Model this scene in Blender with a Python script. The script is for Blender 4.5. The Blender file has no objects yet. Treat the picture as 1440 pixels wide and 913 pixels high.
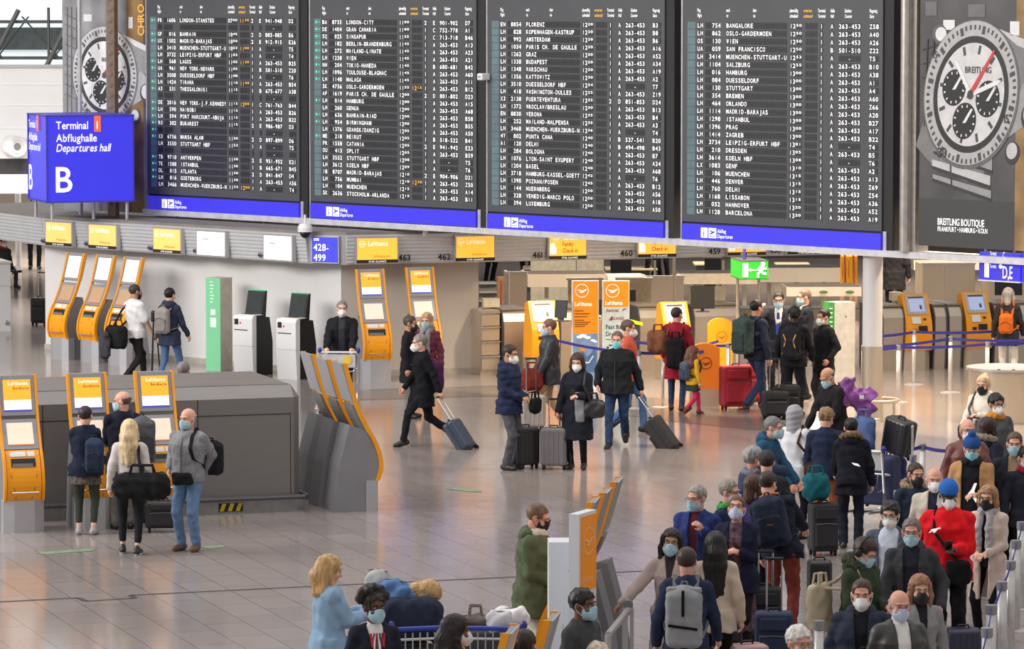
import bpy, math, random
import numpy as np
from mathutils import Vector, Matrix
random.seed(7)
RNG = np.random.RandomState(11)
C = bpy.context.scene.collection
SC = bpy.context.scene
R = math.radians
# ------------------------------------------------------------------ camera, world, lights, exposure
F_PX, CAM_H, HORIZ = 6000.0, 6.8, -15.0
PITCH = math.atan((456.5 - HORIZ) / F_PX)
cam_d = bpy.data.cameras.new('camera'); cam = bpy.data.objects.new('camera', cam_d); C.objects.link(cam)
cam_d.sensor_width = 36.0; cam_d.lens = F_PX * 36.0 / 1440
cam_d.clip_start = 1.0; cam_d.clip_end = 400
cam.location = (0, 0, CAM_H); cam.rotation_euler = (math.pi / 2 - PITCH, 0, 0)
SC.camera = cam
SC.view_settings.view_transform = 'Standard'; SC.view_settings.look = 'None'
SC.view_settings.exposure = 0.0; SC.view_settings.gamma = 1.0
SC.view_settings.use_curve_mapping = False
W = bpy.data.worlds.new('hall_daylight'); SC.world = W; W.use_nodes = True
_nt = W.node_tree; _nt.nodes.clear()
_o = _nt.nodes.new('ShaderNodeOutputWorld'); _b = _nt.nodes.new('ShaderNodeBackground')
_tc = _nt.nodes.new('ShaderNodeTexCoord'); _sx = _nt.nodes.new('ShaderNodeSeparateXYZ'); _cr = _nt.nodes.new('ShaderNodeValToRGB')
_nt.links.new(_tc.outputs['Generated'], _sx.inputs[0]); _nt.links.new(_sx.outputs['Z'], _cr.inputs[0])
_cr.color_ramp.elements[0].position = 0.0; _cr.color_ramp.elements[0].color = (0.52, 0.475, 0.46, 1)
_cr.color_ramp.elements[1].position = 0.75; _cr.color_ramp.elements[1].color = (0.90, 0.875, 0.86, 1)
_nt.links.new(_cr.outputs[0], _b.inputs[0]); _b.inputs[1].default_value = 0.80
_nt.links.new(_b.outputs[0], _o.inputs[0])

def area_light(name, loc, target, size, size_y, power, color):
    d = bpy.data.lights.new(name, 'AREA'); d.shape = 'RECTANGLE'; d.size = size; d.size_y = size_y
    d.energy = power; d.color = color
    o = bpy.data.objects.new(name, d); C.objects.link(o); o.location = loc
    o.rotation_euler = (Vector(target) - Vector(loc)).to_track_quat('-Z', 'Y').to_euler()
    return o
# daylight through the hall's high side glazing on the left, softer roof light over the floor, warm lamps over the desks
area_light('side_glazing_light', (-34, 52, 16), (-3, 72, 0), 30, 10, 11500, (1.0, 0.98, 0.96))
area_light('roof_light', (0, 52, 22), (0, 60, 0), 30, 24, 2900, (1.0, 0.97, 0.94))
def spot(name, loc, power, color, cone=125, rad=.12):
    d = bpy.data.lights.new(name, 'SPOT'); d.energy = power; d.color = color; d.spot_size = R(cone); d.spot_blend = .6; d.shadow_soft_size = rad
    o = bpy.data.objects.new(name, d); C.objects.link(o); o.location = loc; return o
# recessed lamps: under the canopy over the desks, and over the desk hall behind; other spots are added fill
for _k in range(8): spot('desk_downlight', (.9 + 1.75 * _k, 77.4 + .57 * _k, 2.46), 45, (1.0, .76, .48), 140)
for _k in range(7): spot('gantry_fill', (1.9 + 1.15 * _k, 72.9 - 1.15 * _k, 4.6), 560, (1.0, .78, .52), 115)  # unseen spots added behind the boards to brighten fascia and desk fronts
for _k in range(7): spot('hall_downlight', (.5 + 2.4 * _k, 84.0 + .5 * _k, 4.2), 900, (1.0, .80, .56))
for _k in range(5): spot('rear_downlight', (1.5 + 3.2 * _k, 97.0, 4.0), 620, (1.0, .78, .52))
for _x, _y in ((2.2, 72.4), (4.2, 72.0), (6.3, 71.2), (8.2, 71.2), (10.1, 71.0)): spot('desk_front_fill', (_x, _y, 4.4), 250, (1.0, .78, .52), 120)  # added fill, hidden by the boards, to lift the dark desk fronts
for _k in range(5): spot('queue_floor_fill', (4.6 + 2.0 * _k, 60.5, 7.6), 700, (1.0, .74, .44), 100)  # added warm fill for the floor under the queue, no fitting modelled
for _k in range(3): spot('far_floor_fill', (-13.5 + 2.2 * _k, 106.0, 4.2), 1300, (1.0, .88, .74), 140)  # added fill to brighten the far left floor
for _k in range(2): spot('gallery_fill', (-11.6 + 1.6 * _k, 90.0, 4.6), 700, (1.0, .9, .8), 120)  # added fill in front of the parapet for the left background

# ------------------------------------------------------------------ picture ray helpers (photo frame 1440 x 913)
def ray(px, py):
    v = Vector(((px - 720) / F_PX, -(py - 456.5) / F_PX, -1.0))
    v = cam.rotation_euler.to_matrix() @ v
    return v
def P(px, py, z=0.0):
    d = ray(px, py); t = (z - CAM_H) / d.z
    return Vector((d.x * t, d.y * t, z))
def on_plane(px, py, p0, ang):
    """Point where the sight line meets the vertical plane through p0 whose front faces heading ang."""
    n = Vector((math.sin(R(ang)), -math.cos(R(ang)), 0)); d = ray(px, py); o = Vector((0, 0, CAM_H))
    t = (Vector(p0) - o).dot(n) / d.dot(n)
    return o + d * t
def plane_xz(px, py, p0, ang):
    q = on_plane(px, py, p0, ang); x = Vector((math.cos(R(ang)), math.sin(R(ang)), 0))
    return (q - Vector((p0[0], p0[1], 0))).dot(x), q.z
def at_depth(px, py, Y):
    d = ray(px, py); t = Y / d.y
    return Vector((d.x * t, Y, CAM_H + d.z * t))
UA, BA = 18.2, -45.0     # headings of the two wall directions
# ------------------------------------------------------------------ materials
def lin(c):
    return tuple(((v / 255) / 12.92 if v / 255 <= 0.04045 else ((v / 255 + 0.055) / 1.055) ** 2.4) for v in c)
MATS = {}
def mat(name, col, rough=0.5, metal=0.0, vary=0.12, scale=8.0, bump=0.0, emit=0.0, spec=0.5, bscale=None, coat=0.0, stretch=None):
    if name in MATS: return MATS[name]
    m = bpy.data.materials.new(name); m.use_nodes = True; nt = m.node_tree; N = nt.nodes; L = nt.links
    b = N['Principled BSDF']; c = lin(col)
    b.inputs['Roughness'].default_value = rough; b.inputs['Metallic'].default_value = metal
    b.inputs['Specular IOR Level'].default_value = spec
    if coat: b.inputs['Coat Weight'].default_value = coat; b.inputs['Coat Roughness'].default_value = 0.15
    tc = N.new('ShaderNodeTexCoord'); nz = N.new('ShaderNodeTexNoise'); nz.inputs['Scale'].default_value = scale
    nz.inputs['Detail'].default_value = 3.0
    src = tc.outputs['Object']
    if stretch:
        mp = N.new('ShaderNodeMapping'); mp.inputs['Scale'].default_value = stretch; L.new(src, mp.inputs[0]); src = mp.outputs[0]
    L.new(src, nz.inputs['Vector'])
    rp = N.new('ShaderNodeValToRGB'); L.new(nz.outputs['Fac'], rp.inputs[0])
    rp.color_ramp.elements[0].position = 0.3; rp.color_ramp.elements[1].position = 0.7
    rp.color_ramp.elements[0].color = tuple(v * (1 - vary) for v in c) + (1,)
    rp.color_ramp.elements[1].color = tuple(min(1, v * (1 + vary)) for v in c) + (1,)
    L.new(rp.outputs[0], b.inputs['Base Color'])
    if emit:
        L.new(rp.outputs[0], b.inputs['Emission Color']); b.inputs['Emission Strength'].default_value = emit
    if bump:
        n2 = N.new('ShaderNodeTexNoise'); n2.inputs['Scale'].default_value = bscale or scale * 6; L.new(src, n2.inputs['Vector'])
        bp = N.new('ShaderNodeBump'); bp.inputs['Strength'].default_value = bump; bp.inputs['Distance'].default_value = 0.01
        L.new(n2.outputs['Fac'], bp.inputs['Height']); L.new(bp.outputs[0], b.inputs['Normal'])
    MATS[name] = m
    return m
def cloth(col, rough=0.85): return mat('fabric_%d_%d_%d' % tuple(col), col, rough, 0, 0.14 if sum(col) < 420 else 0.04, 14, 0.3, 0, 0.12)
def leather(col): return mat('leather_%d_%d_%d' % tuple(col), col, 0.42, 0, 0.2, 18, 0.25, 0, 0.5)
def skinm(col): return mat('skin_%d_%d_%d' % tuple(col), col, 0.5, 0, 0.06, 12, 0.05, 0, 0.4)
def hairm(col): return mat('hair_%d_%d_%d' % tuple(col), col, 0.45, 0, 0.35, 30, 0.5, 0, 0.4, 60, 0, (1, 1, .2))
def plastic(col, r=0.4): return mat('plastic_%d_%d_%d' % tuple(col), col, r, 0, 0.05, 6)
def lit(col, e=0.8): return mat('lit_%d_%d_%d_%d' % (tuple(col) + (int(e * 100),)), col, 0.35, 0, 0.02, 2, 0, e)
STEEL = mat('brushed_steel', (176, 172, 168), 0.32, 0.8, 0.03, 5, 0.03, 0, 0.5, 60)
STEELW = mat('warm_steel', (200, 186, 166), 0.32, 0.6, 0.02, 3, 0.03, 0, 0.5, 60)
ALU = mat('aluminium', (196, 196, 198), 0.36, 0.75, 0.04, 4)
CHROME = mat('chrome', (215, 215, 215), 0.12, 1.0, 0.02, 4)
DGREY = mat('dark_grey_metal', (92, 92, 96), 0.45, 0.4, 0.06, 4)
MGREY = mat('mid_grey_metal', (136, 136, 140), 0.42, 0.45, 0.06, 3)
BLACK = mat('black_plastic', (22, 22, 24), 0.5, 0, 0.1, 6)
RUBBER = mat('rubber', (28, 28, 28), 0.8, 0, 0.1, 6)
ORANGE = mat('kiosk_orange', (250, 163, 10), 0.38, 0, 0.03, 3)
WHITE = mat('white_paint', (228, 228, 228), 0.45, 0, 0.03, 3)
OFFW = mat('offwhite_panel', (224, 220, 214), 0.5, 0, 0.04, 3)
BLUEB = mat('barrier_belt_blue', (44, 44, 140), 0.7, 0, 0.1, 10)
TXW = mat('white_lettering', (245, 245, 245), 0.6, 0, 0.01, 2, 0, 0.55)
TXB = mat('black_lettering', (26, 24, 24), 0.6, 0, 0.05, 2)
# ------------------------------------------------------------------ object helpers
def tag(o, label=None, cat=None, group=None, kind=None):
    if label: o['label'] = label
    if cat: o['category'] = cat
    if group: o['group'] = group
    if kind: o['kind'] = kind
    return o
def thing(name, label, cat, loc, rotz=0, group=None, tilt=0):
    o = bpy.data.objects.new(name, None); o.empty_display_size = 0.2; C.objects.link(o)
    o.location = loc; o.rotation_euler = (tilt, 0, R(rotz))
    return tag(o, label, cat, group)
def mesh_obj(name, V, Fc, mats, parent=None, smooth=False, mi=None):
    me = bpy.data.meshes.new(name); V = np.asarray(V, dtype=np.float32)
    if isinstance(Fc, np.ndarray):
        n, k = Fc.shape
        me.vertices.add(len(V)); me.vertices.foreach_set('co', V.ravel())
        me.loops.add(n * k); me.loops.foreach_set('vertex_index', Fc.astype(np.int32).ravel())
        me.polygons.add(n); me.polygons.foreach_set('loop_start', np.arange(0, n * k, k, dtype=np.int32))
        if mi is not None: me.polygons.foreach_set('material_index', np.asarray(mi, dtype=np.int32))
        me.update(calc_edges=True); me.validate()
    else:
        me.from_pydata([tuple(v) for v in V], [], Fc)
        if mi is not None: me.polygons.foreach_set('material_index', np.asarray(mi, dtype=np.int32))
        me.update()
    if smooth: me.polygons.foreach_set('use_smooth', np.ones(len(me.polygons), dtype=bool))
    for m in (mats if isinstance(mats, (list, tuple)) else [mats]): me.materials.append(m)
    o = bpy.data.objects.new(name, me); C.objects.link(o)
    if parent is not None: o.parent = parent
    return o
class MB:
    """Collects boxes, tubes, prisms and lettering; build() links them as ONE mesh."""
    def __init__(s): s.v = []; s.f = []; s.m = []; s.cm = 0; s.T = None
    def mt(s, i): s.cm = i; return s
    def add(s, V, Fc):
        b = len(s.v)
        for p in V:
            p = Vector(p)
            if s.T is not None: p = s.T @ p
            s.v.append(p)
        for f in Fc: s.f.append(tuple(b + i for i in f)); s.m.append(s.cm)
        return s
    def box(s, c, d, rz=0, rx=0, ry=0):
        M = Matrix.Rotation(rz, 3, 'Z') @ Matrix.Rotation(ry, 3, 'Y') @ Matrix.Rotation(rx, 3, 'X')
        V = [Vector(c) + M @ Vector((x * d[0] / 2, y * d[1] / 2, z * d[2] / 2)) for x in (-1, 1) for y in (-1, 1) for z in (-1, 1)]
        return s.add(V, [(0, 1, 3, 2), (4, 6, 7, 5), (0, 4, 5, 1), (2, 3, 7, 6), (0, 2, 6, 4), (1, 5, 7, 3)])
    def bb(s, x0, x1, y0, y1, z0, z1): return s.box(((x0 + x1) / 2, (y0 + y1) / 2, (z0 + z1) / 2), (abs(x1 - x0), abs(y1 - y0), abs(z1 - z0)))
    def rbox(s, c, d, r, n=3, M=None):
        hx, hy, hz = [max(q / 2 - r, 0.0005) for q in d]; V = []; Fc = []
        A = 4 * n; rings = 2 * n
        for i in range(rings):
            th = (i // n) * math.pi / 2 + (i % n) * (math.pi / 2) / (n - 1) if n > 1 else 0
            for j in range(A):
                ph = (j // n) * math.pi / 2 + (j % n) * (math.pi / 2) / (n - 1)
                sx = 1 if j // n in (0, 3) else -1; sy = 1 if j // n in (0, 1) else -1; sz = 1 if i < n else -1
                p = Vector((math.sin(th) * math.cos(ph) * r + sx * hx, math.sin(th) * math.sin(ph) * r + sy * hy, math.cos(th) * r + sz * hz))
                if M is not None: p = M @ p
                V.append(Vector(c) + p)
        for i in range(rings - 1):
            for j in range(A): Fc.append((i * A + j, (i + 1) * A + j, (i + 1) * A + (j + 1) % A, i * A + (j + 1) % A))
        Fc.append(tuple(range(A))); Fc.append(tuple((rings - 1) * A + j for j in reversed(range(A))))
        return s.add(V, Fc)
    def tube(s, pts, r, n=8, closed=False, cap=True):
        pts = [Vector(p) for p in pts]; V = []; Fc = []; m = len(pts); up = None
        for i, p in enumerate(pts):
            a = pts[(i - 1) % m] if (i > 0 or closed) else p; b = pts[(i + 1) % m] if (i < m - 1 or closed) else p
            d = (b - a).normalized() if (b - a).length > 1e-9 else Vector((0, 0, 1))
            if up is None: up = d.orthogonal().normalized()
            up = (up - d * up.dot(d)); up = up.normalized() if up.length > 1e-6 else d.orthogonal().normalized()
            w = d.cross(up); rr = r[i] if isinstance(r, (list, tuple)) else r
            for k in range(n):
                t = 2 * math.pi * k / n; V.append(p + (up * math.cos(t) + w * math.sin(t)) * rr)
        for i in range(m if closed else m - 1):
            for k in range(n):
                j = (i + 1) % m; Fc.append((i * n + k, i * n + (k + 1) % n, j * n + (k + 1) % n, j * n + k))
        if cap and not closed: Fc.append(tuple(reversed(range(n)))); Fc.append(tuple((m - 1) * n + k for k in range(n)))
        return s.add(V, Fc)
    def cyl(s, p, r, h, n=20, r2=None): return s.tube([p, Vector(p) + Vector((0, 0, h))], [r, r if r2 is None else r2], n)
    def lathe(s, prof, n=24, c=(0, 0, 0)):
        V = [(c[0] + r * math.cos(2 * math.pi * k / n), c[1] + r * math.sin(2 * math.pi * k / n), c[2] + z) for r, z in prof for k in range(n)]
        Fc = [(i * n + k, i * n + (k + 1) % n, (i + 1) * n + (k + 1) % n, (i + 1) * n + k) for i in range(len(prof) - 1) for k in range(n)]
        Fc += [tuple(reversed(range(n))), tuple((len(prof) - 1) * n + k for k in range(n))]
        return s.add(V, Fc)
    def prism(s, poly, y0, y1):
        """Polygon in x-z, extruded along y."""
        n = len(poly); V = [(x, y0, z) for x, z in poly] + [(x, y1, z) for x, z in poly]
        return s.add(V, [tuple(range(n)), tuple(n + i for i in reversed(range(n)))] + [(i, n + i, n + (i + 1) % n, (i + 1) % n) for i in range(n)])
    def prism_x(s, poly, x0, x1):
        """Polygon in y-z, extruded along x."""
        n = len(poly); V = [(x0, y, z) for y, z in poly] + [(x1, y, z) for y, z in poly]
        return s.add(V, [tuple(reversed(range(n))), tuple(n + i for i in range(n))] + [((i + 1) % n, n + (i + 1) % n, n + i, i) for i in range(n)])
    def prism_z(s, poly, z0, z1):
        n = len(poly); V = [(x, y, z0) for x, y in poly] + [(x, y, z1) for x, y in poly]
        return s.add(V, [tuple(reversed(range(n))), tuple(n + i for i in range(n))] + [(i, (i + 1) % n, n + (i + 1) % n, n + i) for i in range(n)])
    def ell(s, c, r, n=14, M=None):
        V = []; Fc = []; k = n // 2
        for i in range(k + 1):
            th = math.pi * i / k
            for j in range(n):
                p = Vector((r[0] * math.sin(th) * math.cos(2 * math.pi * j / n), r[1] * math.sin(th) * math.sin(2 * math.pi * j / n), r[2] * math.cos(th)))
                V.append(Vector(c) + (M @ p if M is not None else p))
        Fc = [(i * n + j, (i + 1) * n + j, (i + 1) * n + (j + 1) % n, i * n + (j + 1) % n) for i in range(k) for j in range(n)]
        return s.add(V, Fc)
    def flat(s, poly, y, t=0.003):
        return s.prism(poly, y - t, y)
    def text(s, txt, x, z, size, y=-0.004, align='L', shear=0.0, sx=1.0, track=0.0):
        w = text_w(txt, size, sx, track)
        x -= w / 2 if align == 'C' else (w if align == 'R' else 0)
        for ch in txt:
            if ch != ' ':
                gv, gf, gw = glyph(ch)
                s.add([(x + (a + shear * b) * size * sx, y, z + b * size) for a, b in gv], gf)
            x += glyph_w(ch) * size * sx + track * size
        return s
    def build(s, name, mats, parent=None, smooth=False):
        return mesh_obj(name, [tuple(p) for p in s.v], s.f, mats, parent, smooth, s.m)
GL = {}
def glyph(ch):
    if ch in GL: return GL[ch]
    cu = bpy.data.curves.new('letter', 'FONT'); cu.body = ch; cu.resolution_u = 3; cu.fill_mode = 'FRONT'; cu.offset = 0.012
    ob = bpy.data.objects.new('letter', cu); C.objects.link(ob)
    dg = bpy.context.evaluated_depsgraph_get(); me = bpy.data.meshes.new_from_object(ob.evaluated_get(dg))
    gv = [(v.co.x, v.co.y) for v in me.vertices]; gf = [tuple(reversed(p.vertices)) if p.normal.z < 0 else tuple(p.vertices) for p in me.polygons]
    x0 = min([v[0] for v in gv], default=0); x1 = max([v[0] for v in gv], default=0.3)
    gv = [(a - x0, b) for a, b in gv]
    GL[ch] = (gv, gf, x1 - x0)
    bpy.data.objects.remove(ob); bpy.data.curves.remove(cu); bpy.data.meshes.remove(me)
    return GL[ch]
def glyph_w(ch): return 0.28 if ch == ' ' else glyph(ch)[2] + 0.075
def text_w(t, size, sx=1.0, track=0.0): return sum(glyph_w(c) * size * sx + track * size for c in t)
def circle(cx, cz, r, n=32, rz=None, rot=0.0):
    rz = r if rz is None else rz; ca, sa = math.cos(rot), math.sin(rot)
    return [(cx + r * math.cos(t) * ca - rz * math.sin(t) * sa, cz + r * math.cos(t) * sa + rz * math.sin(t) * ca) for t in [2 * math.pi * k / n for k in range(n)]]
def ring(mb, cx, cz, r, w, y, n=36, t=0.003, rz=None, rot=0.0, wz=None):
    a = circle(cx, cz, r, n, rz, rot); b = circle(cx, cz, r - w, n, None if rz is None else rz - w, rot)
    V = [(x, y, z) for x, z in a] + [(x, y, z) for x, z in b]
    return mb.add(V, [(i, n + i, n + (i + 1) % n, (i + 1) % n)[::-1] for i in range(n)])
def crane(mb, cx, cz, r, y, w=0.07):
    """Ringed flying-bird emblem."""
    ring(mb, cx, cz, r, r * w, y)
    q = lambda pts: mb.flat([(cx + a * r, cz + b * r) for a, b in pts][::-1], y, 0.002)
    q([(-0.86, 0.12), (-0.3, -0.02), (0.1, -0.22), (0.3, -0.1), (0.0, 0.02), (-0.34, 0.12)])
    q([(-0.55, -0.18), (-0.1, -0.36), (0.16, -0.3), (0.36, -0.08), (0.2, -0.12), (0.02, -0.2)])
    q([(0.06, -0.2), (0.3, 0.14), (0.88, 0.26), (0.6, 0.06), (0.4, -0.08)])
def G(v): return mat('print_grey_%d' % v, (v, v, v + 1), .5, 0, .1, 6)
def attach(o, root):
    """Make o, built in world space, a part of root."""
    o.parent = root; o.matrix_parent_inverse = Matrix.LocRotScale(root.location, root.rotation_euler, None).inverted(); return o
# ------------------------------------------------------------------ THE SETTING
def struct(o): o['kind'] = 'structure'; return o
def floor_mat():
    m = bpy.data.materials.new('polished_stone_tiles'); m.use_nodes = True; nt = m.node_tree; N = nt.nodes; L = nt.links
    b = N['Principled BSDF']; tc = N.new('ShaderNodeTexCoord'); mp = N.new('ShaderNodeMapping')
    mp.inputs['Rotation'].default_value = (0, 0, R(-UA - 90)); L.new(tc.outputs['Object'], mp.inputs[0])
    br = N.new('ShaderNodeTexBrick'); br.inputs['Scale'].default_value = 1.0; br.inputs['Brick Width'].default_value = 0.92
    br.inputs['Row Height'].default_value = 0.46; br.inputs['Mortar Size'].default_value = 0.006; br.inputs['Mortar Smooth'].default_value = 0.2
    br.inputs['Color1'].default_value = lin((158, 145, 140)) + (1,); br.inputs['Color2'].default_value = lin((148, 136, 131)) + (1,)
    br.inputs['Mortar'].default_value = lin((100, 92, 88)) + (1,); br.offset = 0.5; L.new(mp.outputs[0], br.inputs[0])
    nz = N.new('ShaderNodeTexNoise'); nz.inputs['Scale'].default_value = 22; nz.inputs['Detail'].default_value = 6; L.new(tc.outputs['Object'], nz.inputs['Vector'])
    mx = N.new('ShaderNodeMix'); mx.data_type = 'RGBA'; mx.blend_type = 'OVERLAY'; mx.inputs['Factor'].default_value = 0.22
    L.new(br.outputs['Color'], mx.inputs['A']); L.new(nz.outputs['Color'], mx.inputs['B'])
    hs = N.new('ShaderNodeHueSaturation'); hs.inputs['Saturation'].default_value = 0.75; L.new(mx.outputs['Result'], hs.inputs['Color'])
    L.new(hs.outputs[0], b.inputs['Base Color'])
    b.inputs['Roughness'].default_value = 0.17; b.inputs['IOR'].default_value = 1.5
    n2 = N.new('ShaderNodeTexNoise'); n2.inputs['Scale'].default_value = 3.0; n2.inputs['Detail'].default_value = 4; L.new(tc.outputs['Object'], n2.inputs['Vector'])
    rr = N.new('ShaderNodeMapRange'); rr.inputs['To Min'].default_value = 0.10; rr.inputs['To Max'].default_value = 0.19; L.new(n2.outputs['Fac'], rr.inputs['Value']); L.new(rr.outputs[0], b.inputs['Roughness'])
    return m
FLM = floor_mat()
mb = MB(); mb.bb(-40, 40, 28, 135, -0.2, 0.0); struct(mb.build('floor', FLM))
GREYF = mat('dark_stone_band', (120, 110, 104), 0.2, 0, 0.1, 9)
JOINT = mat('floor_joint', (60, 56, 54), 0.6)
# expansion joint with two small jogs across the hall, and a second one along the desks
def strip(name, pts, w, m, z=0.002):
    mb = MB()
    for a, b in zip(pts[:-1], pts[1:]):
        d = (b - a).normalized(); n = Vector((-d.y, d.x, 0)) * w / 2
        mb.add([a - n, b - n, b + n, a + n], [(0, 1, 2, 3)])
        for q in mb.v[-4:]: q.z = z
    return struct(mb.build(name, m))
strip('trim_1', [P(-40, 849), P(110, 841), P(120, 846), P(190, 841.5), P(183, 837.5), P(460, 824), P(720, 812), P(1000, 799)], 0.075, JOINT)
strip('trim_2', [P(520, 548.5), P(700, 543)], 0.08, JOINT)
mb = MB(); mb.add([P(500, 563, .003), P(500, 549, .003), P(700, 543, .003), P(1010, 566, .003), P(1075, 571, .003), P(1080, 607, .003), P(940, 592, .003), P(690, 557, .003)], [tuple(range(8))]); struct(mb.build('floor_band', GREYF))

COLP = P(1226, 590)
C0 = P(480, 530)
nL = Vector((math.sin(R(BA)), -math.cos(R(BA)), 0)); nR = Vector((math.sin(R(UA)), -math.cos(R(UA)), 0))
dL = Vector((-math.cos(R(BA)), -math.sin(R(BA)), 0)); dR = Vector((math.cos(R(UA)), math.sin(R(UA)), 0))
def s_at(px, p0, ang): return plane_xz(px, 456, p0, ang)[0]
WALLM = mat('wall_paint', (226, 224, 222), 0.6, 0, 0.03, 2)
WALLD = mat('wall_paint_shade', (206, 196, 186), 0.6, 0, 0.03, 2)  # darker copy of the same wall paint, shade put into the colour
LEFT_END = C0 + dL * -s_at(64, C0, BA); RIGHT_END = C0 + dR * s_at(673, C0, UA)
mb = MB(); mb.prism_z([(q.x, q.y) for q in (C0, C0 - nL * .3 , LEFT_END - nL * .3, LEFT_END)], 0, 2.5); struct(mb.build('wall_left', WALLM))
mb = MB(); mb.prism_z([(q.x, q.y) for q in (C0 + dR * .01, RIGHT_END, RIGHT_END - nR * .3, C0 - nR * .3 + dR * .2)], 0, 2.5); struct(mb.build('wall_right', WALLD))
def wallstrip(name, a, b, n, h, t, m):
    mb = MB(); mb.prism_z([(q.x, q.y) for q in (a + n * .004, b + n * .004, b + n * t, a + n * t)], 0.0, h); return struct(mb.build(name, m))
BASEM = mat('baseboard_stone', (186, 178, 168), 0.4)
wallstrip('baseboard_left', C0, LEFT_END, nL, 0.1, 0.03, BASEM); wallstrip('baseboard_right', C0 + dR * .02, RIGHT_END, nR, 0.1, 0.03, BASEM)
# perforated trim plate at the free end of the right-hand wall
mb = MB(); a = RIGHT_END + nR * .006
PX0 = s_at(663, C0, UA); PX1 = s_at(672, C0, UA)
PERF = mat('perforated_plate', (170, 162, 150), 0.4, 0.3); HOLE = mat('plate_holes', (238, 230, 214), 0.6)
mb.mt(0).bb(PX0, PX1, -.02, -.004, 0.12, 1.0).mt(1)
for k in range(17):
    for j in range(2): mb.bb(PX0 + .02 + j * .06, PX0 + .055 + j * .06, -.022, -.0195, .16 + k * .05, .19 + k * .05)
o = mb.build('trim_3', [PERF, HOLE]); o.location = C0; o.rotation_euler = (0, 0, R(UA)); struct(o)

# louvred fascia and the canopy it carries
FO = 0.45
pL = C0 + nL * FO; pR = C0 + nR * FO
ZB, ZT = 2.0, 2.52
K1 = pL + dL * -s_at(434, pL, BA); K2 = pR + dR * s_at(487, pR, UA)
BEND = pL + dL * -s_at(64, pL, BA); FEND = pR + dR * s_at(1212, pR, UA)
dV = Vector((-math.sin(R(UA)), math.cos(R(UA)), 0))
FAR = BEND + dV * 4.6 + Vector((-1.0, 0, 0))
LOUV = mat('louvre_metal', (198, 199, 201), 0.45, 0.15, 0.04, 3)
def louvre(name, a, b, lean=0.07):
    d = (b - a); Lg = d.length; ang = math.atan2(d.y, d.x); mb = MB(); n = 8; poly = []
    for k in range(n):
        z0 = ZB + (ZT - ZB) * k / n; z1 = ZB + (ZT - ZB) * (k + 1) / n
        y = -lean * k / n
        poly += [(y + 0.004, z0 + .002), (y - 0.014, z0 + .030), (y - 0.018, z1 - .010)]
    poly += [(-lean + .03, ZT), (.14, ZT), (.14, ZB)]
    mb.prism_x(poly, 0, Lg); o = mb.build(name, LOUV); o.location = a; o.rotation_euler = (0, 0, ang); return struct(o)
louvre('trim_4', BEND, K1); louvre('trim_5', K2, FEND); louvre('trim_6', FAR, BEND)
mb = MB(); n12 = (nL + nR).normalized()
mb.prism_z([(q.x, q.y) for q in (K1, K2, K2 - n12 * .2, K1 - n12 * .2)], ZB, ZT); struct(mb.build('trim_7', mat('corner_panel', (150, 148, 148), .4, .3)))
CAN = mat('canopy_top', (128, 122, 116), 0.7, 0, 0.1, 3)
mb = MB(); f = [FAR, BEND, K1, K2, FEND]; bk = [FEND - nR * 1.6, K2 - n12 * 3.0, K1 - n12 * 3.0, BEND - nL * 3.4, FAR + dR * 3.2]
mb.prism_z([(q.x, q.y) for q in f + bk], ZT, ZT + .05); struct(mb.build('ceiling_canopy', CAN))

# gallery with white parapet and glazing at upper left, walls far behind
GY = 92.0
GP = mat('gallery_parapet', (246, 246, 246), 0.55, 0, 0.02, 1)
gx0 = -20
mb = MB(); mb.bb(gx0, 3, GY, GY + .3, 3.16, 5.12)
for z in (4.75, 4.3, 3.8, 3.4): mb.bb(gx0, 3, GY - .015, GY, z, z + .012)
struct(mb.build('wall_gallery', GP))
mb = MB(); mb.bb(gx0, 3, GY - .2, GY + 9, 2.42, 2.82); struct(mb.build('ceiling_gallery', GP))
mb = MB(); mb.bb(gx0, 3, GY + .02, GY + .2, 2.82, 3.16); struct(mb.build('window_1', mat('dark_ribbon_glazing', (58, 56, 58), 0.25)))
mb = MB(); mb.prism_x([(GY - .05, 5.12), (GY + .35, 5.12), (GY + .35, 5.18), (GY - .05, 5.18)], gx0, 3); struct(mb.build('trim_8', ALU))
# glazing behind the parapet: lattice of raking struts before pale panes
GG = GY + 2.4
mb = MB(); mb.bb(gx0, 3, GG + 1.5, GG + 1.6, 4.4, 9.5); struct(mb.build('window_2', mat('skylit_window_glass', (226, 234, 238), 0.2, 0, 0.03, .5, 0, .55)))  # panes glow by emission, sky light outside put into the glass
DK = mat('dark_window_frame', (84, 84, 84), 0.5, 0.3)
mb = MB(); mb.bb(gx0, 3, GG + 1.3, GG + 1.45, 5.45, 5.95)
struct(mb.build('window_3', mat('dark_window_glass', (92, 100, 100), 0.15)))
mb = MB()
for z in (5.25, 6.05): mb.bb(gx0, 3, GG + .2, GG + .32, z, z + .07)
for k in range(-6, 2):
    x = -11.6 + k * 1.25
    mb.tube([(x, GG + .1, 5.0), (x + .7, GG + .1, 6.35)], .06, 6); mb.tube([(x + .1, GG + .2, 5.0), (x + .1, GG + .2, 6.4)], .035, 6)
    mb.tube([(x - .5, GG + .3, 6.2), (x + .3, GG + .3, 5.3)], .02, 6); mb.tube([(x + .9, GG + .3, 6.2), (x + .2, GG + .3, 5.3)], .02, 6)
struct(mb.build('trim_9', DK))
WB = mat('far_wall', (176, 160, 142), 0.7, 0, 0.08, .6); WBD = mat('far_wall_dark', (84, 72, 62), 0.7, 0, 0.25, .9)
mb = MB(); mb.bb(-24, -1, 126, 126.3, 0, 4.5); struct(mb.build('wall_far', WB))
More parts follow.
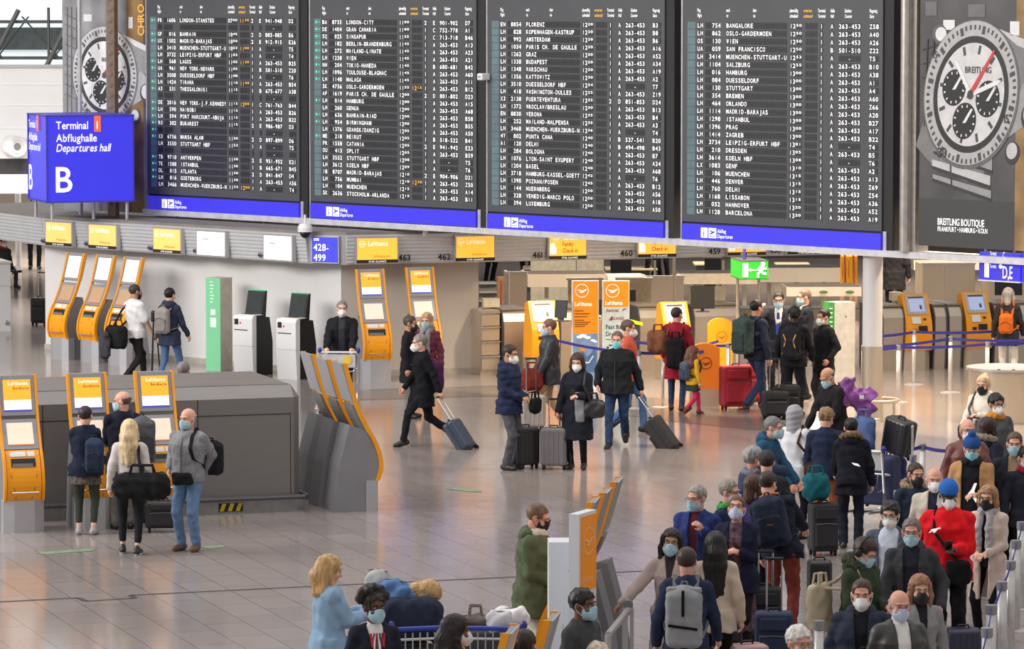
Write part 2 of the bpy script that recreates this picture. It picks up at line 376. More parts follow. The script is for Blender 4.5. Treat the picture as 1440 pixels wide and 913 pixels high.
mb = MB(); mb.bb(-1, 26, 108, 108.3, 0, 4.2); struct(mb.build('wall_back', WBD))
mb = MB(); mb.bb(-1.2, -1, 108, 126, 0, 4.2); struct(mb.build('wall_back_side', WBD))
zg_col = plane_xz(690, 321, COLP + nL * .22, BA)[1] - .1
# white column with steel jacket and bumper ring
mb = MB(); mb.lathe([(.158, 1.17), (.158, zg_col)], 32, COLP); struct(mb.build('column', mat('column_paint', (206, 204, 204), .5, 0, .02, 2), smooth=False))
mb = MB(); mb.lathe([(.175, 0), (.175, .02), (.165, .03), (.165, 1.17)], 32, COLP); struct(mb.build('column_steel_jacket', STEELW))
rb = thing('bumper_rail', 'steel tube hoop standing round the foot of the white column', 'rail', (COLP.x + .1, COLP.y - .12, 0))
mb = MB(); mb.tube([(math.cos(t) * .31, math.sin(t) * .31, .32) for t in [2 * math.pi * k / 28 for k in range(28)]], .028, 8, True); mb.build('hoop', STEELW, rb, True)
for k in range(3):
    t = 2.09 * k + .6; mb = MB(); mb.tube([(math.cos(t) * .31, math.sin(t) * .31, .32), (math.cos(t) * .31, math.sin(t) * .31, 0)], .02, 8); mb.build('leg', STEELW, rb)

# ------------------------------------------------------------------ FLAP DEPARTURE BOARDS
BP = COLP + nL * 0.22
ROWS = [
"""FR 1606|LONDON-STANSTED|0700|1130|2|E|941-948|D2|*
-
GF 016|BAHRAIN|1045||2|D|883-885|E6|*
UX 1502|MADRID-BARAJAS|1050||2|E|912-915|E26|*
LH 3410|MUENCHEN-STUTTGART-U|1053|1100|1|A|-|T5|
LH 3732|LEIPZIG-ERFURT HBF|1103||1|A|-|T4|
LH 568|LAGOS|1105|1130|1|A|263-453|B25|*
UA 961|NEW YORK-NEWARK|1105||1|B|501-510|Z20|*
LH 3508|DUESSELDORF HBF|1108||1|A|-|T6|
LH 1424|TIRANA|1110|1140|1|A|263-453|B54|*
A3 531|THESSALONIKI|1115||1|B|675-677|A38|*
-
DE 2016|NEW YORK-J.F.KENNEDY|1115|1200|1|C|761-763|B44|*
LH 590|NAIROBI|1115||1|A|263-453|B26|*
LH 594|PORT HARCOURT-ABUJA|1115||1|A|263-453|B22|*
RO 302|BUKAREST|1115||2|E|986-987|D3|*
-*
X3 6756|MARSA ALAM|1120||2|D|897-899|D6|*
LH 3550|STUTTGART HBF|1123||1|A|-|T5|
-
TB 9710|ANTWERPEN|1130||2|E|951-952|E21|*
TK 1588|ISTANBUL|1130||1|B|665-671|B45|*
DL 015|ATLANTA|1130||2|D|841-847|D4|*
LH 816|GOETEBORG|1130||1|A|263-453|A56|*
LH 3466|MUENCHEN-WUERZBURG-N|1133|1200|1|A|-|T4|""",
"""BA 8733|LONDON-CITY|1100||2|E|901-902|D7|*
DE 1404|GRAN CANARIA|1100||1|C|752-778|A1|*
SQ 025|SINGAPUR|1155||1|C|713-718|B46|*
LH 182|BERLIN-BRANDENBURG|1145||1|A|263-453|A13|*
LH 272|MAILAND-LINATE|1145||1|A|263-453|A23|*
LH 1238|WIEN|1145||1|A|263-453|A21|*
NH 204|TOKIO-HANEDA|1145||1|B|680-681|B42|*
LH 1096|TOULOUSE-BLAGNAC|1145||1|A|263-453|A60|*
LH 1148|MALAGA|1145||1|A|263-453|A11|*
SK 4756|OSLO-GARDERMOEN|1155|1215|1|A|263-453|B12|
AF 1619|PARIS CH. DE GAULLE|1200||2|D|801-802|D23|
LH 014|HAMBURG|1200||1|A|263-453|A15|*
LH 260|GENUA|1200||1|A|263-453|A68|
LH 636|BAHRAIN-RIAD|1200||1|A|263-453|B58|*
LH 954|BIRMINGHAM|1200||1|A|263-453|B55|*
LH 1376|GDANSK/DANZIG|1205||1|A|263-453|A50|
ME 218|BEIRUT|1205||1|B|518-522|B41|*
FR 1558|CATANIA|1205||2|E|941-942|E23|
OU 413|SPLIT|1205||1|A|263-453|B59|
LH 3552|STUTTGART HBF|1208||1|A|-|T5|
LH 3612|KOELN HBF|1209||1|A|-|T6|
IB 8707|MADRID-BARAJAS|1210||2|E|904-906|D21|
LH 756|MUMBAI|1210|1230|1|A|263-453|Z50|
LH 104|MUENCHEN|1215||1|A|263-453|A14|
SK 2636|STOCKHOLM-ARLANDA|1215||1|A|263-453|B11|""",
"""EN 8854|FLORENZ|1220||1|A|263-453|B3|
LH 828|KOPENHAGEN-KASTRUP|1220||1|A|263-453|B8|
LH 992|AMSTERDAM|1220||1|A|263-453|B6|
LH 1034|PARIS CH. DE GAULLE|1220||1|A|263-453|A16|
LH 1262|GRAZ|1220||1|A|263-453|A52|
LH 1338|BUDAPEST|1220||1|A|263-453|A34|
LH 1348|WARSCHAU|1220||1|A|263-453|A19|
LH 1356|KATTOWITZ|1220||1|A|263-453|A2|
LH 3510|DUESSELDORF HBF|1224||1|A|-|T7|
LH 418|WASHINGTON-DULLES|1225||1|A|263-453|Z19|
X3 2138|FUERTEVENTURA|1225||2|D|851-853|D24|
LH 1372|WROCLAW/BRESLAU|1230||1|A|263-453|B13|
EN 8830|VERONA|1235||1|A|263-453|B4|
LH 252|MAILAND-MALPENSA|1235||1|A|263-453|A3|
LH 3468|MUENCHEN-WUERZBURG-N|1236||1|A|-|T4|
4Y 802|PUNTA CANA|1240||1|B|537-541|B20|
AI 120|DELHI|1240||1|B|494-498|B43|
LH 284|BOLOGNA|1240||1|A|263-453|B7|
LH 1076|LYON-SAINT EXUPERY|1240||1|A|263-453|A24|
LH 1204|BASEL|1240||1|A|263-453|A68|
LH 3718|HAMBURG-KASSEL-GOETT|1242||1|A|-|T6|
LH 1390|POZNAN/POSEN|1245||1|A|263-453|B12|
LH 144|NUERNBERG|1250||1|A|263-453|A56|
LH 328|VENEDIG-MARCO POLO|1250||1|A|263-453|A18|
LH 394|LUXEMBURG|1250||1|A|263-453|A50|""",
"""LH 754|BANGALORE|1250||1|A|263-453|Z58|
LH 862|OSLO-GARDERMOEN|1250||1|A|263-453|A40|
OS 130|WIEN|1250||1|A|263-453|A26|
UA 059|SAN FRANCISCO|1250||1|B|501-510|Z22|
LH 3414|MUENCHEN-STUTTGART-U|1253||1|A|-|T5|
LH 1104|SALZBURG|1255||1|A|263-453|B10|
LH 016|HAMBURG|1300||1|A|263-453|A38|
LH 084|DUESSELDORF|1300||1|A|263-453|A1|
LH 130|STUTTGART|1300||1|A|263-453|A4|
LH 354|BREMEN|1300||1|A|263-453|A60|
LH 464|ORLANDO|1300||1|A|263-453|Z66|
LH 1114|MADRID-BARAJAS|1300||1|A|263-453|A20|
LH 1298|ISTANBUL|1300||1|A|263-453|B27|
LH 1396|PRAG|1300||1|A|263-453|A17|
LH 1414|ZAGREB|1300||1|A|263-453|B22|
LH 3734|LEIPZIG-ERFURT HBF|1301||1|A|-|T4|
LH 210|DRESDEN|1305||1|A|263-453|B5|
LH 3614|KOELN HBF|1308||1|A|-|T6|
LX 1083|GENF|1310||1|A|263-453|A2|
LH 106|MUENCHEN|1315||1|A|263-453|A13|
LH 446|DENVER|1315||1|A|263-453|Z69|
LH 760|DELHI|1315||1|A|263-453|Z54|
LH 1168|LISSABON|1315||1|A|263-453|A36|
LH 052|HANNOVER|1320||1|A|263-453|A52|
LH 1128|BARCELONA|1320||1|A|263-453|A19|"""]
BFACE = mat('flap_board_face', (74, 76, 80), 0.55, 0, 0.06, 2); FLAP = mat('flap_cells', (40, 41, 44), 0.5, 0, 0.15, 6)
SLIT = mat('flap_slits', (16, 16, 18), 0.6); STAT = mat('status_glass', (104, 128, 134), 0.2, 0, 0.15, 3)
LAMP = lit((70, 200, 130), 1.2); AMBER = mat('amber_lettering', (240, 178, 60), 0.6, 0, .02, 2, 0, 0.5)
BOXBLACK = mat('board_housing', (30, 28, 30), 0.6); BLUELIT = lit((56, 50, 206), 0.5); FRAMEM = mat('silver_frame', (190, 190, 194), 0.35, 0.5)
# photo columns of each board: left edge, right edge of the face, then heights of first row, last row and the lower edge (at the left side)
BRD = [(207.5, 433, 28.3, 258.3, 272, 'leftmost flap departure board, first row reads LONDON-STANSTED'),
       (437.5, 683, 31.0, 270.5, 282.5, 'second flap departure board from left, first row reads LONDON-CITY'),
       (687, 948, 34.0, 284.0, 297, 'third flap departure board from left, first row reads FLORENZ'),
       (961.5, 1256, 35.6, 296.5, 311, 'rightmost flap departure board, first row reads BANGALORE')]
ZLOW = []
def board(i):
    xl, xr, y1, y25, yb, label = BRD[i]
    sa, z1 = plane_xz(xl, y1, BP, BA); _, z25 = plane_xz(xl + 28, y25 + .5, BP, BA); sb, _ = plane_xz(xr, 200, BP, BA)
    _, z1 = plane_xz(xl + 28, y1, BP, BA); _, zb = plane_xz(xl, yb, BP, BA)
    Wd = sb - sa; pitch = (z1 - z25) / 24; ztop = plane_xz(xr, -14, BP, BA)[1] + .05
    root = thing('departure_board', label, 'departure board', BP + Vector((math.cos(R(BA)), math.sin(R(BA)), 0)) * sa, BA, 'flap departure boards')
    mb = MB(); mb.bb(0, Wd, 0, .34, zb - .31, ztop); mb.build('housing', BOXBLACK, root)
    mb = MB(); mb.bb(-.028, .0, -.03, .3, zb - .31, ztop); mb.bb(Wd * .96, Wd * .975, -.02, 0, zb - .31, zb - .0)
    mb.build('side_frame', FRAMEM, root)
    face = MB(); face.bb(0.0, Wd * .955, -.03, -.002, zb, ztop); fo = face.build('flap_panel', BFACE, root)
    fx = lambda f: f * Wd * .975
    cells = MB(); wl = MB(); al = MB(); hd = MB(); st = MB(); lp = MB()
    cw = (0.523 - 0.2225) / 20
    cols = [(.077, 2), (.116, 4), (.2225, 20), (.536, 4), (.61, 4), (.683, 1), (.733, 1), (.772, 7), (.918, 3)]
    yc = -.031
    def put(m, ch, f, zc, w=cw, h=.56, up=0.0):
        if ch == ' ': return
        gv, gf, gw = glyph(ch); sx = fx(w) * .78 / max(gw, .46); sx = min(sx, fx(w) * .95 / .55)
        if ch in 'I1.-': sx = fx(w) * .78 / .62
        hgt = pitch * h / .7; x0 = fx(f) + (fx(w) - gw * sx) / 2
        if ch == '-' : hgt *= 1.0
        m.add([(x0 + a * sx, yc - .006, zc - .35 * hgt + b * hgt + up) for a, b in gv], gf)
    for r, line in enumerate(ROWS[i].split('\n')):
        zc = z1 - pitch * r
        star = line.endswith('*'); line = line.rstrip('*')
        for f0, n in cols:
            for k in range(n):
                x0 = fx(f0 + cw * k) + fx(cw) * .08; x1 = fx(f0 + cw * (k + 1)) - fx(cw) * .08
                cells.mt(0).add([(x0, yc - .002, zc - pitch * .40), (x1, yc - .002, zc - pitch * .40), (x1, yc - .002, zc + pitch * .40), (x0, yc - .002, zc + pitch * .40)], [(0, 1, 2, 3)])
            cells.mt(1).add([(fx(f0), yc - .003, zc - pitch * .012), (fx(f0 + cw * n), yc - .003, zc - pitch * .012), (fx(f0 + cw * n), yc - .003, zc + pitch * .012), (fx(f0), yc - .003, zc + pitch * .012)], [(0, 1, 2, 3)])
        st.add([(fx(.026), yc, zc - pitch * .46), (fx(.066), yc, zc - pitch * .46), (fx(.066), yc, zc + pitch * .46), (fx(.026), yc, zc + pitch * .46)], [(0, 1, 2, 3)])
        if star:
            lp.ell((fx(.04), yc - .004, zc), (.022, .006, .022), 8); lp.ell((fx(.057), yc - .004, zc), (.012, .004, .012), 6)
        if line.startswith('-'):
            put(wl, '-', .772 + cw * 3, zc); continue
        fl, dest, t1, t2, te, ha, co, ga, _ = (line + '|').split('|')[:9] if line.count('|') >= 8 else (line + '|||').split('|')[:9]
        al_, nu = fl.split(' ')
        for k, ch in enumerate(al_): put(wl, ch, .077 + cw * k, zc)
        for k, ch in enumerate(nu.rjust(4)): put(wl, ch, .116 + .02 + cw * k, zc)
        for k, ch in enumerate(dest): put(wl, ch, .2225 + cw * k, zc)
        for t, m, f0 in ((t1, wl, .536), (t2, al, .61)):
            for k, ch in enumerate(t): put(m, ch, f0 + cw * k, zc, cw, .56 if k < 2 else .34, 0 if k < 2 else pitch * .1)
        put(wl, te, .683, zc); put(wl, ha, .733, zc)
        if co == '-': put(wl, '-', .772 + cw * 3, zc)
        else:
            for k, ch in enumerate(co): put(wl, ch, .772 + cw * k, zc)
        for k, ch in enumerate(ga): put(wl, ch, .918 + cw * k, zc)
    cells.build('flap_cells', [FLAP, SLIT], root); st.build('status_column', STAT, root)
    wl.build('lettering', TXW, root)
    if al.v: al.build('amber_lettering', AMBER, root)['label'] = 'amber lettering'
    if lp.v: lp.build('status_lamps', LAMP, root)
    zt = z1 + pitch * 1.75
    for f0, a, b in ((.077, 'Flug', 'Flight'), (.2225, 'nach', 'to'), (.355, 'über', 'via'), (.536, 'planmäßig', 'scheduled'), (.672, 'Terminal', 'Terminal'), (.733, 'Halle', 'Hall'), (.80, 'Schalter', 'Counter'), (.918, 'Flugsteig', 'Gate')):
        hd.text(a, fx(f0), zt, pitch * .62, yc - .004, 'L', 0, .55); hd.text(b, fx(f0), zt - pitch * .68, pitch * .62, yc - .004, 'L', .2, .55)
    hd.build('column_headings', TXW, root)
    ah = MB(); ah.text('erwartet', fx(.604), zt, pitch * .62, yc - .004, 'L', 0, .55); ah.text('estimated', fx(.604), zt - pitch * .68, pitch * .62, yc - .004, 'L', .2, .55)
    ah.build('amber_heading', AMBER, root)
    # lit footer
    z0, z1f = zb - .30, zb - .035
    mb = MB(); mb.bb(.01, Wd * .955, -.05, 0, z0, z1f); ft = mb.build('footer_sign', BLUELIT, root)
    mb = MB(); h = z1f - z0; s = h * .62; zc = (z0 + z1f) / 2; x = Wd * .10
    mb.bb(x, x + s * .9, -.056, -.051, zc - s / 2, zc + s / 2); mb.bb(x + s * 1.05, x + s * 2.05, -.056, -.051, zc - s / 2, zc + s / 2)
    mb.text('Abflug', x + s * 2.2, zc + s * .05, s * .52, -.056, 'L', 0, .8); mb.text('Departures', x + s * 2.2, zc - s * .46, s * .52, -.056, 'L', .2, .8)
    mb.build('footer_lettering', TXW, ft)
    mb = MB(); mb.text('i', x + s * .45, zc - s * .36, s, -.059, 'C'); q = x + s * 1.15
    mb.flat([(q, zc - s * .1), (q + s * .15, zc - s * .18), (q + s * .75, zc + s * .12), (q + s * .7, zc + s * .22), (q + s * .5, zc + s * .14), (q + s * .1, zc + s * .3), (q + s * .05, zc + s * .26), (q + s * .3, zc + s * .04)], -.057, .002)
    mb.bb(q, q + s * .8, -.059, -.057, zc - s * .36, zc - s * .3); mb.build('footer_symbols', mat('symbol_blue', (50, 46, 200), .5), ft)
    return zb - .40
for i in range(4): ZLOW.append(board(i))
# silver gantry sill that runs under boards and posters, with its posts
s0 = s_at(206, BP, BA); s1 = s_at(1470, BP, BA)
zg = plane_xz(690, 321, BP, BA)[1]
mb = MB(); mb.bb(s0, s1, -.08, .36, zg - .10, zg + .0)
o = mb.build('trim_10', mat('gantry_sill', (206, 206, 210), .4, .2)); o.location = BP; o.rotation_euler = (0, 0, R(BA)); struct(o)
mb = MB(); mb.bb(s_at(1266, BP, BA), s_at(1287, BP, BA), -.02, .3, zg, 7.3)
mb.tube([(s_at(1276, BP, BA), -.08, zg), (s_at(1276, BP, BA), -.08, 7.3)], .085, 16)
o = mb.build('trim_11', mat('gantry_pillar', (196, 190, 184), .3, .7)); o.location = BP; o.rotation_euler = (0, 0, R(BA)); struct(o)
for k, px in enumerate((247, 372, 478, 598)):
    q = on_plane(px, 320, BP - nL * .15, BA); mb = MB(); mb.cyl((q.x, q.y, ZT), .045, zg - ZT - .12, 12); struct(mb.build('column_gantry', ALU))

STK = mat('sticker_green', (128, 158, 122), .4, 0, .2, 9)
for a, b, l in (((56, 779), (122, 774), 'pale green arrow sticker on the floor before the left kiosks'), ((288, 771), (306, 769), 'small green floor sticker right of the man in grey jacket'), ((634, 687), (668, 691), 'faint green floor sticker before the couple with suitcases')):
    A, B = P(*a), P(*b); d = (B - A).normalized(); n = Vector((-d.y, d.x, 0)) * .11; mb = MB(); mb.add([A - n, B - n, B + d * .14, B + n, A + n], [(0, 1, 2, 3, 4)])
    for q in mb.v: q.z = .004
    tag(mb.build('floor_sticker', STK), l, 'floor sticker')
# ------------------------------------------------------------------ WATCH POSTERS
PDARK = mat('poster_dark', (78, 76, 78), .45, 0, .35, 1.2); PBASE = mat('poster_footer', (62, 62, 64), .45, 0, .05, 1)
RED = mat('print_red', (200, 60, 56), .5); BRONZE = mat('poster_bronze', (140, 112, 70), .5, 0, .4, 2); PFAR = mat('poster_hazed', (150, 150, 154), .5, 0, .25, 2)  # last grey holds daylight haze over the left poster, put into its colour
def watch(root, cx, cz, r, pale=0, asp=.8):
    """The printed wristwatch: strap links, case, bezel with ticks, dial, three subdials and hands, all flat print."""
    k = 1.0; t = -0.004
    g = lambda v: G(min(240, v + pale))
    rot = R(-14); rx = r * asp; ca, sa = math.cos(rot), math.sin(rot)
    def e(u, v):  # watch-face coordinates -> poster
        return (cx + u * rx * ca - v * r * sa, cz + u * rx * sa + v * r * ca)
    E = lambda u, v, s, n=30: [e(u + s * math.cos(a), v + s * math.sin(a)) for a in [2 * math.pi * q / n for q in range(n)]]
    A = MB()
    links = [(-.86, -.98, .24), (-.90, -1.20, .19), (-.88, -1.385, .16)]
    A.mt(0).flat([e(-.95, -.6), e(.78, -.75), e(.62, -1.1), e(.3, -1.25), e(-.5, -1.2), e(-1.02, -1.0)][::-1], t)
    for j, (x, z, h) in enumerate(links):
        A.mt(1 + j % 2).flat([(cx + x * rx, cz + z * r + .10 * r), (cx + (x + 1.36) * rx, cz + (z - .16) * r), (cx + (x + 1.36) * rx, cz + (z - .16 + h) * r), (cx + x * rx, cz + (z + h) * r + .05 * r)], t - .002)
        A.mt(3).flat([(cx + x * rx, cz + z * r + .10 * r), (cx + (x + 1.36) * rx, cz + (z - .16) * r), (cx + (x + 1.36) * rx, cz + (z - .11) * r), (cx + x * rx, cz + z * r + .15 * r)], t - .003)
        A.mt(3).flat([(cx + (x + .42) * rx, cz + (z + .06) * r), (cx + (x + .46) * rx, cz + (z + .06) * r), (cx + (x + .46) * rx, cz + (z + h) * r), (cx + (x + .42) * rx, cz + (z + h) * r)], t - .003)
    A.mt(0).flat([e(-.2, 1.0), e(.9, 1.0), e(1.5, .8), e(1.5, .3), e(1.0, .2)][::-1], t); A.mt(2).flat([e(.3, 1.05), e(1.6, .98), e(1.6, .86), e(.8, .9)][::-1], t - .002)
    A.mt(1).flat([e(.85, -.55), e(1.3, -.2), e(1.45, .3), e(1.1, .4)][::-1], t - .001)
    for (u, v, s) in ((1.18, -.62, .17), (1.42, -.02, .22), (1.38, .42, .12)):
        A.mt(3).flat(E(u, v, s, 16), t - .003); A.mt(2).flat(E(u - .02, v + .03, s * .72, 16), t - .005)
    A.build('print_strap', [g(120), g(150), g(190), g(50)], root)
    B = MB()
    B.mt(0).flat(E(0, 0, 1.10, 44), t - .006); B.mt(1).flat(E(-.015, .02, 1.06, 44), t - .008); B.mt(2).flat(E(0, 0, .86, 44), t - .010)
    for q in range(60):
        a = 2 * math.pi * q / 60; w = .02 if q % 5 else .035; l0 = .95 if q % 5 else .90
        d = (math.cos(a), math.sin(a)); p = (-d[1] * w, d[0] * w)
        B.mt(3).flat([e(d[0] * l0 - p[0], d[1] * l0 - p[1]), e(d[0] * 1.02 - p[0], d[1] * 1.02 - p[1]), e(d[0] * 1.02 + p[0], d[1] * 1.02 + p[1]), e(d[0] * l0 + p[0], d[1] * l0 + p[1])], t - .010)
    B.mt(4).flat(E(0, 0, .76, 44), t - .012)
    for q in range(12):
        a = 2 * math.pi * q / 12; d = (math.cos(a), math.sin(a)); p = (-d[1] * .028, d[0] * .028)
        B.mt(3).flat([e(d[0] * .60 - p[0], d[1] * .60 - p[1]), e(d[0] * .73 - p[0], d[1] * .73 - p[1]), e(d[0] * .73 + p[0], d[1] * .73 + p[1]), e(d[0] * .60 + p[0], d[1] * .60 + p[1])], t - .014)
    B.build('print_bezel', [g(96), g(176), g(40), g(70), g(206)], root)
    D = MB()
    for (u, v) in ((-.40, .02), (.40, .02), (-.02, -.40)):
        D.mt(0).flat(E(u, v, .27, 26), t - .016)
        D.mt(1)
        for q in range(12):
            a = 2 * math.pi * q / 12; d = (math.cos(a), math.sin(a)); p = (-d[1] * .012, d[0] * .012)
            D.flat([e(u + d[0] * .2 - p[0], v + d[1] * .2 - p[1]), e(u + d[0] * .24 - p[0], v + d[1] * .24 - p[1]), e(u + d[0] * .24 + p[0], v + d[1] * .24 + p[1]), e(u + d[0] * .2 + p[0], v + d[1] * .2 + p[1])], t - .018)
        D.flat([e(u - .03, v - .04), e(u + .04, v - .02), e(u + .14, v + .2), e(u + .09, v + .2)], t - .018)
    for (x1, z1) in ((-.50, .42), (.62, .34)):
        l = math.hypot(x1, z1); p = (-z1 / l * .035, x1 / l * .035)
        D.mt(1).flat([e(-p[0], -p[1]), e(x1 * .9 - p[0], z1 * .9 - p[1]), e(x1, z1), e(x1 * .9 + p[0], z1 * .9 + p[1]), e(p[0], p[1])], t - .020)
    D.mt(2).flat([e(-.08, -.06), e(.02, -.06), e(.36, .72), e(.32, .74)], t - .022); D.mt(3).flat(E(0, 0, .07, 16), t - .024)
    D.build('print_dial', [g(28), g(225), RED, g(60)], root)
    T = MB(); a, b = e(.08, .34); T.text('BREITLING', a, b, r * .13, t - .022, 'C', 0, .8)
    a, b = e(-.35, -1.0); T.text('30', a, b - .02, r * .2, t - .022, 'C', 0, .9); a, b = e(.93, -.22); T.text('15', a, b, r * .17, t - .022, 'C', 0, .8); a, b = e(-.98, .34); T.text('45', a, b, r * .15, t - .022, 'C', 0, .8)
    T.build('print_numerals', g(50), root)
# right-hand poster
x0, x1 = s_at(1291, BP, BA), s_at(1445, BP, BA); zb = plane_xz(1291, 345, BP, BA)[1]; ux = Vector((math.cos(R(BA)), math.sin(R(BA)), 0))
root = thing('watch_poster', 'large grey wristwatch poster right of the departure boards with boutique address', 'poster', BP + ux * x0, BA)
w = x1 - x0; mb = MB(); mb.mt(0).bb(0, w + .6, 0, .2, zb, 7.3); zf = plane_xz(1291, 278, BP, BA)[1]
mb.mt(1).bb(0, w, -.003, 0, zb, zf)
mb.mt(2).bb(plane_xz(1428, 200, BP, BA)[0] - x0, w + .6, -.004, 0, zb, 7.3); mb.build('panel', [PDARK, PBASE, BRONZE], root)
mb = MB()
def pq(px, py): a, b = plane_xz(px, py, BP, BA); return (a - x0, b)
for px in (1300, 1309, 1318): mb.mt(0).tube([(pq(px, 200)[0], -.004, pq(px, 178)[1]), (pq(px + 5, 100)[0], -.004, pq(px, 55)[1])], .012, 4)
for py in (70, 90, 110, 130, 150): mb.tube([(pq(1298, py)[0], -.004, pq(1298, py)[1]), (pq(1322, py)[0], -.004, pq(1298, py - 8)[1])], .01, 4)
mb.mt(1).flat(circle(*pq(1322, 48), .15, 20), -.006); mb.mt(2).flat(circle(*pq(1324, 48), .11, 20), -.010)
for a, b, c, d in ((1327, 28, 1343, 42), (1421, 30, 1434, 50)): mb.mt(2).flat([pq(a, d), pq(c, d), pq(c, b), pq(a, b)], -.006)
for a, b, c, d in ((1362, 6, 1386, 24), (1362, 30, 1386, 60), (1302, 2, 1318, 22)): mb.mt(3).flat([pq(a, d), pq(c, d), pq(c, b), pq(a, b)], -.006)
mb.build('print_backdrop', [G(44), G(90), G(222), G(104)], root)
cx, cz = pq(1366, 133); watch(root, cx, cz, 1.06)
mb = MB(); a, b = pq(1319, 316); mb.text('BREITLING BOUTIQUE', a, b, .15, -.008, 'L', 0, .62); a, b = pq(1319, 325); mb.text('FRANKFURT • HAMBURG • KÖLN', a, b, .105, -.008, 'L', 0, .62); mb.build('lettering', TXW, root)
# left-hand poster
x0, x1 = s_at(91, BP, BA), s_at(204, BP, BA); zb = plane_xz(204, 300, BP, BA)[1]
root = thing('watch_poster', 'pale wristwatch poster left of the departure boards behind the blue box sign', 'poster', BP + ux * x0, BA)
w = x1 - x0; mb = MB(); mb.mt(0).bb(0, w, 0, .2, zb, 7.3); mb.mt(1).bb(pq(178, 50)[0], w, -.003, 0, zb, 7.3); mb.build('panel', [PFAR, BRONZE], root)
mb = MB()
for py in range(20, 140, 14): mb.mt(0).tube([(pq(92, py)[0], -.004, pq(92, py)[1]), (pq(112, py)[0], -.004, pq(92, py + 9)[1])], .012, 4)
for px in (95, 101, 108): mb.tube([(pq(px, 150)[0], -.004, pq(px, 160)[1]), (pq(px, 10)[0], -.004, pq(px, 10)[1])], .014, 4)
mb.mt(1).flat([pq(118, 30), pq(130, 30), pq(130, 20), pq(118, 20)], -.006); mb.flat([pq(181, 40), pq(187, 40), pq(187, 24), pq(181, 24)], -.006)
mb.build('print_backdrop', [G(112), G(228)], root)
cx, cz = pq(148, 106); watch(root, cx, cz, .84, 30, 1.05)  # print greys lifted to carry the same daylight haze
mb = MB(); a, b = pq(203, 50); mb.T = Matrix.Translation((a, 0, b)) @ Matrix.Rotation(R(-90), 4, 'Y') @ Matrix.Translation((0, 0, 0)); mb.text('CHRO', 0, 0, .26, -.008, 'L', 0, .8); mb.build('lettering', mat('poster_amber', (236, 176, 70), .5, 0, .02, 2, 0, .3), root)
# slim grey pole and bronze post before it
q = on_plane(112.5, 150, BP + nL * .4, BA); mb = MB(); mb.cyl((q.x, q.y, ZT), .042, 4.9, 14); struct(mb.build('column_pole', ALU))
q = on_plane(157, 150, BP + nL * .35, BA); mb = MB(); mb.T = Matrix.Translation((q.x, q.y, 0)) @ Matrix.Rotation(R(UA - 6), 4, 'Z')
mb.mt(0).bb(-.09, .05, -.07, .07, ZT, 7.4).mt(1).bb(.05, .12, -.07, .07, ZT, 7.4)
for k in range(22): mb.mt(2).ell((-.02, -.072, ZT + .3 + k * .2), (.045, .006, .05), 8)
struct(mb.build('column_bronze', [mat('bronze_light', (158, 140, 124), .4, .5), mat('bronze_dark', (96, 72, 54), .4, .5), mat('bronze_dots', (140, 124, 110), .5, .4)]))

# ------------------------------------------------------------------ BLUE HALL SIGN (box on stilts)
q = on_plane(65.5, 285, BP + nL * 2.3, BA); BX = Vector((q.x, q.y, 0)); zb0 = q.z; zt0 = plane_xz(65.5, 163, BP + nL * 2.3, BA)[1]
sw = plane_xz(188.5, 200, BX, UA)[0]
root = thing('hall_sign', 'blue lit box sign marked Departures hall B standing above the canopy', 'sign', (BX.x, BX.y, zb0), UA)
H = zt0 - zb0; mb = MB(); mb.mt(0).bb(.02, sw - .02, .0, sw, 0.02, H - .02).mt(1)
for (a, b) in ((0, 0), (sw - .03, 0), (0, sw), (sw - .03, sw)): mb.bb(a, a + .03, b - .01, b + .03, 0, H)
mb.bb(-.01, sw + .01, -.01, sw + .03, H - .02, H + .01); mb.bb(-.01, sw + .01, -.01, sw + .03, -.01, .02)
mb.build('lightbox', [lit((56, 54, 218), .45), mat('sign_edge', (70, 66, 190), .5, .2)], root)
def hall_text(mb, s, mir=1):
    mb.text('Terminal', s * .075, H * .845, .20, -.016, 'L', 0, .82); mb.text('Abflughalle', s * .075, H * .70, .20, -.016, 'L', 0, .82)
    mb.text('Departures hall', s * .075, H * .585, .20, -.016, 'L', .22, .78); mb.text('B', s * .07, H * .12, .66, -.016, 'L', 0, .95)
mb = MB(); hall_text(mb, sw * 1.5); mb.text('1', sw * .572, H * .845, .2, -.02, 'L', 0, .9); mb.build('lettering', TXW, root)
mb = MB(); mb.bb(sw * .545, sw * .62, -.014, -.008, H * .81, H * .995); mb.build('number_tab', lit((238, 104, 52), .5), root)
mb = MB(); mb.T = Matrix.Translation((0, sw, 0)) @ Matrix.Rotation(R(-90), 4, 'Z'); hall_text(mb, sw * 1.5); mb.text('1', sw * .572, H * .845, .2, -.02, 'L', 0, .9); mb.build('side_lettering', TXW, root)
mb = MB(); mb.bb(-.016, -.004, sw - sw * .62, sw - sw * .545, H * .81, H * .995); mb.build('side_tab', lit((238, 104, 52), .5), root)
for (a, b) in ((.12, .1), (sw - .12, .1), (.12, sw - .1), (sw - .12, sw - .1), (sw * .6, .5)):
    mb = MB(); mb.cyl((a, b, ZT + .05 - zb0), .032, zb0 - ZT - .05, 10); mb.build('post', ALU, root)

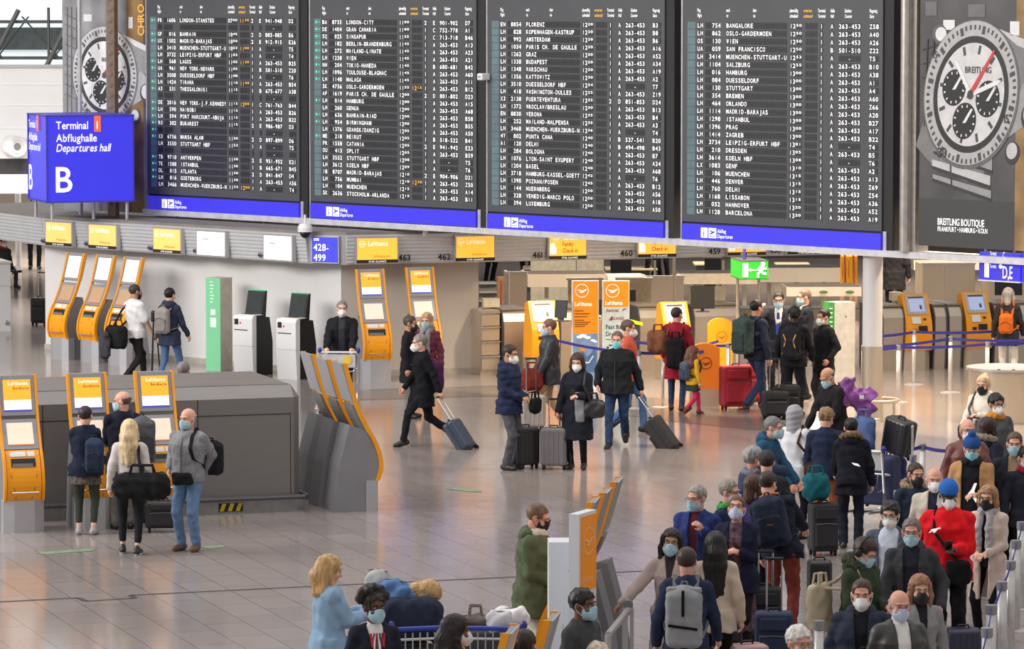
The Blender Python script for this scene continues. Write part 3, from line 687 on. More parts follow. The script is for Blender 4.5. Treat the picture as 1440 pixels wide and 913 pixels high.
# ------------------------------------------------------------------ LIT SIGNS ON THE FASCIA
SIGNY = lit((250, 164, 56), 1.15); SIGN_WASHED = lit((250, 178, 98), .95); SIGNW = lit((238, 240, 244), .55); SIGNK = mat('sign_black', (40, 34, 28), .5)  # second yellow is a washed-out copy, bright light on the left signs put in
SIGNO = mat('sign_amber_print', (226, 140, 20), .5); SIGNG = mat('sign_dark_print', (84, 62, 30), .7)
def fsign(px0, px1, pyt, pyb, p0, ang, label, kind='plain', pale=False):
    a, zt = plane_xz(px0, pyt, p0, ang); b, _ = plane_xz(px1, pyt, p0, ang); zc = plane_xz((px0 + px1) / 2, (pyt + pyb) / 2, p0, ang)[1]
    w = b - a; h = .44; x = Vector((math.cos(R(ang)), math.sin(R(ang)), 0)); n = Vector((math.sin(R(ang)), -math.cos(R(ang)), 0))
    root = thing('counter_sign', label, 'sign', Vector((p0.x, p0.y, 0)) + x * a + n * .11 + Vector((0, 0, 2.035)), ang, 'lit signs on the counter fascia')
    mb = MB(); mb.mt(0).bb(-.015, w + .015, 0.0, .09, -.02, h + .02); mb.mt(1).bb(0.015, w - .015, -.008, 0, 0.01, h - .01)
    white = kind == 'white'
    face = mb.build('panel', [ALU, SIGNW if white else (SIGN_WASHED if pale else SIGNY)], root)
    t = MB(); u = MB(); s = w / .72
    if kind == 'plain':
        crane(t, .10 * s, h * .76, .055, -.012, .12); t.text('Lufthansa', .2 * s, h * .68, .12, -.012, 'L', 0, w / 1.02)
        u.mt(0).text('lufthansa.com', .3 * s, h * .22, .062, -.012, 'L', 0, w / .95)
        u.mt(1).bb(.0, w, -.010, -.008, 0, h * .13); t.text('STAR ALLIANCE', w * .5, h * .02, .045, -.014, 'C', 0, w / .8)
        t.build('lettering', TXW, root); u.build('print', [SIGNO, SIGNK], root)
    elif kind == 'family':
        t.text('Lufthansa', .28 * s, h * .78, .10, -.012, 'L', 0, w / 1.0)
        u.mt(0).text('Family', .26 * s, h * .52, .105, -.012, 'L', 0, w / .95); u.text('Check-in', .26 * s, h * .26, .105, -.012, 'L', 0, w / .95)
        u.mt(1).bb(0, w, -.010, -.008, 0, h * .13); t.text('STAR ALLIANCE', w * .55, h * .02, .045, -.014, 'C', 0, w / .8)
        crane(t, .13 * s, h * .8, .05, -.012, .12); t.flat(circle(.07 * s, h * .55, .05, 14), -.011); t.bb(.02 * s, .14 * s, -.012, -.01, h * .2, h * .48)
        t.build('lettering', TXW, root); u.build('print', [SIGNG, SIGNK], root)
    elif white:
        for k in range(5): u.tube([(.16 * s + .03 * k, -.01, h * (.62 + .03 * (k % 3))), (.2 * s + .03 * k, -.01, h * (.7 + .02 * (k % 2)))], .006, 4)
        u.build('print', [G(170)], root)
    return root
qL = pL + nL * .03; qR = pR + nR * .03
for a, b, t, bt, k, l in ((70.6, 107, 311, 346, 'plain', 'first yellow lit counter sign from the left end of the fascia'),
                         (131, 170, 315, 350, 'plain', 'second yellow lit counter sign from the left end of the fascia'),
                         (222, 260.5, 321, 356, 'plain', 'third yellow lit counter sign, left of two white ones on the fascia'),
                         (283, 323, 326, 360, 'white', 'white lit counter sign beside the third yellow one on the fascia'),
                         (377, 417, 332, 366, 'white', 'white lit counter sign nearest the blue 428-499 sign')):
    fsign(a, b, t, bt, qL, BA, l, k, True)
for a, b, t, bt, k, l in ((499, 557, 336, 368, 'plain', 'yellow lit counter sign right of the blue 428-499 sign'),
                         (638, 693, 333, 367, 'plain', 'yellow lit counter sign between counter numbers 462 and 461'),
                         (769, 822, 333, 363, 'family', 'yellow family check-in sign right of number 461'),
                         (894, 948, 336, 362, 'family', 'yellow family check-in sign right of number 460'),
                         (1020, 1074, 345, 360, 'family', 'yellow check-in sign between numbers 459 and 458'),
                         (1104, 1157, 345, 358, 'plain', 'yellow sign at the right end of the fascia under the board')):
    fsign(a, b, t, bt, qR, UA, l, k)
def fnum(px, py, p0, ang, txt, m=TXB, sz=.15, al='C', wx=1.0):
    a, z = plane_xz(px, py, p0, ang); x = Vector((math.cos(R(ang)), math.sin(R(ang)), 0)); n = Vector((math.sin(R(ang)), -math.cos(R(ang)), 0))
    mb = MB(); mb.text(txt, 0, 0, sz, 0, al, 0, wx); mb.text(txt, 0, 0, sz, -.012, al, 0, wx); o = mb.build('counter_number', m)
    o.location = Vector((p0.x, p0.y, 0)) + x * a + n * .04 + Vector((0, 0, 2.06)); o.rotation_euler = (0, 0, R(ang))
    tag(o, 'dark counter number %s on the louvred fascia' % txt, 'counter number', 'counter numbers on the fascia')
NVY = mat('number_navy', (44, 44, 78), .5)
for px, t in ((64.5, '468'), (126, '467'), (215, '466'), (279, '465'), (371, '464')): fnum(px + 3.5, 345, qL, BA, t, NVY, .115, 'R', .95)
for px, t in ((568, '463'), (624, '462'), (755, '461'), (880, '460'), (1004, '459'), (1089, '458')): fnum(px, 362, qR, UA, t)
# blue sign on the corner panel
dK = (K2 - K1); angK = math.degrees(math.atan2(dK.y, dK.x)); Lk = dK.length; nK = Vector((math.sin(R(angK)), -math.cos(R(angK)), 0))
root = thing('counter_range_sign', 'blue lit sign reading 428-499 on the corner of the fascia', 'sign', K1 + nK * .05 + Vector((0, 0, 2.03)), angK)
a = plane_xz(441, 350, K1, angK)[0]; b = plane_xz(477, 350, K1, angK)[0]
mb = MB(); mb.mt(1).bb(a - .02, b + .02, 0, .06, -.01, .47).mt(0).bb(a, b, -.01, 0, 0.01, .45); mb.build('panel', [lit((56, 60, 200), .7), ALU], root)
mb = MB(); s = (b - a) / .5; mb.text('428-', a + .04, .21, .17, -.016, 'L', 0, s * .9); mb.text('499', a + .04, .03, .17, -.016, 'L', 0, s * .9); mb.bb(a + .04, a + .15, -.016, -.012, .385, .4); mb.bb(a + .04, a + .15, -.016, -.012, .41, .425); mb.build('lettering', TXW, root)
# white lit panel on the bent end
q = FAR.lerp(BEND, .72); fd = (BEND - FAR); fa = math.degrees(math.atan2(fd.y, fd.x))
root = thing('counter_sign', 'white lit panel on the far left bent end of the fascia', 'sign', (q.x + .1 , q.y - .08, 2.03), fa, 'lit signs on the counter fascia')
mb = MB(); mb.mt(0).bb(-.4, .4, 0, .05, 0, .46).mt(1).bb(-.37, .37, -.01, 0, .02, .44); mb.build('panel', [ALU, SIGNW], root)
# dome camera hanging at the corner, box camera between boards, small downlight lamp
root = thing('dome_camera', 'white dome security camera hanging above the 428-499 sign', 'camera', K1 + nK * .22 + Vector((.06, 0, 2.52)))
mb = MB(); mb.lathe([(.02, .35), (.02, .2), (.1, .19), (.13, .12), (.13, .05)], 18); mb.build('housing', WHITE, root); mb = MB(); mb.lathe([(.1, .05), (.09, 0), (.05, -.05), (.01, -.065)], 18); mb.build('dome', mat('dark_glass', (20, 20, 24), .08), root, True)
q = on_plane(680, 108, BP + nL * .12, BA)
root = thing('security_camera', 'small white box camera between the second and third departure board', 'camera', q, BA)
mb = MB(); mb.rbox((0, 0, 0), (.13, .2, .12), .02); mb.build('housing', WHITE, root); mb = MB(); mb.cyl((0, -.1, 0), .03, .01, 12); mb.tube([(0, .1, 0), (0, .2, .0)], .02); mb.build('bracket', DGREY, root)
# round white loudspeaker on the parapet
root = thing('round_loudspeaker', 'round white loudspeaker on the white parapet left of the blue box sign', 'loudspeaker', at_depth(22, 206, GY - .45), 24)
mb = MB(); mb.tube([(0, .3, 0), (0, .05, 0), (0, -.1, 0)], [.24, .24, .22], 24); mb.build('housing', WHITE, root); mb = MB(); mb.tube([(0, -.1, 0), (0, -.12, 0)], [.16, .15], 24); mb.build('grille', G(200), root); mb = MB(); mb.tube([(0, -.12, 0), (0, -.14, 0)], [.08, .07], 24); mb.build('cone', G(110), root)
# green exit box sign on its pole
q = at_depth(1042, 380, 72.5)
root = thing('exit_sign', 'green lit emergency exit box sign with running figure hanging on a pole', 'sign', (q.x, q.y, q.z), 8)
k = 72.5 / F_PX; w = 39 * k; h = 25 * k; GREEN = lit((40, 176, 46), .7)
mb = MB(); mb.mt(0).bb(-.005, w, 0, .9, -h / 2, h / 2).mt(1).bb(-.012, w + .008, -.008, .91, -h / 2 - .012, -h / 2).bb(-.012, w + .008, -.008, .91, h / 2, h / 2 + .012); mb.build('lightbox', [GREEN, DGREY], root)
mb = MB(); mb.bb(w * .06, w * .26, -.014, -.008, -h * .4, h * .4); mb.bb(w * .3, w * .58, -.014, -.008, -.012, .012); mb.flat([(w * .28, 0), (w * .36, -.035), (w * .36, .035)][::-1], -.008, .006)
z = 0.0; f = lambda pts, r=.022: mb.tube([(w * a, -.012, h * b) for a, b in pts], r, 6)
mb.ell((w * .80, -.014, h * .33), (.04, .01, .04), 10); f([(.77, .2), (.72, -.08)], .032); f([(.72, -.08), (.62, -.2), (.62, -.42)]); f([(.73, -.08), (.82, -.2), (.92, -.22)]); f([(.77, .18), (.68, .14), (.62, -.0)]); f([(.78, .18), (.86, .06), (.93, .1)]); mb.build('pictogram', TXW, root)
mb = MB(); mb.tube([(w * .25, .3, h / 2), (w * .25, .3, 2.9 - q.z)], .03, 10); mb.build('pole', mat('pole_blue', (66, 66, 150), .5), root)
for x_ in (.02, w - .08): mb = MB(); mb.cyl((x_, .4, -q.z), .026, q.z - h / 2, 10); mb.build('stand_post', STEELW, root)
# hanging blue direction sign at right, under the poster
pD = BP - nL * .08
a, zt = plane_xz(1377, 356, pD, BA); b, _ = plane_xz(1435, 370, pD, BA); _, zbm = plane_xz(1377, 393, pD, BA)
root = thing('direction_sign', 'blue hanging direction sign reading Terminal D,E at the right edge', 'sign', Vector((pD.x, pD.y, 0)) + ux * a + Vector((0, 0, zbm)), BA)
w = b - a; h = .5; mb = MB(); mb.mt(0).bb(0, w, 0, .12, 0, zt - zbm + .02).mt(1).bb(-.01, w, -.008, .13, -.02, 0).mt(0).bb(w + .03, w + .8, 0, .12, 0, h + .25); mb.build('lightbox', [BLUELIT, WHITE], root)
mb = MB(); k_ = w / 1.25; sc_ = (zt - zbm) / .5; mb.text('D,E', w * .58, .04, .27, -.008, 'L', 0, k_ * .8); mb.text('Terminal', w * .27, .19, .085, -.008, 'L', 0, k_ * .62); mb.bb(w * .14, w * .25, -.01, -.006, .04, .26); mb.flat(circle(w * .53, .22, .035, 14), -.008); mb.text('Terminal', w * .27, .385, .085, -.008, 'L', 0, k_ * .62); mb.text('C', w * .58, .36, .12, -.008, 'L', 0, k_ * .8); mb.build('lettering', TXW, root)
for k in (.2, 1.6): mb = MB(); mb.cyl((w * k * .5, .06, zt - zbm), .02, .12, 8); mb.build('hanger', ALU, root)
# ------------------------------------------------------------------ KIOSKS
def kids(o): return [c for c in bpy.data.objects if c.parent == o]
def copy_tree(o, parent=None):
    c = o.copy(); C.objects.link(c)
    if parent is not None: c.parent = parent
    for ch in list(o.children): copy_tree(ch, c)
    return c
def loft_strip(mb, prof, x0, x1, t):
    """Band that follows a y-z profile between x0 and x1, with thickness t behind it."""
    n = len(prof); back = [(y + t, z) for y, z in prof]
    V = [(x0, y, z) for y, z in prof] + [(x1, y, z) for y, z in prof] + [(x0, y, z) for y, z in back] + [(x1, y, z) for y, z in back]
    Fc = []
    for i in range(n - 1):
        Fc += [(i, i + 1, n + i + 1, n + i), (2 * n + i, 3 * n + i, 3 * n + i + 1, 2 * n + i + 1), (i, 2 * n + i, 2 * n + i + 1, i + 1), (n + i, n + i + 1, 3 * n + i + 1, 3 * n + i)]
    Fc += [(0, n, 3 * n, 2 * n), (n - 1, 3 * n - 1, 4 * n - 1, 2 * n - 1)]
    mb.add(V, Fc)
def bez(pts, n=6):
    """Catmull-Rom through y-z points."""
    out = []; m = len(pts)
    for i in range(m - 1):
        p0, p1, p2, p3 = pts[max(i - 1, 0)], pts[i], pts[i + 1], pts[min(i + 2, m - 1)]
        for k in range(n):
            t = k / n
            out.append(tuple(.5 * ((2 * b) + (-a + c) * t + (2 * a - 5 * b + 4 * c - d) * t * t + (-a + 3 * b - 3 * c + d) * t ** 3) for a, b, c, d in zip(p0, p1, p2, p3)))
    return out + [pts[-1]]
PROF = bez([(-.02, .40), (-.07, .56), (-.05, .75), (.03, .95), (.10, 1.06), (.26, 1.40), (.42, 1.95)])
def on_prof(prof, z):
    for a, b in zip(prof[:-1], prof[1:]):
        if a[1] <= z <= b[1]: u = (z - a[1]) / (b[1] - a[1]); return a[0] + (b[0] - a[0]) * u
    return prof[-1][0]
def sub(prof, z0, z1, dy=0.0, n=6): return [(on_prof(prof, z0 + (z1 - z0) * k / n) + dy, z0 + (z1 - z0) * k / n) for k in range(n + 1)]
SCY, SCW, SCB = lit((250, 160, 40), .85), lit((240, 242, 248), .6), lit((70, 74, 170), .6)
SCE = lit((226, 206, 184), .55); SCHAZY = lit((250, 236, 214), .75); SCDIM = lit((176, 142, 106), .4)  # cream screen colour holds the overexposed haze on the rear kiosks
SIDEG = mat('kiosk_side_grey', (140, 140, 144), .5, .3, .05, 3); FRG = mat('kiosk_frame_grey', (150, 150, 156), .45, .3, .05, 3)
def kiosk(label, loc, rot, group, variant='full'):
    root = thing('checkin_kiosk', label, 'check-in kiosk', loc, rot, group)
    mb = MB(); pg = [(-.258, .0), (-.13, -.055), (.13, -.055), (.258, .0), (.258, .14), (-.258, .14)]
    mb.prism_z(pg, .0, .405); mb.build('base', mat('kiosk_base', (186, 186, 190), .4, .45, .04, 3), root)
    mb = MB(); pr = [(.06, 0.0)] + sub(PROF, .40, 1.06, .03); mb.prism_x(pr + [(.36, 1.14), (.50, .6), (.58, 0)], -.24, .24); mb.build('rear_housing', SIDEG, root)
    mb = MB(); mb.mt(0); loft_strip(mb, sub(PROF, .40, 1.03, -.004, 10), -.215, .215, .03); mb.mt(1)
    for s in (-1, 1):
        for a, b in ((.42, .55), (.55, .72), (.72, .98)):
            x = lambda z: s * (.10 + .105 * min(1, (z - .42) / .5)); ya, yb = on_prof(PROF, a) - .007, on_prof(PROF, b) - .007
            mb.add([(x(a) - .004, ya, a), (x(a) + .004, ya, a), (x(b) + .004, yb, b), (x(b) - .004, yb, b)], [(0, 1, 2, 3)])
    bd = mb.build('body', [ORANGE, mat('seam_brown', (120, 78, 20), .5)], root)
    for s in (-1, 1):
        mb = MB(); loft_strip(mb, sub(PROF, .40, 1.95, -.025, 22), s * .225, s * .258, .06); mb.build('side_rail', ORANGE, root)
    mb = MB(); loft_strip(mb, sub(PROF, 1.44, 1.945, .034, 4), -.25, .25, .022); mb.build('back_cover', mat('cover_silver', (170, 170, 174), .4, .3, .04, 3), root)
    mb = MB(); loft_strip(mb, sub(PROF, 1.04, 1.40, .034, 4), -.21, .21, .03); mb.build('neck', SIDEG, root)
    for nm, z0, z1 in (('touchscreen_panel', 1.04, 1.40), ('display_panel', 1.45, 1.94)):
        mb = MB(); loft_strip(mb, sub(PROF, z0, z1, -.008, 2), -.222, .222, .05); pn = mb.build(nm, FRG, root)
        mb = MB()
        if nm == 'display_panel':
            a, b = z0 + .05, z1 - .05
            if variant == 'pale':
                mb.mt(0); loft_strip(mb, sub(PROF, a, b, -.014, 2), -.18, .18, .004)
                mb.build('screen', [SCHAZY], pn)
            else:
                m = a + (b - a) * .36
                mb.mt(0); loft_strip(mb, sub(PROF, m, b, -.014, 2), -.175, .175, .004); mb.mt(1); loft_strip(mb, sub(PROF, a + .02, m, -.014, 2), -.175, .175, .004); mb.mt(2); loft_strip(mb, sub(PROF, a, a + .02, -.014, 2), -.175, .175, .004)
                sc = mb.build('screen', [SCY, SCW, SCB], pn)
                t = MB(); t.mt(0); yy = on_prof(PROF, b - .07)
                for q in range(2):
                    t.mt(q); t.text(('Lufthansa', 'Bordkarte')[q], (-.11, -.05)[q], 0, (.062, .046)[q], 0)
                for v in t.v:
                    pass
                ang = math.atan2(.16, .54); k = 0
                for i_, v in enumerate(t.v):
                    z = v.z + (b - .065); v.z = z; v.y = on_prof(PROF, z) - .017
                nf = len(t.v)
                for i_, f in enumerate(t.f):
                    if t.m[i_] == 1:
                        for j in set(f): pass
                seen = {j for i_, f in enumerate(t.f) if t.m[i_] == 1 for j in f}
                for j in seen: t.v[j].z -= .055; t.v[j].y = on_prof(PROF, t.v[j].z) - .017
                t.build('screen_lettering', [TXW, SIGNG], sc)
        else:
            mb.mt(0); loft_strip(mb, sub(PROF, z0 + .055, z1 - .04, -.014, 2), -.165, .165, .004); mb.mt(1); loft_strip(mb, sub(PROF, z0 + .05, z0 + .062, -.016, 2), -.165, .165, .004)
            mb.build('screen', [SCE if variant != 'pale' else SCDIM, lit((220, 120, 70), .4)], pn)
    mb = MB(); loft_strip(mb, sub(PROF, .955, 1.015, -.012, 2), -.16, .04, .006); loft_strip(mb, sub(PROF, .955, 1.015, -.012, 2), .06, .15, .006); mb.build('card_panel', WHITE, root)
    mb = MB(); mb.mt(0); loft_strip(mb, sub(PROF, .83, .93, -.012, 2), -.155, .155, .006); mb.mt(1); loft_strip(mb, sub(PROF, .83, .87, -.016, 1), -.14, .12, .004); mb.build('ticket_slot', [BLACK, G(110)], root)
    mb = MB(); mb.tube([(-.17, -.06, .52), (-.17, -.13, .515), (0, -.14, .515), (.17, -.13, .515), (.17, -.06, .52)], .009, 8); mb.build('tray_bar', CHROME, root)
    return root
KG = 'tall orange check-in kiosks'
K_FULL = kiosk('tall orange check-in kiosk standing alone at the far left edge', P(34, 749) + nR * -.02, UA, KG)
K_PALE = kiosk('leftmost of the three tall orange kiosks at the pale rear wall', P(84, 505.5), BA, KG, 'pale')
def place(proto, px, py, rot, label, z=0):
    c = copy_tree(proto); c.location = P(px, py, z); c.rotation_euler = (0, 0, R(rot)); c['label'] = label; return c
place(K_PALE, 126, 509.5, BA, 'middle of the three tall orange kiosks at the pale rear wall')
place(K_PALE, 165, 513.5, BA, 'third tall orange kiosk at rear wall, behind the man in white shirt')
place(K_FULL, 133, 744.5, UA, 'tall orange kiosk used by the person in navy top and dark leggings')
place(K_FULL, 228, 741, UA, 'tall orange kiosk behind the blonde woman and bald man with backpack')
place(K_FULL, 530, 538.5, UA, 'tall orange kiosk at the wall right of the man pushing a trolley')
place(K_FULL, 600, 534.5, UA, 'tall orange kiosk at the wall behind the couple in dark coats')
for (tx, ty), l in (((478, 509), 'nearest of the three tall kiosks seen side-on by the steel cabin'), ((456, 503.5), 'middle of the three tall kiosks seen side-on by the steel cabin'), ((434, 496), 'farthest of the three tall kiosks seen side-on by the steel cabin')):
    g = P(tx, ty, 1.95); c = copy_tree(K_FULL); a = R(UA + 90); c.rotation_euler = (0, 0, a); c['label'] = l
    c.location = (g.x + math.sin(a) * .42, g.y - math.cos(a) * .42, 0)
for (tx, ty), l in (((866, 674), 'farthest of the three kiosks leaning right near the white cabinet'), ((850, 689), 'middle of the three kiosks leaning right near the white cabinet'), ((833, 702), 'nearest of the three kiosks leaning right near the white cabinet')):
    g = P(tx, ty, 1.95); c = copy_tree(K_FULL); a = R(-97); c.rotation_euler = (0, 0, a); c['label'] = l
    c.location = (g.x + math.sin(a) * .42, g.y - math.cos(a) * .42, 0)
for (tx, ty), l in (((716, 884), 'kiosk at the bottom edge right of the luggage trolley'), ((774, 866), 'kiosk half hidden behind the white cabinet at the bottom')):
    g = P(tx, ty, 1.95); c = copy_tree(K_FULL); a = R(-97); c.rotation_euler = (0, 0, a); c['label'] = l
    c.location = (g.x + math.sin(a) * .42, g.y - math.cos(a) * .42, 0)
# short kiosks between the desks
SP = bez([(-.02, .36), (-.05, .55), (-.03, .80), (.03, .97), (.22, 1.36)])
def short_kiosk(label, loc, rot):
    root = thing('bag_tag_kiosk', label, 'check-in kiosk', loc, rot, 'short orange kiosks between the desks')
    mb = MB(); mb.prism_z([(-.25, .1), (-.12, 0), (.12, 0), (.25, .1), (.25, .5), (-.25, .5)], 0, .36); mb.build('base', STEELW, root)
    mb = MB(); mb.prism_x(sub(SP, .36, 1.36, .01, 10) + [(.40, 1.30), (.50, .36)], -.25, .25); mb.build('body', ORANGE, root)
    mb = MB(); loft_strip(mb, sub(SP, 1.0, 1.34, -.004, 2), -.2, .2, .02); pn = mb.build('screen_panel', mat('panel_silver', (190, 180, 166), .4, .3), root)
    mb = MB(); mb.mt(0); loft_strip(mb, sub(SP, 1.05, 1.28, -.010, 2), -.145, .145, .004); mb.mt(1); loft_strip(mb, sub(SP, 1.28, 1.31, -.010, 1), -.145, .145, .004); loft_strip(mb, sub(SP, 1.09, 1.16, -.014, 1), .05, .09, .003); mb.build('screen', [lit((170, 184, 222), .35), mat('screen_bar', (70, 66, 74), .4)], pn)
    mb = MB(); mb.mt(0); loft_strip(mb, sub(SP, .84, .96, -.008, 2), -.14, .03, .006); mb.mt(1); loft_strip(mb, sub(SP, .70, .80, -.008, 2), -.02, .15, .006); loft_strip(mb, sub(SP, .70, .75, -.008, 2), -.14, -.06, .006); loft_strip(mb, sub(SP, .9, .93, -.008, 2), .08, .14, .006); mb.build('card_panel', [WHITE, BLACK], root)
    return root
S0 = short_kiosk('short orange kiosk at the desks behind the man with beige trousers', P(767, 533), UA)
place(S0, 953, 535, UA, 'short orange kiosk behind the woman in the red coat')
place(S0, 1292, 521, UA, 'short orange kiosk right of the white column')
place(S0, 1376, 518, UA, 'short orange kiosk nearest the grey-haired woman at right')

# ------------------------------------------------------------------ GREY STEEL CABIN
CB = P(424, 719); sx = lambda px, py: plane_xz(px, py, CB, UA)[0]
CABM = mat('cabin_steel', (128, 124, 122), .42, .35, .03, 2, .04, 0, .5, 60, 0, (1, 1, 9)); CABT = mat('cabin_top', (120, 112, 108), .5, .3, .06, 2)
L0 = sx(-60, 740); root = thing('steel_cabin', 'long low brushed steel cabin behind the three kiosks at left', 'cabin', CB, UA)
D0, H0, ch = 2.15, 1.66, .16
mb = MB(); mb.prism_x([(0.02, .16), (0.0, .2), (0, H0 - ch), (ch, H0 - .005), (D0 - .05, H0 - .005), (D0, H0 - .1), (D0, .16)], L0, -.10)
mb.add([(-.10, 0, .16), (0.0, .12, .16), (0, D0 - .1, .16), (-.1, D0, .16), (-.10, 0, H0 - ch), (0, .12, H0 - ch), (0, D0 - .1, H0 - .1), (-.1, D0, H0 - .1), (-.10, ch, H0 - .005), (-.10, D0 - .05, H0 - .005)],
       [(0, 1, 5, 4), (1, 2, 6, 5), (2, 3, 7, 6), (4, 5, 8), (8, 5, 6, 9), (9, 6, 7)])
mb.build('body', CABM, root)
mb = MB(); mb.bb(L0, -.12, ch, D0 - .06, H0 - .004, H0 + .002); mb.build('top', CABT, root)
SEAM = mat('seam_dark', (52, 50, 50), .6)
xs = sx(278, 600); mb = MB(); mb.bb(xs - .006, xs + .006, -.004, .0, .2, H0 - ch); mb.bb(L0, -.14, -.004, 0, H0 - ch - .22, H0 - ch - .208); mb.bb(-.15, -.14, -.004, 0, .2, H0 - ch - .2); mb.bb(sx(60, 600) - .006, sx(60, 600) + .006, -.004, 0, .2, H0 - ch); mb.build('seam', SEAM, root)
mb = MB(); mb.bb(L0, -.06, .02, D0, .0, .16); mb.build('plinth', mat('plinth_grey', (150, 148, 146), .5, .3), root)
mb = MB(); mb.tube([(L0, -.06, .2), (.03, -.06, .2), (.09, 0, .2), (.09, .5, .2)], .03, 8); mb.build('bumper_rail', DGREY, root)
x0 = sx(308, 716); x1 = sx(342, 716); mb = MB(); mb.mt(0).bb(x0, x1, .012, .02, .03, .14); mb.mt(1)
for k in range(3): a = x0 + (x1 - x0) * (k + .1) / 3; w = (x1 - x0) / 6; mb.add([(a, .010, .035), (a + w, .010, .035), (a + w * 1.7, .010, .135), (a + w * .7, .010, .135)], [(0, 1, 2, 3)])
mb.build('hazard_tape', [BLACK, mat('hazard_yellow', (216, 186, 20), .5)], root)

# ------------------------------------------------------------------ BAG DROPS, TOTEMS, BANNERS
def bag_drop(label, loc):
    root = thing('bag_drop_terminal', label, 'self-service terminal', loc, BA + 6, 'white and black self-service terminals')
    mb = MB(); mb.mt(0).prism_x([(0.0, 0), (-.03, .5), (-.03, 1.0), (.0, 1.06), (.08, 1.06), (.08, 0)], -.23, .23); mb.mt(1).bb(-.232, .232, -.034, .05, .52, .526); mb.build('front_shell', [WHITE, G(170)], root)
    mb = MB(); mb.prism_x([(.08, 0), (.08, 1.05), (.42, 1.02), (.5, .6), (.5, 0)], -.235, .235); mb.build('rear_body', BLACK, root)
    mb = MB(); mb.mt(0).bb(-.2, .2, .06, .3, 1.055, 1.075).mt(1).bb(-.15, .1, .1, .22, 1.075, 1.08); mb.build('ledge', [OFFW, DGREY], root)
    mb = MB(); mb.prism_x([(.25, 1.05), (.34, 1.48), (.40, 1.48), (.36, 1.02)], -.2, .2); sc = mb.build('screen_housing', BLACK, root)
    mb = MB(); mb.add([(-.17, .262, 1.13), (.17, .262, 1.13), (.17, .325, 1.44), (-.17, .325, 1.44)], [(0, 1, 2, 3)]); mb.build('screen', mat('dim_screen', (52, 58, 60), .15), sc)
    mb = MB(); mb.bb(-.2, .2, .335, .405, 1.48, 1.495); mb.build('green_lamp', lit((40, 160, 110), .8), root)
    mb = MB(); mb.mt(0).bb(-.19, -.10, -.036, -.03, .90, 1.0).mt(1).ell((-.05, -.032, .93), (.02, .008, .02), 8).mt(0).bb(-.19, .12, -.036, -.02, .80, .815); mb.build('card_slot', [BLACK, mat('red_dot', (200, 40, 40), .5)], root)
    return root
bag_drop('white and black self-service terminal left of two, beside the green totem', P(343, 528)); bag_drop('white and black self-service terminal right of two, nearest the trolley man', P(404, 533.5))
GRN = lit((62, 178, 104), .45); GRNL = lit((70, 220, 100), .8)
def small_lines(mb, x, z, w, n, y, h=.012, gap=.05):
    for k in range(n): mb.bb(x, x + w * (.5 + .5 * ((k * 37) % 10) / 10), y - .003, y, z - k * gap, z - k * gap + h)
root = thing('info_totem', 'green-fronted information totem against the pale rear wall', 'totem', P(300, 521.5), BA + 12)
mb = MB(); mb.bb(-.16, .16, .02, .36, 0, 1.66); mb.build('body', mat('totem_beige', (196, 186, 170), .5), root)
mb = MB(); mb.bb(-.16, .16, 0, .02, 0, 1.66); pn = mb.build('front_panel', lit((120, 194, 146), .2), root)
mb = MB(); small_lines(mb, -.06, 1.58, .09, 7, -.001, .02, .06); mb.bb(-.05, .05, -.004, -.001, 1.0, 1.1); mb.bb(-.06, .07, -.004, -.001, .78, .95); mb.build('print', mat('pale_print', (206, 236, 214), .5, 0, .02, 2, 0, .3), pn)
cT = P(1166, 556); root = thing('info_totem', 'grey-white totem with green edge standing left of the white column', 'totem', cT, UA + 2)
mb = MB(); mb.bb(0.09, .47, 0, .3, 0, 1.56); mb.build('body', mat('totem_pale', (192, 190, 188), .5), root); mb = MB(); mb.prism_z([(.09, 0), (.09, .3), (-.02, .24), (-.0, .04)], 0, 1.56); pn = mb.build('front_panel', mat('totem_green', (58, 142, 70), .5), root)
mb = MB(); mb.box((.035, .01, .62), (.07, .012, .2), R(-26)); mb.build('lit_tile', GRNL, root); mb = MB(); mb.box((.30, -.004, 1.32), (.02, .006, .03)); mb.build('emblem', DGREY, root)
mb = MB()
for k in range(8): mb.box((.03, .012, 1.46 - k * .075), (.05, .012, .02), R(-26))
mb.build('print', mat('pale_print', (206, 236, 214), .5), pn)
# tall advertising totems before the desks
def totem(px, py, label, group=None):
    root = thing('advert_totem', label, 'totem', P(px, py), UA - 14, group)
    mb = MB(); mb.bb(-.23, .23, 0, .09, 0.02, 1.86); mb.bb(-.25, .25, -.1, .2, 0, .02); mb.build('body', WHITE, root); return root
OR2 = mat('totem_orange', (232, 140, 20), .45, 0, .02, 2, 0, .12); PRN = mat('brown_print', (120, 70, 20), .5)
root = totem(823, 548, 'orange totem with sky picture in its lower half before the desks')
mb = MB(); mb.mt(0).bb(-.21, .215, -.006, 0, .96, 1.85).mt(1).bb(-.21, .215, -.006, 0, .08, .96); pn = mb.build('front_panel', [OR2, mat('print_sky', (126, 152, 184), .5, 0, .25, 5)], root)
mb = MB(); crane(mb, -.06, 1.69, .115, -.008); mb.text('Lufthansa', -.18, 1.43, .1, -.009, 'L', 0, .72)
for cx, cz, r in ((-.1, .9, .05), (-.04, .92, .06), (.04, .89, .05), (.13, .84, .04), (.17, .82, .03)): mb.flat(circle(cx, cz, r, 12, r * .45), -.009)
mb.build('lettering', TXW, pn)
mb = MB(); small_lines(mb, -.18, 1.34, .3, 3, -.007, .014, .05); small_lines(mb, -.18, 1.18, .32, 4, -.007, .014, .035); mb.build('print', PRN, pn)
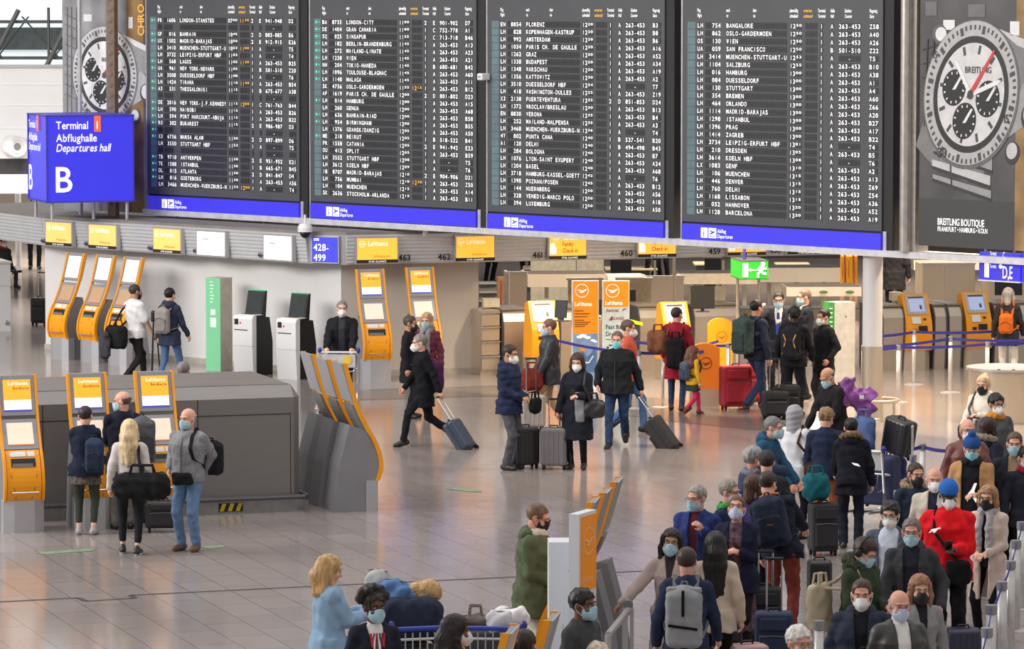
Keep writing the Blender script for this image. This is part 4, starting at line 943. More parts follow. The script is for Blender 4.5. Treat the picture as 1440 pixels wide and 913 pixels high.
mb = MB(); mb.mt(0).flat([(-.1, .66), (.0, .64), (-.02, .74), (-.06, .78), (-.1, .74)], -.008); mb.mt(1).flat([(-.2, .6), (-.12, .56), (-.05, .66), (.03, .56), (.1, .62), (.16, .72), (.19, .6), (.19, .3), (-.2, .3)][::-1], -.009); mb.mt(2).tube([(-.14, -.01, .55), (-.06, -.01, .46), (.06, -.01, .46), (.14, -.01, .58)], .018, 4); mb.build('picture', [mat('print_orange', (222, 140, 60), .5), mat('print_blue', (74, 106, 150), .5), mat('print_pale', (190, 210, 226), .5)], pn)
root = FASTBAG = totem(866, 548, 'totem with orange head and white Fast Bag Drop text before the desks')
mb = MB(); mb.mt(0).bb(-.21, .215, -.006, 0, 1.41, 1.85).mt(1).bb(-.21, .215, -.006, 0, .08, 1.41); pn = mb.build('front_panel', [OR2, mat('totem_grey', (190, 206, 204), .5)], root)
mb = MB(); crane(mb, -.06, 1.69, .115, -.008); mb.text('Lufthansa', -.18, 1.45, .1, -.009, 'L', 0, .72); mb.build('lettering', TXW, pn)
mb = MB(); mb.mt(0).text('Austrian', -.17, 1.33, .085, -.009, 'L', 0, .7); mb.flat([(.1, 1.34), (.19, 1.39), (.12, 1.38)][::-1], -.008); mb.text('SWISS', -.04, 1.19, .075, -.009, 'L', 0, .85); mb.flat([(-.12, 1.185), (-.06, 1.185), (-.05, 1.25), (-.08, 1.25)][::-1], -.008)
mb.mt(1).text('Fast Bag', -.17, 1.04, .10, -.009, 'L', 0, .85); mb.text('Drop', -.17, .92, .10, -.009, 'L', 0, .85); mb.bb(-.17, .17, -.009, -.006, .855, .862); small_lines(mb, -.12, .75, .2, 2, -.007, .02, .12); mb.flat(circle(-.14, .72, .02, 10), -.008); mb.build('print', [mat('print_wine', (150, 40, 52), .5), TXB], pn)
# orange rounded panels
def round_panel(label, px, py, w, h, m, rot, base, lz, lm):
    root = thing('rounded_panel', label, 'panel', P(px, py), rot)
    top = [(w / 2 * math.cos(t), h - .13 + .13 * math.sin(t)) for t in [math.pi * k / 12 for k in range(13)]]
    mb = MB(); mb.prism([(w / 2, base)] + top + [(-w / 2, base)], 0, .07); pn = mb.build('panel', m, root)
    if base > .1: mb = MB(); mb.bb(-w / 2, w / 2, .0, .08, 0, base); mb.build('base', STEELW, root)
    else: mb = MB(); mb.bb(-w / 2, w / 2, -.08, .2, 0, base); mb.build('base', STEELW, root)
    mb = MB(); crane(mb, .02, lz, .1, -.003, .12); mb.build('emblem', lm, pn)
round_panel('bright yellow-orange rounded panel with ringed bird emblem at the desks', 1013, 538, .44, 1.12, mat('panel_yellow', (246, 170, 24), .45, 0, .02, 2), UA - 6, .04, .79, mat('emblem_amber', (180, 110, 10), .5))
round_panel('darker orange rounded panel on steel base with ringed bird emblem', 991, 571, .49, 1.03, mat('panel_orange', (222, 124, 28), .45, 0, .02, 2), UA - 16, .28, .70, mat('emblem_brown', (96, 44, 20), .5))
# white cabinet and its sign slab in the foreground
root = thing('white_cabinet', 'tall plain white cabinet with small green emblem in the foreground', 'cabinet', P(772, 1003), 2)
kx = 8.0 / 1140; mb = MB(); mb.mt(0).bb(0, .345, 0, .34, 0, 1.62).mt(1).bb(.342, .348, .0, .34, 0, 1.62); bd = mb.build('body', [mat('cabinet_white', (224, 228, 234), .4, 0, .012, 2), G(160)], root)
mb = MB(); mb.flat([(.18, 1.34), (.22, 1.34), (.215, 1.36), (.205, 1.36), (.2, 1.385), (.195, 1.36), (.185, 1.36)][::-1], -.002); mb.build('emblem', mat('emblem_green', (40, 120, 80), .5), bd)
mb = MB(); mb.bb(.13, .145, -.006, 0, .0, .85); mb.build('door_handle', CHROME, bd)
sp = P(826, 1012); root = thing('sign_slab', 'upright orange and white slab sign beside the white cabinet', 'sign', (sp.x, sp.y, 0), 66)
mb = MB(); mb.bb(-.21, .21, 0, .10, 0, 1.95); mb.build('body', mat('cabinet_white', (224, 228, 234), .4, 0, .012, 2), root)
mb = MB(); mb.mt(0).bb(-.17, .20, -.005, 0, 1.22, 1.92).mt(1).bb(-.17, .20, -.005, 0, .8, .93); pn = mb.build('front_panel', [OR2, mat('slab_green', (70, 130, 80), .5)], root)
mb = MB(); crane(mb, .015, 1.68, .13, -.008, .1); mb.text('Lufthansa', -.15, 1.30, .09, -.009, 'L', 0, .72); mb.build('lettering', mat('slab_pale_orange', (250, 206, 140), .5), pn)
mb = MB(); mb.text('Austrian', -.15, 1.12, .085, -.009, 'L', 0, .65); mb.text('SWISS', -.06, .99, .08, -.009, 'L', 0, .7); mb.flat([(-.15, .98), (-.09, .98), (-.07, 1.06), (-.11, 1.06)][::-1], -.008); mb.build('print', mat('print_wine', (150, 40, 52), .5), pn)

# ------------------------------------------------------------------ CHECK-IN DESKS
DP = [(0.02, 0), (0.0, .25), (-.05, .70), (-.04, .95), (.02, 1.08), (.10, 1.14), (1.0, 1.14), (1.0, 0)]
DTOP = mat('desk_top', (150, 138, 122), .4, .2)
def desk(px0, px1, p0, ang, label):
    a = s_at(px0, p0, ang); b = s_at(px1, p0, ang); x = Vector((math.cos(R(ang)), math.sin(R(ang)), 0))
    root = thing('checkin_desk', label, 'check-in desk', Vector((p0.x, p0.y, 0)) + x * a, ang, 'steel check-in desks')
    w = b - a; mb = MB(); mb.prism_x(DP, 0.012, w - .012); mb.build('front_shell', STEELW, root)
    mb = MB(); mb.bb(0, w, .06, 1.02, 1.14, 1.17); mb.build('worktop', DTOP, root)
    for s in (0.0, w): mb = MB(); mb.prism_x([(y * 1.0 - .012 * (y < .3), z * 1.01) for y, z in DP], s - .012, s + .012); mb.build('side_cheek', DGREY, root)
    return root
pA = P(700, 528); pB = P(1300, 520)
desk(707, 746, pA, UA, 'steel check-in desk nearest the end of the pale wall'); desk(787, 846, pA, UA, 'steel check-in desk behind the orange totem')
desk(898, 931, pA, UA, 'steel check-in desk left of the red-coated woman'); desk(975, 1040, pA, UA, 'steel check-in desk behind the bright orange rounded panel')
desk(1240, 1270, pB, UA, 'steel check-in desk right behind the white column'); desk(1313, 1330, pB, UA, 'narrow steel desk between the two right-hand short kiosks, left half'); desk(1333, 1352, pB, UA, 'narrow steel desk between the two right-hand short kiosks, right half'); desk(1398, 1450, pB, UA, 'steel check-in desk behind the grey-haired woman')
# drawer unit by the wall end
root = thing('drawer_unit', 'steel drawer unit with bright rails at the end of the pale wall', 'cabinet', pA + Vector((math.cos(R(UA)), math.sin(R(UA)), 0)) * s_at(677, pA, UA), UA)
mb = MB(); mb.bb(0, .36, .06, .7, 0, 1.15); mb.build('body', STEELW, root)
for k in range(4): mb = MB(); mb.bb(.015, .345, .03, .06, .1 + k * .26, .33 + k * .26); d = mb.build('drawer', STEELW, root); mb = MB(); mb.bb(.0, .36, .0, .03, .325 + k * .26, .345 + k * .26); mb.build('handle_rail', CHROME, d)
# things on and behind the desks, set at their own depth
def on_desk(px, py, ang=UA, dy=.35):
    q = on_plane(px, py, pA - nR * dy, UA); return q
def backbox(name, label, cat, px0, px1, pyt, pyb, Y, dep, m, ang=UA - 14, group=None):
    a = at_depth(px0, pyb, Y); b = at_depth(px1, pyt, Y); w = b.x - a.x; z0 = max(a.z, 0.0)
    root = thing(name, label, cat, (a.x, a.y, z0), ang, group); mb = MB(); h = b.z - z0
    return root, w, h
def steel_screen(label, px0, px1, pyt, Y, dep=.9, m=STEELW):
    root, w, h = backbox('steel_partition', label, 'partition', px0, px1, pyt, 600, Y, dep, m)
    mb = MB(); mb.bb(0, w, 0, .05, .02, h); mb.bb(0, .05, .05, dep, .02, h); mb.bb(w - .05, w, .05, dep, .02, h); mb.build('panel', m, root)
    mb = MB(); mb.bb(-.02, w + .02, -.02, .08, h, h + .03); mb.build('cap_rail', ALU, root); mb = MB(); mb.bb(0.05, .12, .01, .09, 0, .02); mb.bb(w - .12, w - .05, .01, .09, 0, .02); mb.build('foot', BLACK, root); return root
steel_screen('tall steel partition box behind the desk nearest the pale wall', 713, 741, 384, 84)
steel_screen('steel partition panel between the totems and the dark monitor', 908, 962, 390, 84)
steel_screen('steel partition left of the right-hand short kiosks', 1296, 1372, 372, 84)
steel_screen('wide steel partition at the right edge behind the grey-haired woman', 1390, 1450, 397, 83)
def hood(label, px0, px1, pyt, pyb, Y, legs=2, m=STEELW, dep=1.0, ang=2, cat='baggage hood', nm='baggage_hood'):
    a = at_depth(px0, pyb, Y); b = at_depth(px1, pyt, Y); w = b.x - a.x; h = b.z - a.z
    root = thing(nm, label, cat, (a.x, a.y, 0), ang)
    mb = MB(); z0 = a.z; mb.prism_x([(0, z0), (.05, z0 + h), (dep, z0 + h), (dep, z0 + .02)], 0, w); mb.build('shell', m, root)
    mb = MB(); mb.bb(.02, w - .02, .08, dep - .05, z0 + h, z0 + h + .012); mb.build('top_recess', mat('hood_recess', (60, 54, 48), .6), root)
    for k in range(legs): x = w * (k + .5) / legs if legs > 1 else w * .5; mb = MB(); mb.bb(x - .04, x + .04, .3, .38, 0, z0); mb.build('leg', STEEL, root)
    return root
hood('bright steel hood above the baggage belt behind the short kiosk', 742, 853, 386, 404, 85)
hood('long bright steel hood behind the green exit sign', 1064, 1182, 377, 397, 90, 3)
BELT = hood('steel baggage belt with two green oval labels behind the uniformed men', 1106, 1212, 404, 417, 86, 3, nm='baggage_belt', cat='baggage belt')
hood('long low steel belt behind the dark monitor', 955, 1068, 385, 400, 88, 3, DTOP, nm='baggage_belt', cat='baggage belt')
hood('steel hood under the poster at right', 1285, 1385, 366, 380, 88, 2)
hood('steel belt behind the totems', 757, 905, 426, 440, 80.5, 3, DTOP, nm='baggage_belt', cat='baggage belt')
hood('dark steel belt running behind the two uniformed men', 1040, 1215, 436, 452, 79.5, 4, DTOP, nm='baggage_belt', cat='baggage belt')
for px in (1158, 1195):
    q = at_depth(px, 411, 85.92); mb = MB(); mb.T = Matrix.Translation(q); mb.flat(circle(0, 0, .09, 16, .035), 0, .03); attach(mb.build('oval_label', mat('oval_green', (84, 120, 78), .5)), BELT)
# perforated hood at right of the totems, cylinders and ducts
root, w, h = backbox('perforated_hood', 'perforated pale hood between the second totem and steel panel', 'hood', 857, 908, 389, 404, 84.5, .8, STEELW)
mb = MB(); mb.mt(0).prism_x([(0, 0), (.3, h), (.9, h), (.9, 0)], 0, w); mb.mt(1)
for i in range(12):
    for j in range(4): mb.box((w * (i + .5) / 12, .3 * (j + .5) / 4 - .006, h * (j + .5) / 4), (w / 26, .01, h / 9), 0, R(-40))
mb.build('shell', [mat('hood_pale', (206, 190, 164), .5), WBD], root)
mb = MB(); mb.bb(.1, .18, .4, .48, -root.location.z, 0); mb.bb(w - .18, w - .1, .4, .48, -root.location.z, 0); mb.build('leg', STEEL, root)
# monitors seen from behind, small boxes
def monitor(label, px, py, Y, w, h, ang, stand_z):
    q = at_depth(px, py, Y); g = P(px, py + 15, stand_z); root = thing('monitor', label, 'monitor', (g.x, g.y, stand_z), ang, None)
    mb = MB(); zc = h * .5 + .06; mb.box((0, 0, zc), (w, .04, h), 0, R(-8)); mb.build('screen_back', BLACK, root); mb = MB(); mb.bb(-.03, .03, .02, .05, .01, zc); mb.bb(-.12, .12, -.06, .12, 0, .015); mb.build('stand', DGREY, root); return root
monitor('dark monitor seen from behind above the yellow-orange rounded panel', 988, 424, 76.6, .42, .40, 0, 1.17)
monitor('dark monitor behind the orange totem', 835, 433, 76.2, .30, .26, 0, 1.17)
monitor('monitor on the desk left of the orange totem', 789, 437, 76.1, .22, .30, -30, 1.17)
monitor('dark monitor behind the desk at right', 1418, 405, 78.5, .5, .28, 0, 1.17)
def small_box(label, px, py, Y, d, m, ang=10, z=1.17):
    q = P(px, py + 5, z); root = thing('carton', label, 'carton', (q.x, q.y, z), ang); mb = MB(); mb.rbox((0, 0, d[2] / 2), d, .01); mb.build('body', m, root); mb = MB(); mb.bb(-d[0] / 2 + .01, d[0] / 2 - .01, -d[1] / 2 - .004, -d[1] / 2, d[2] * .6, d[2] * .66); mb.build('flap', OFFW, root)
CRM = mat('cream_card', (238, 222, 186), .6)
small_box('cream carton on the desk left of the dark monitor', 690, 427, 77.0, (.3, .2, .16), CRM); small_box('cream printer carton beside the dark monitor', 1011, 418, 77.5, (.2, .2, .26), CRM); small_box('cream carton on the desk right of the white column', 1260, 418, 80.5, (.2, .25, .16), CRM)
# card printers in the bright bay: white upright units
for px, l in ((799, 'first'), (868, 'second')):
    q = at_depth(px, 440, 77.3); root = thing('luggage_printer', 'white upright printer cabinet in the bright bay, %s from the left' % l, 'printer', (q.x, q.y, 1.17 if 0 else 0), 0)
    mb = MB(); mb.mt(0).bb(0, .62, .2, .5, 0, 1.52).mt(1).bb(.14, .34, .19, .2, 1.1, 1.34); mb.build('body', [CRM, DGREY], root); mb = MB(); mb.bb(-.03, .65, .16, .52, 1.52, 1.56); mb.build('lid', OFFW, root)
# distant wooden locker and orange lockers, shelf stack
root, w, h = backbox('wooden_locker', 'brown wooden locker at the far left of the desk hall', 'locker', 700, 713, 391, 600, 87, .5, None); mb = MB(); mb.bb(0, w + .1, 0, .5, 0, h); mb.build('body', mat('locker_wood', (150, 96, 60), .5, 0, .2, 6), root); mb = MB(); mb.bb(.06, .08, -.02, 0, .1, h - .05); mb.build('door_edge', DGREY, root)
for k, (p0, p1, l) in enumerate(((1182, 1187, 'narrow left'), (1188.5, 1199, 'wide middle'), (1200.5, 1206, 'narrow right'))):
    root, w, h = backbox('orange_locker', l + ' bright orange locker panel behind the baggage belts', 'locker', p0, p1, 361, 600, 96, .5, None, 0, 'orange lockers'); mb = MB(); mb.prism_x([(0, 0), (0, h), (.4, h + .08), (.4, 0)], 0, w); mb.build('body', ORANGE, root); mb = MB(); mb.bb(w * .42, w * .46, -.01, 0, .3, h - .1); mb.build('door_edge', BLACK, root)
root, w, h = backbox('shelf_stack', 'grey shelf stack in the dark at the left end of the desk hall', 'shelf', 674, 699, 398, 600, 86, .5, None); mb = MB(); mb.bb(0, w, .05, .5, 0, h); mb.build('body', G(90), root)
for k in range(5): mb = MB(); mb.bb(0, w, 0, .06, h * (k + 1) / 5 - .03, h * (k + 1) / 5); mb.build('shelf', ALU, root)
# slim posts that divide the desk hall
for px, y0, Y in ((715, 384, 83.6), (948, 362, 83), (1329, 372, 83.4), (921, 366, 95), (1017, 366, 95)):
    q = at_depth(px, y0, Y); mb = MB(); mb.cyl((q.x, q.y, 0), .028, q.z, 8); mb.lathe([(.07, 0), (.07, .015), (.03, .02)], 10, (q.x, q.y, 0)); o = mb.build('steel_post', STEELW); tag(o, 'slim steel post rising among the steel desks and hoods', 'post', 'slim steel posts in the desk hall')
# far tables and dark back panels
for px0, px1, py, Y, l in ((735, 760, 377, 96, 'pale round far counter left'), (975, 1012, 371, 98, 'wide cream far counter below number 459'), (1090, 1140, 372, 100, 'low far counter behind the long steel hood'), (850, 925, 378, 99, 'pale far counter below number 460')):
    root, w, h = backbox('far_counter', l + ' in the dark back of the desk hall', 'counter', px0, px1, py, 600, Y, .8, None, 0); mb = MB(); mb.rbox((w / 2, .4, h - .02), (w, .8, .05), .02); mb.build('top', CRM, root); mb = MB(); mb.bb(w * .15, w * .85, .1, .7, 0, h - .045); mb.build('body', G(70), root)
root, w, h = backbox('partition_panel', 'dark upright panel behind the second totem', 'partition', 858, 888, 366, 600, 93, .1, None, 0); mb = MB(); mb.bb(0, w, 0, .1, 0, h); mb.build('panel', BLACK, root); mb = MB(); mb.bb(-.02, w + .02, -.02, .12, h, h + .03); mb.build('cap', DGREY, root)
root, w, h = backbox('partition_panel', 'dark upright panel below counter number 459', 'partition', 990, 1014, 364, 600, 94, .1, None, 0); mb = MB(); mb.bb(0, w, 0, .1, 0, h); mb.build('panel', BLACK, root); mb = MB(); mb.bb(-.02, w + .02, -.02, .12, h, h + .03); mb.build('cap', DGREY, root)
root, w, h = backbox('partition_panel', 'cream back panel under the fascia above the steel hood', 'partition', 746, 849, 360, 600, 92, .1, None, 0); mb = MB(); mb.mt(0).bb(0, w * .62, 0, .1, 0, h).bb(w * .63, w, 0.02, .1, 0, h); mb.build('panel', CRM, root); mb = MB(); mb.bb(-.02, w + .02, -.02, .12, h, h + .03); mb.build('cap', ALU, root)
# far white counter at left edge
root = thing('white_counter', 'white counter block cut by the left edge of the picture', 'counter', P(15.5, 466), 20); mb = MB(); mb.mt(0).bb(-2.2, 0, 0, 1.0, 0, 1.36).mt(1).bb(-2.2, .002, -.004, 0, .9, .91); mb.build('body', [WHITE, G(180)], root); mb = MB(); mb.bb(-2.2, .02, -.03, 1.02, 1.36, 1.40); mb.build('top', OFFW, root); mb = MB(); mb.ell((-.1, -.03, .18), (.05, .03, .05), 10); mb.build('knob', ALU, root)
q = at_depth(26, 372, 104); mb = MB(); mb.cyl((q.x, q.y, 0), .07, 2.5, 10); struct(mb.build('column_far', WHITE))
root = thing('desk_monitor', 'dark flat screen edge sticking out beside the white counter', 'monitor', P(22, 463) + Vector((0, .5, 1.05)), 20); mb = MB(); mb.box((0, 0, .12), (.1, .25, .05), 0, .3); mb.build('screen', BLACK, root); mb = MB(); mb.bb(-.2, .0, .05, .1, .08, .1); mb.build('arm', DGREY, root)

# ------------------------------------------------------------------ QUEUE BARRIERS
POSTM = mat('post_silver', (202, 200, 198), .35, .55)
def post(loc, label, group, h=.95, to=(), r=.036, belt=BLUEB, zb=None):
    root = thing('barrier_post', label, 'barrier post', loc, 0, group)
    mb = MB(); mb.lathe([(.17, 0), (.17, .008), (.05, .022)], 20); mb.build('base_plate', POSTM, root); mb = MB(); mb.cyl((0, 0, .02), r, h - .10, 14); mb.build('pole', POSTM, root, True)
    mb = MB(); mb.cyl((0, 0, h - .08), r * 1.12, .08, 14); mb.build('belt_cassette', mat('cassette_grey', (150, 150, 152), .4, .3), root)
    for t, sag in to:
        d = Vector(t) - Vector(loc); n = 6; mb = MB(); V = []
        pr = Vector((-d.y, d.x, 0)).normalized() * .003
        for k in range(n + 1):
            u = k / n; c = d * u; zz = (h - .04) - sag * 4 * u * (1 - u)
            V += [(c.x - pr.x, c.y - pr.y, zz - .023), (c.x - pr.x, c.y - pr.y, zz + .023), (c.x + pr.x, c.y + pr.y, zz + .023), (c.x + pr.x, c.y + pr.y, zz - .023)]
        mb.add(V, [(4 * k + j, 4 * k + (j + 1) % 4, 4 * k + 4 + (j + 1) % 4, 4 * k + 4 + j) for k in range(n) for j in range(4)]); mb.build('belt', belt, root)
    return root
g1 = 'silver posts of the far belt barrier'
a1, a2, a3, a4, a5 = P(1285, 541), P(1336, 552), P(1263, 566), P(1388, 561), P(1421, 538)
post(a1, 'silver barrier post before the orange short kiosk right of the column', g1, to=((P(1222, 548), .02), (a5, .03), ))
post(a2, 'silver barrier post between the two right-hand short kiosks', g1, to=((P(1222, 566), .02), (P(1460, 553), .03)))
post(a3, 'silver barrier post nearest the right of the white column', g1, to=((P(1225, 569), .01), (a4, .02)))
post(a4, 'silver barrier post before the last short kiosk', g1, to=((P(1460, 556), .02),)); post(a5, 'silver barrier post before the grey-haired woman', g1, to=((P(1460, 536), .01),))
b1, b2, b3 = P(898, 575), P(932, 573), P(972, 560)
post(b1, 'silver barrier post right of the man with blue mask and jeans', g1, to=((P(762, 548), .05), (P(1012, 570), .03)))
post(b2, 'slim silver barrier post left of the red-coated woman', g1, to=((P(1010, 556), .03),), r=.026)
post(P(1024, 563), 'silver barrier post behind the red suitcase', g1, to=((P(884, 556), .04), ))
post(P(1214, 566), 'barrier post half hidden behind the white column', g1)
# yellow belt pieces at desks
for (pa, pb, l) in (((1, 2), (3, 4), ''),):
    mb = MB(); A = at_depth(884, 451, 75.6); B = at_depth(904, 456, 75.4); d = B - A
    mb.add([A + Vector((0, 0, -.03)), B + Vector((0, 0, -.03)), B + Vector((0, 0, .03)), A + Vector((0, 0, .03)), A + Vector((0, .01, -.03)), B + Vector((0, .01, -.03)), B + Vector((0, .01, .03)), A + Vector((0, .01, .03))], [(0, 1, 2, 3), (5, 4, 7, 6), (3, 2, 6, 7), (0, 4, 5, 1)])
    attach(mb.build('yellow_belt', mat('belt_yellow', (226, 226, 20), .6, 0, .02, 2, 0, .2)), FASTBAG)
g2 = 'silver posts of the near queue barrier'
near = [(1437, 734), (1429, 760), (1421, 789), (1409, 818), (1394, 851), (1388, 883), (1376, 925)]
labs = ['topmost silver barrier post at the right edge', 'second silver barrier post from the top at the right edge', 'third silver barrier post from the top at right', 'fourth silver barrier post from the top at right', 'fifth silver barrier post from top, short gap from the red-jacket man', 'silver barrier post below the fifth, nearest the navy suitcase', 'lowest silver barrier post at right, cut by the bottom edge']
pts = [P(x, y, .97) for x, y in near]
for k, q in enumerate(pts):
    g = Vector((q.x, q.y, 0)); to = ((Vector((pts[k + 1].x, pts[k + 1].y, 0)), .04),) if k < len(pts) - 1 else ()
    post(g, labs[k], g2, .97, to, .05)
q1, q2, q3 = P(1284, 640, .97), P(1297, 624, .97), P(1262, 690, .97); q0 = P(1256, 632, .97); gz = lambda q: Vector((q.x, q.y, 0))
post(gz(q2), 'silver barrier post behind the black-masked man, beside a thin pole', g2, .97, ((gz(q0), .01), (gz(P(1340, 630, .97)), .02)), .045)
post(gz(q1), 'silver barrier post with dark belt box right of the loaded trolley', g2, .97, ((gz(q3), .06),), .04)
post(gz(q3), 'silver barrier post between the loaded trolley and asian man with glasses', g2, .97, ((gz(P(1228, 770, .97)), .06),), .04)
post(gz(P(1228, 770, .97)), 'silver barrier post behind the hooded green parka', g2, .97, (), .04)
post(gz(P(1152, 873, .97)), 'silver barrier post at the bottom beside the white-haired man', g2, .97, (), .05)
mb = MB(); q = gz(q1) + Vector((.02, .3, 0)); mb.cyl((q.x, q.y, 0), .015, 1.28, 10); mb.ell((q.x, q.y, 1.29), (.02, .02, .03), 8); mb.lathe([(.1, 0), (.1, .01), (.02, .02)], 14, q); tag(mb.build('thin_pole', POSTM), 'thin silver pole standing behind the barrier post with belt box', 'pole')
# steel handrail in the foreground
ra, rb_ = P(883, 852, 1.0), P(836, 912, 1.0); ga, gb = gz(ra), gz(rb_)
root = thing('handrail_gate', 'silver handrail with end post gripped by the woman in beige coat', 'handrail', ga)
mb = MB(); mb.bb(-.055, .0, -.05, .05, 0, .98); mb.bb(.02, .055, -.05, .05, 0, .98); mb.build('end_post', ALU, root); mb = MB(); mb.tube([(0, 0, 1.0), (0, .1, 1.01)], .05, 10); mb.build('post_cap', MGREY, root)
mb = MB(); d = gb - ga; d = d.normalized() * 1.6; mb.tube([(0, -.05, .96), (d.x, d.y, .96)], .035, 10); mb.build('rail', ALU, root); mb = MB(); mb.cyl((d.x, d.y, 0), .035, .96, 12); mb.build('far_post', ALU, root)
# ------------------------------------------------------------------ FIGURES: distance-field modelling on a grid, meshed as one surface
f32 = np.float32
class Field:
    def __init__(s, x0, x1, y0, y1, zs, dx):
        s.x = np.arange(x0, x1 + dx, dx).astype(f32); s.y = np.arange(y0, y1 + dx, dx).astype(f32); s.z = np.asarray(zs, f32)
        s.F = np.full((len(s.x), len(s.y), len(s.z)), 1.0, f32)
    def win(s, lo, hi, m):
        i = [np.searchsorted(a, v - m) for a, v in zip((s.x, s.y, s.z), lo)]; j = [np.searchsorted(a, v + m) for a, v in zip((s.x, s.y, s.z), hi)]
        sl = tuple(slice(max(a - 1, 0), b + 1) for a, b in zip(i, j))
        return sl, s.x[sl[0]][:, None, None], s.y[sl[1]][None, :, None], s.z[sl[2]][None, None, :]
    def put(s, sl, d, k, sub=False):
        A = s.F[sl]
        if A.size == 0: return
        if sub:
            h = np.clip(.5 - .5 * (A + d) / k, 0, 1); s.F[sl] = A * (1 - h) - d * h + k * h * (1 - h)
        elif k <= 0: s.F[sl] = np.minimum(A, d)
        else:
            h = np.clip(.5 + .5 * (d - A) / k, 0, 1); s.F[sl] = d * (1 - h) + A * h - k * h * (1 - h)
    def cap(s, a, b, ra, rb, k=.02, sub=False, sq=None):
        a = np.asarray(a, f32); b = np.asarray(b, f32); r = max(ra, rb); sl, X, Y, Z = s.win(np.minimum(a, b), np.maximum(a, b), r + k + .02)
        d = b - a; L2 = max(float(d @ d), 1e-9)
        t = np.clip(((X - a[0]) * d[0] + (Y - a[1]) * d[1] + (Z - a[2]) * d[2]) / L2, 0, 1)
        q = np.sqrt((X - a[0] - t * d[0]) ** 2 + (Y - a[1] - t * d[1]) ** 2 + (Z - a[2] - t * d[2]) ** 2) - (ra + (rb - ra) * t)
        s.put(sl, q, k, sub)
    def chain(s, pts, rs, k=.02):
        for i in range(len(pts) - 1): s.cap(pts[i], pts[i + 1], rs[i], rs[i + 1], k)
    def ell(s, c, r, k=.02, M=None, sub=False, cut=None):
        """Ellipsoid; M maps local to body axes; cut(x,y,z local) is intersected."""
        R_ = max(r); c = np.asarray(c, f32); sl, X, Y, Z = s.win(c - R_, c + R_, k + .02)
        X, Y, Z = X - c[0], Y - c[1], Z - c[2]
        if M is not None:
            m = np.asarray(M, f32); X, Y, Z = (m[0, 0] * X + m[1, 0] * Y + m[2, 0] * Z, m[0, 1] * X + m[1, 1] * Y + m[2, 1] * Z, m[0, 2] * X + m[1, 2] * Y + m[2, 2] * Z)
        n = np.sqrt((X / r[0]) ** 2 + (Y / r[1]) ** 2 + (Z / r[2]) ** 2); g = np.sqrt((X / r[0] ** 2) ** 2 + (Y / r[1] ** 2) ** 2 + (Z / r[2] ** 2) ** 2) + 1e-6
        d = n * (n - 1) / g
        if cut is not None: d = np.maximum(d, cut(X, Y, Z))
        s.put(sl, d, k, sub)
    def rbox(s, c, h, r, k=.01, M=None, sub=False, noise=None):
        c = np.asarray(c, f32); R_ = float(np.linalg.norm(h)) + r; sl, X, Y, Z = s.win(c - R_, c + R_, k + .02)
        X, Y, Z = X - c[0], Y - c[1], Z - c[2]
        if M is not None:
            m = np.asarray(M, f32); X, Y, Z = (m[0, 0] * X + m[1, 0] * Y + m[2, 0] * Z, m[0, 1] * X + m[1, 1] * Y + m[2, 1] * Z, m[0, 2] * X + m[1, 2] * Y + m[2, 2] * Z)
        qx, qy, qz = np.abs(X) - h[0] + r, np.abs(Y) - h[1] + r, np.abs(Z) - h[2] + r
        d = np.sqrt(np.maximum(qx, 0) ** 2 + np.maximum(qy, 0) ** 2 + np.maximum(qz, 0) ** 2) + np.minimum(np.maximum(qx, np.maximum(qy, qz)), 0) - r
        s.put(sl, d, k, sub)
    def loft(s, tab, org, M, k=.03):
        """Stack of ellipses (t, rx, ry, cy) along the local z axis of frame (org, M)."""
        tab = np.asarray(tab, f32); t0, t1 = tab[0, 0], tab[-1, 0]; R_ = float(max(tab[:, 1].max(), tab[:, 2].max())) + .08
        m = np.asarray(M, f32); a = np.asarray(org, f32) + m[:, 2] * t0; b = np.asarray(org, f32) + m[:, 2] * t1
        sl, X, Y, Z = s.win(np.minimum(a, b), np.maximum(a, b), R_ + k)
        X, Y, Z = X - org[0], Y - org[1], Z - org[2]
        X, Y, Z = (m[0, 0] * X + m[1, 0] * Y + m[2, 0] * Z, m[0, 1] * X + m[1, 1] * Y + m[2, 1] * Z, m[0, 2] * X + m[1, 2] * Y + m[2, 2] * Z)
        sh = Z.shape; zz = Z.ravel(); rx = np.interp(zz, tab[:, 0], tab[:, 1]).reshape(sh).astype(f32); ry = np.interp(zz, tab[:, 0], tab[:, 2]).reshape(sh).astype(f32); cy = np.interp(zz, tab[:, 0], tab[:, 3]).reshape(sh).astype(f32)
        Y = Y - cy; n = np.sqrt((X / rx) ** 2 + (Y / ry) ** 2); g = np.sqrt((X / rx ** 2) ** 2 + (Y / ry ** 2) ** 2) + 1e-5
        d = np.where(n > .05, n * (n - 1) / g, -np.minimum(rx, ry))
        d = np.maximum(d, np.maximum(t0 - Z, Z - t1)); s.put(sl, d.astype(f32), k)
    def grid(s): return s.x[:, None, None], s.y[None, :, None], s.z[None, None, :]
    def cut(s, fn): s.F = np.maximum(s.F, fn(*s.grid())).astype(f32)
    def carve(s, fn): s.F = np.maximum(s.F, -fn(*s.grid())).astype(f32)
    def rough(s, fn, band=.05):
        m = np.abs(s.F) < band; i, j, k = np.nonzero(m); s.F[m] += fn(s.x[i], s.y[j], s.z[k]).astype(f32)
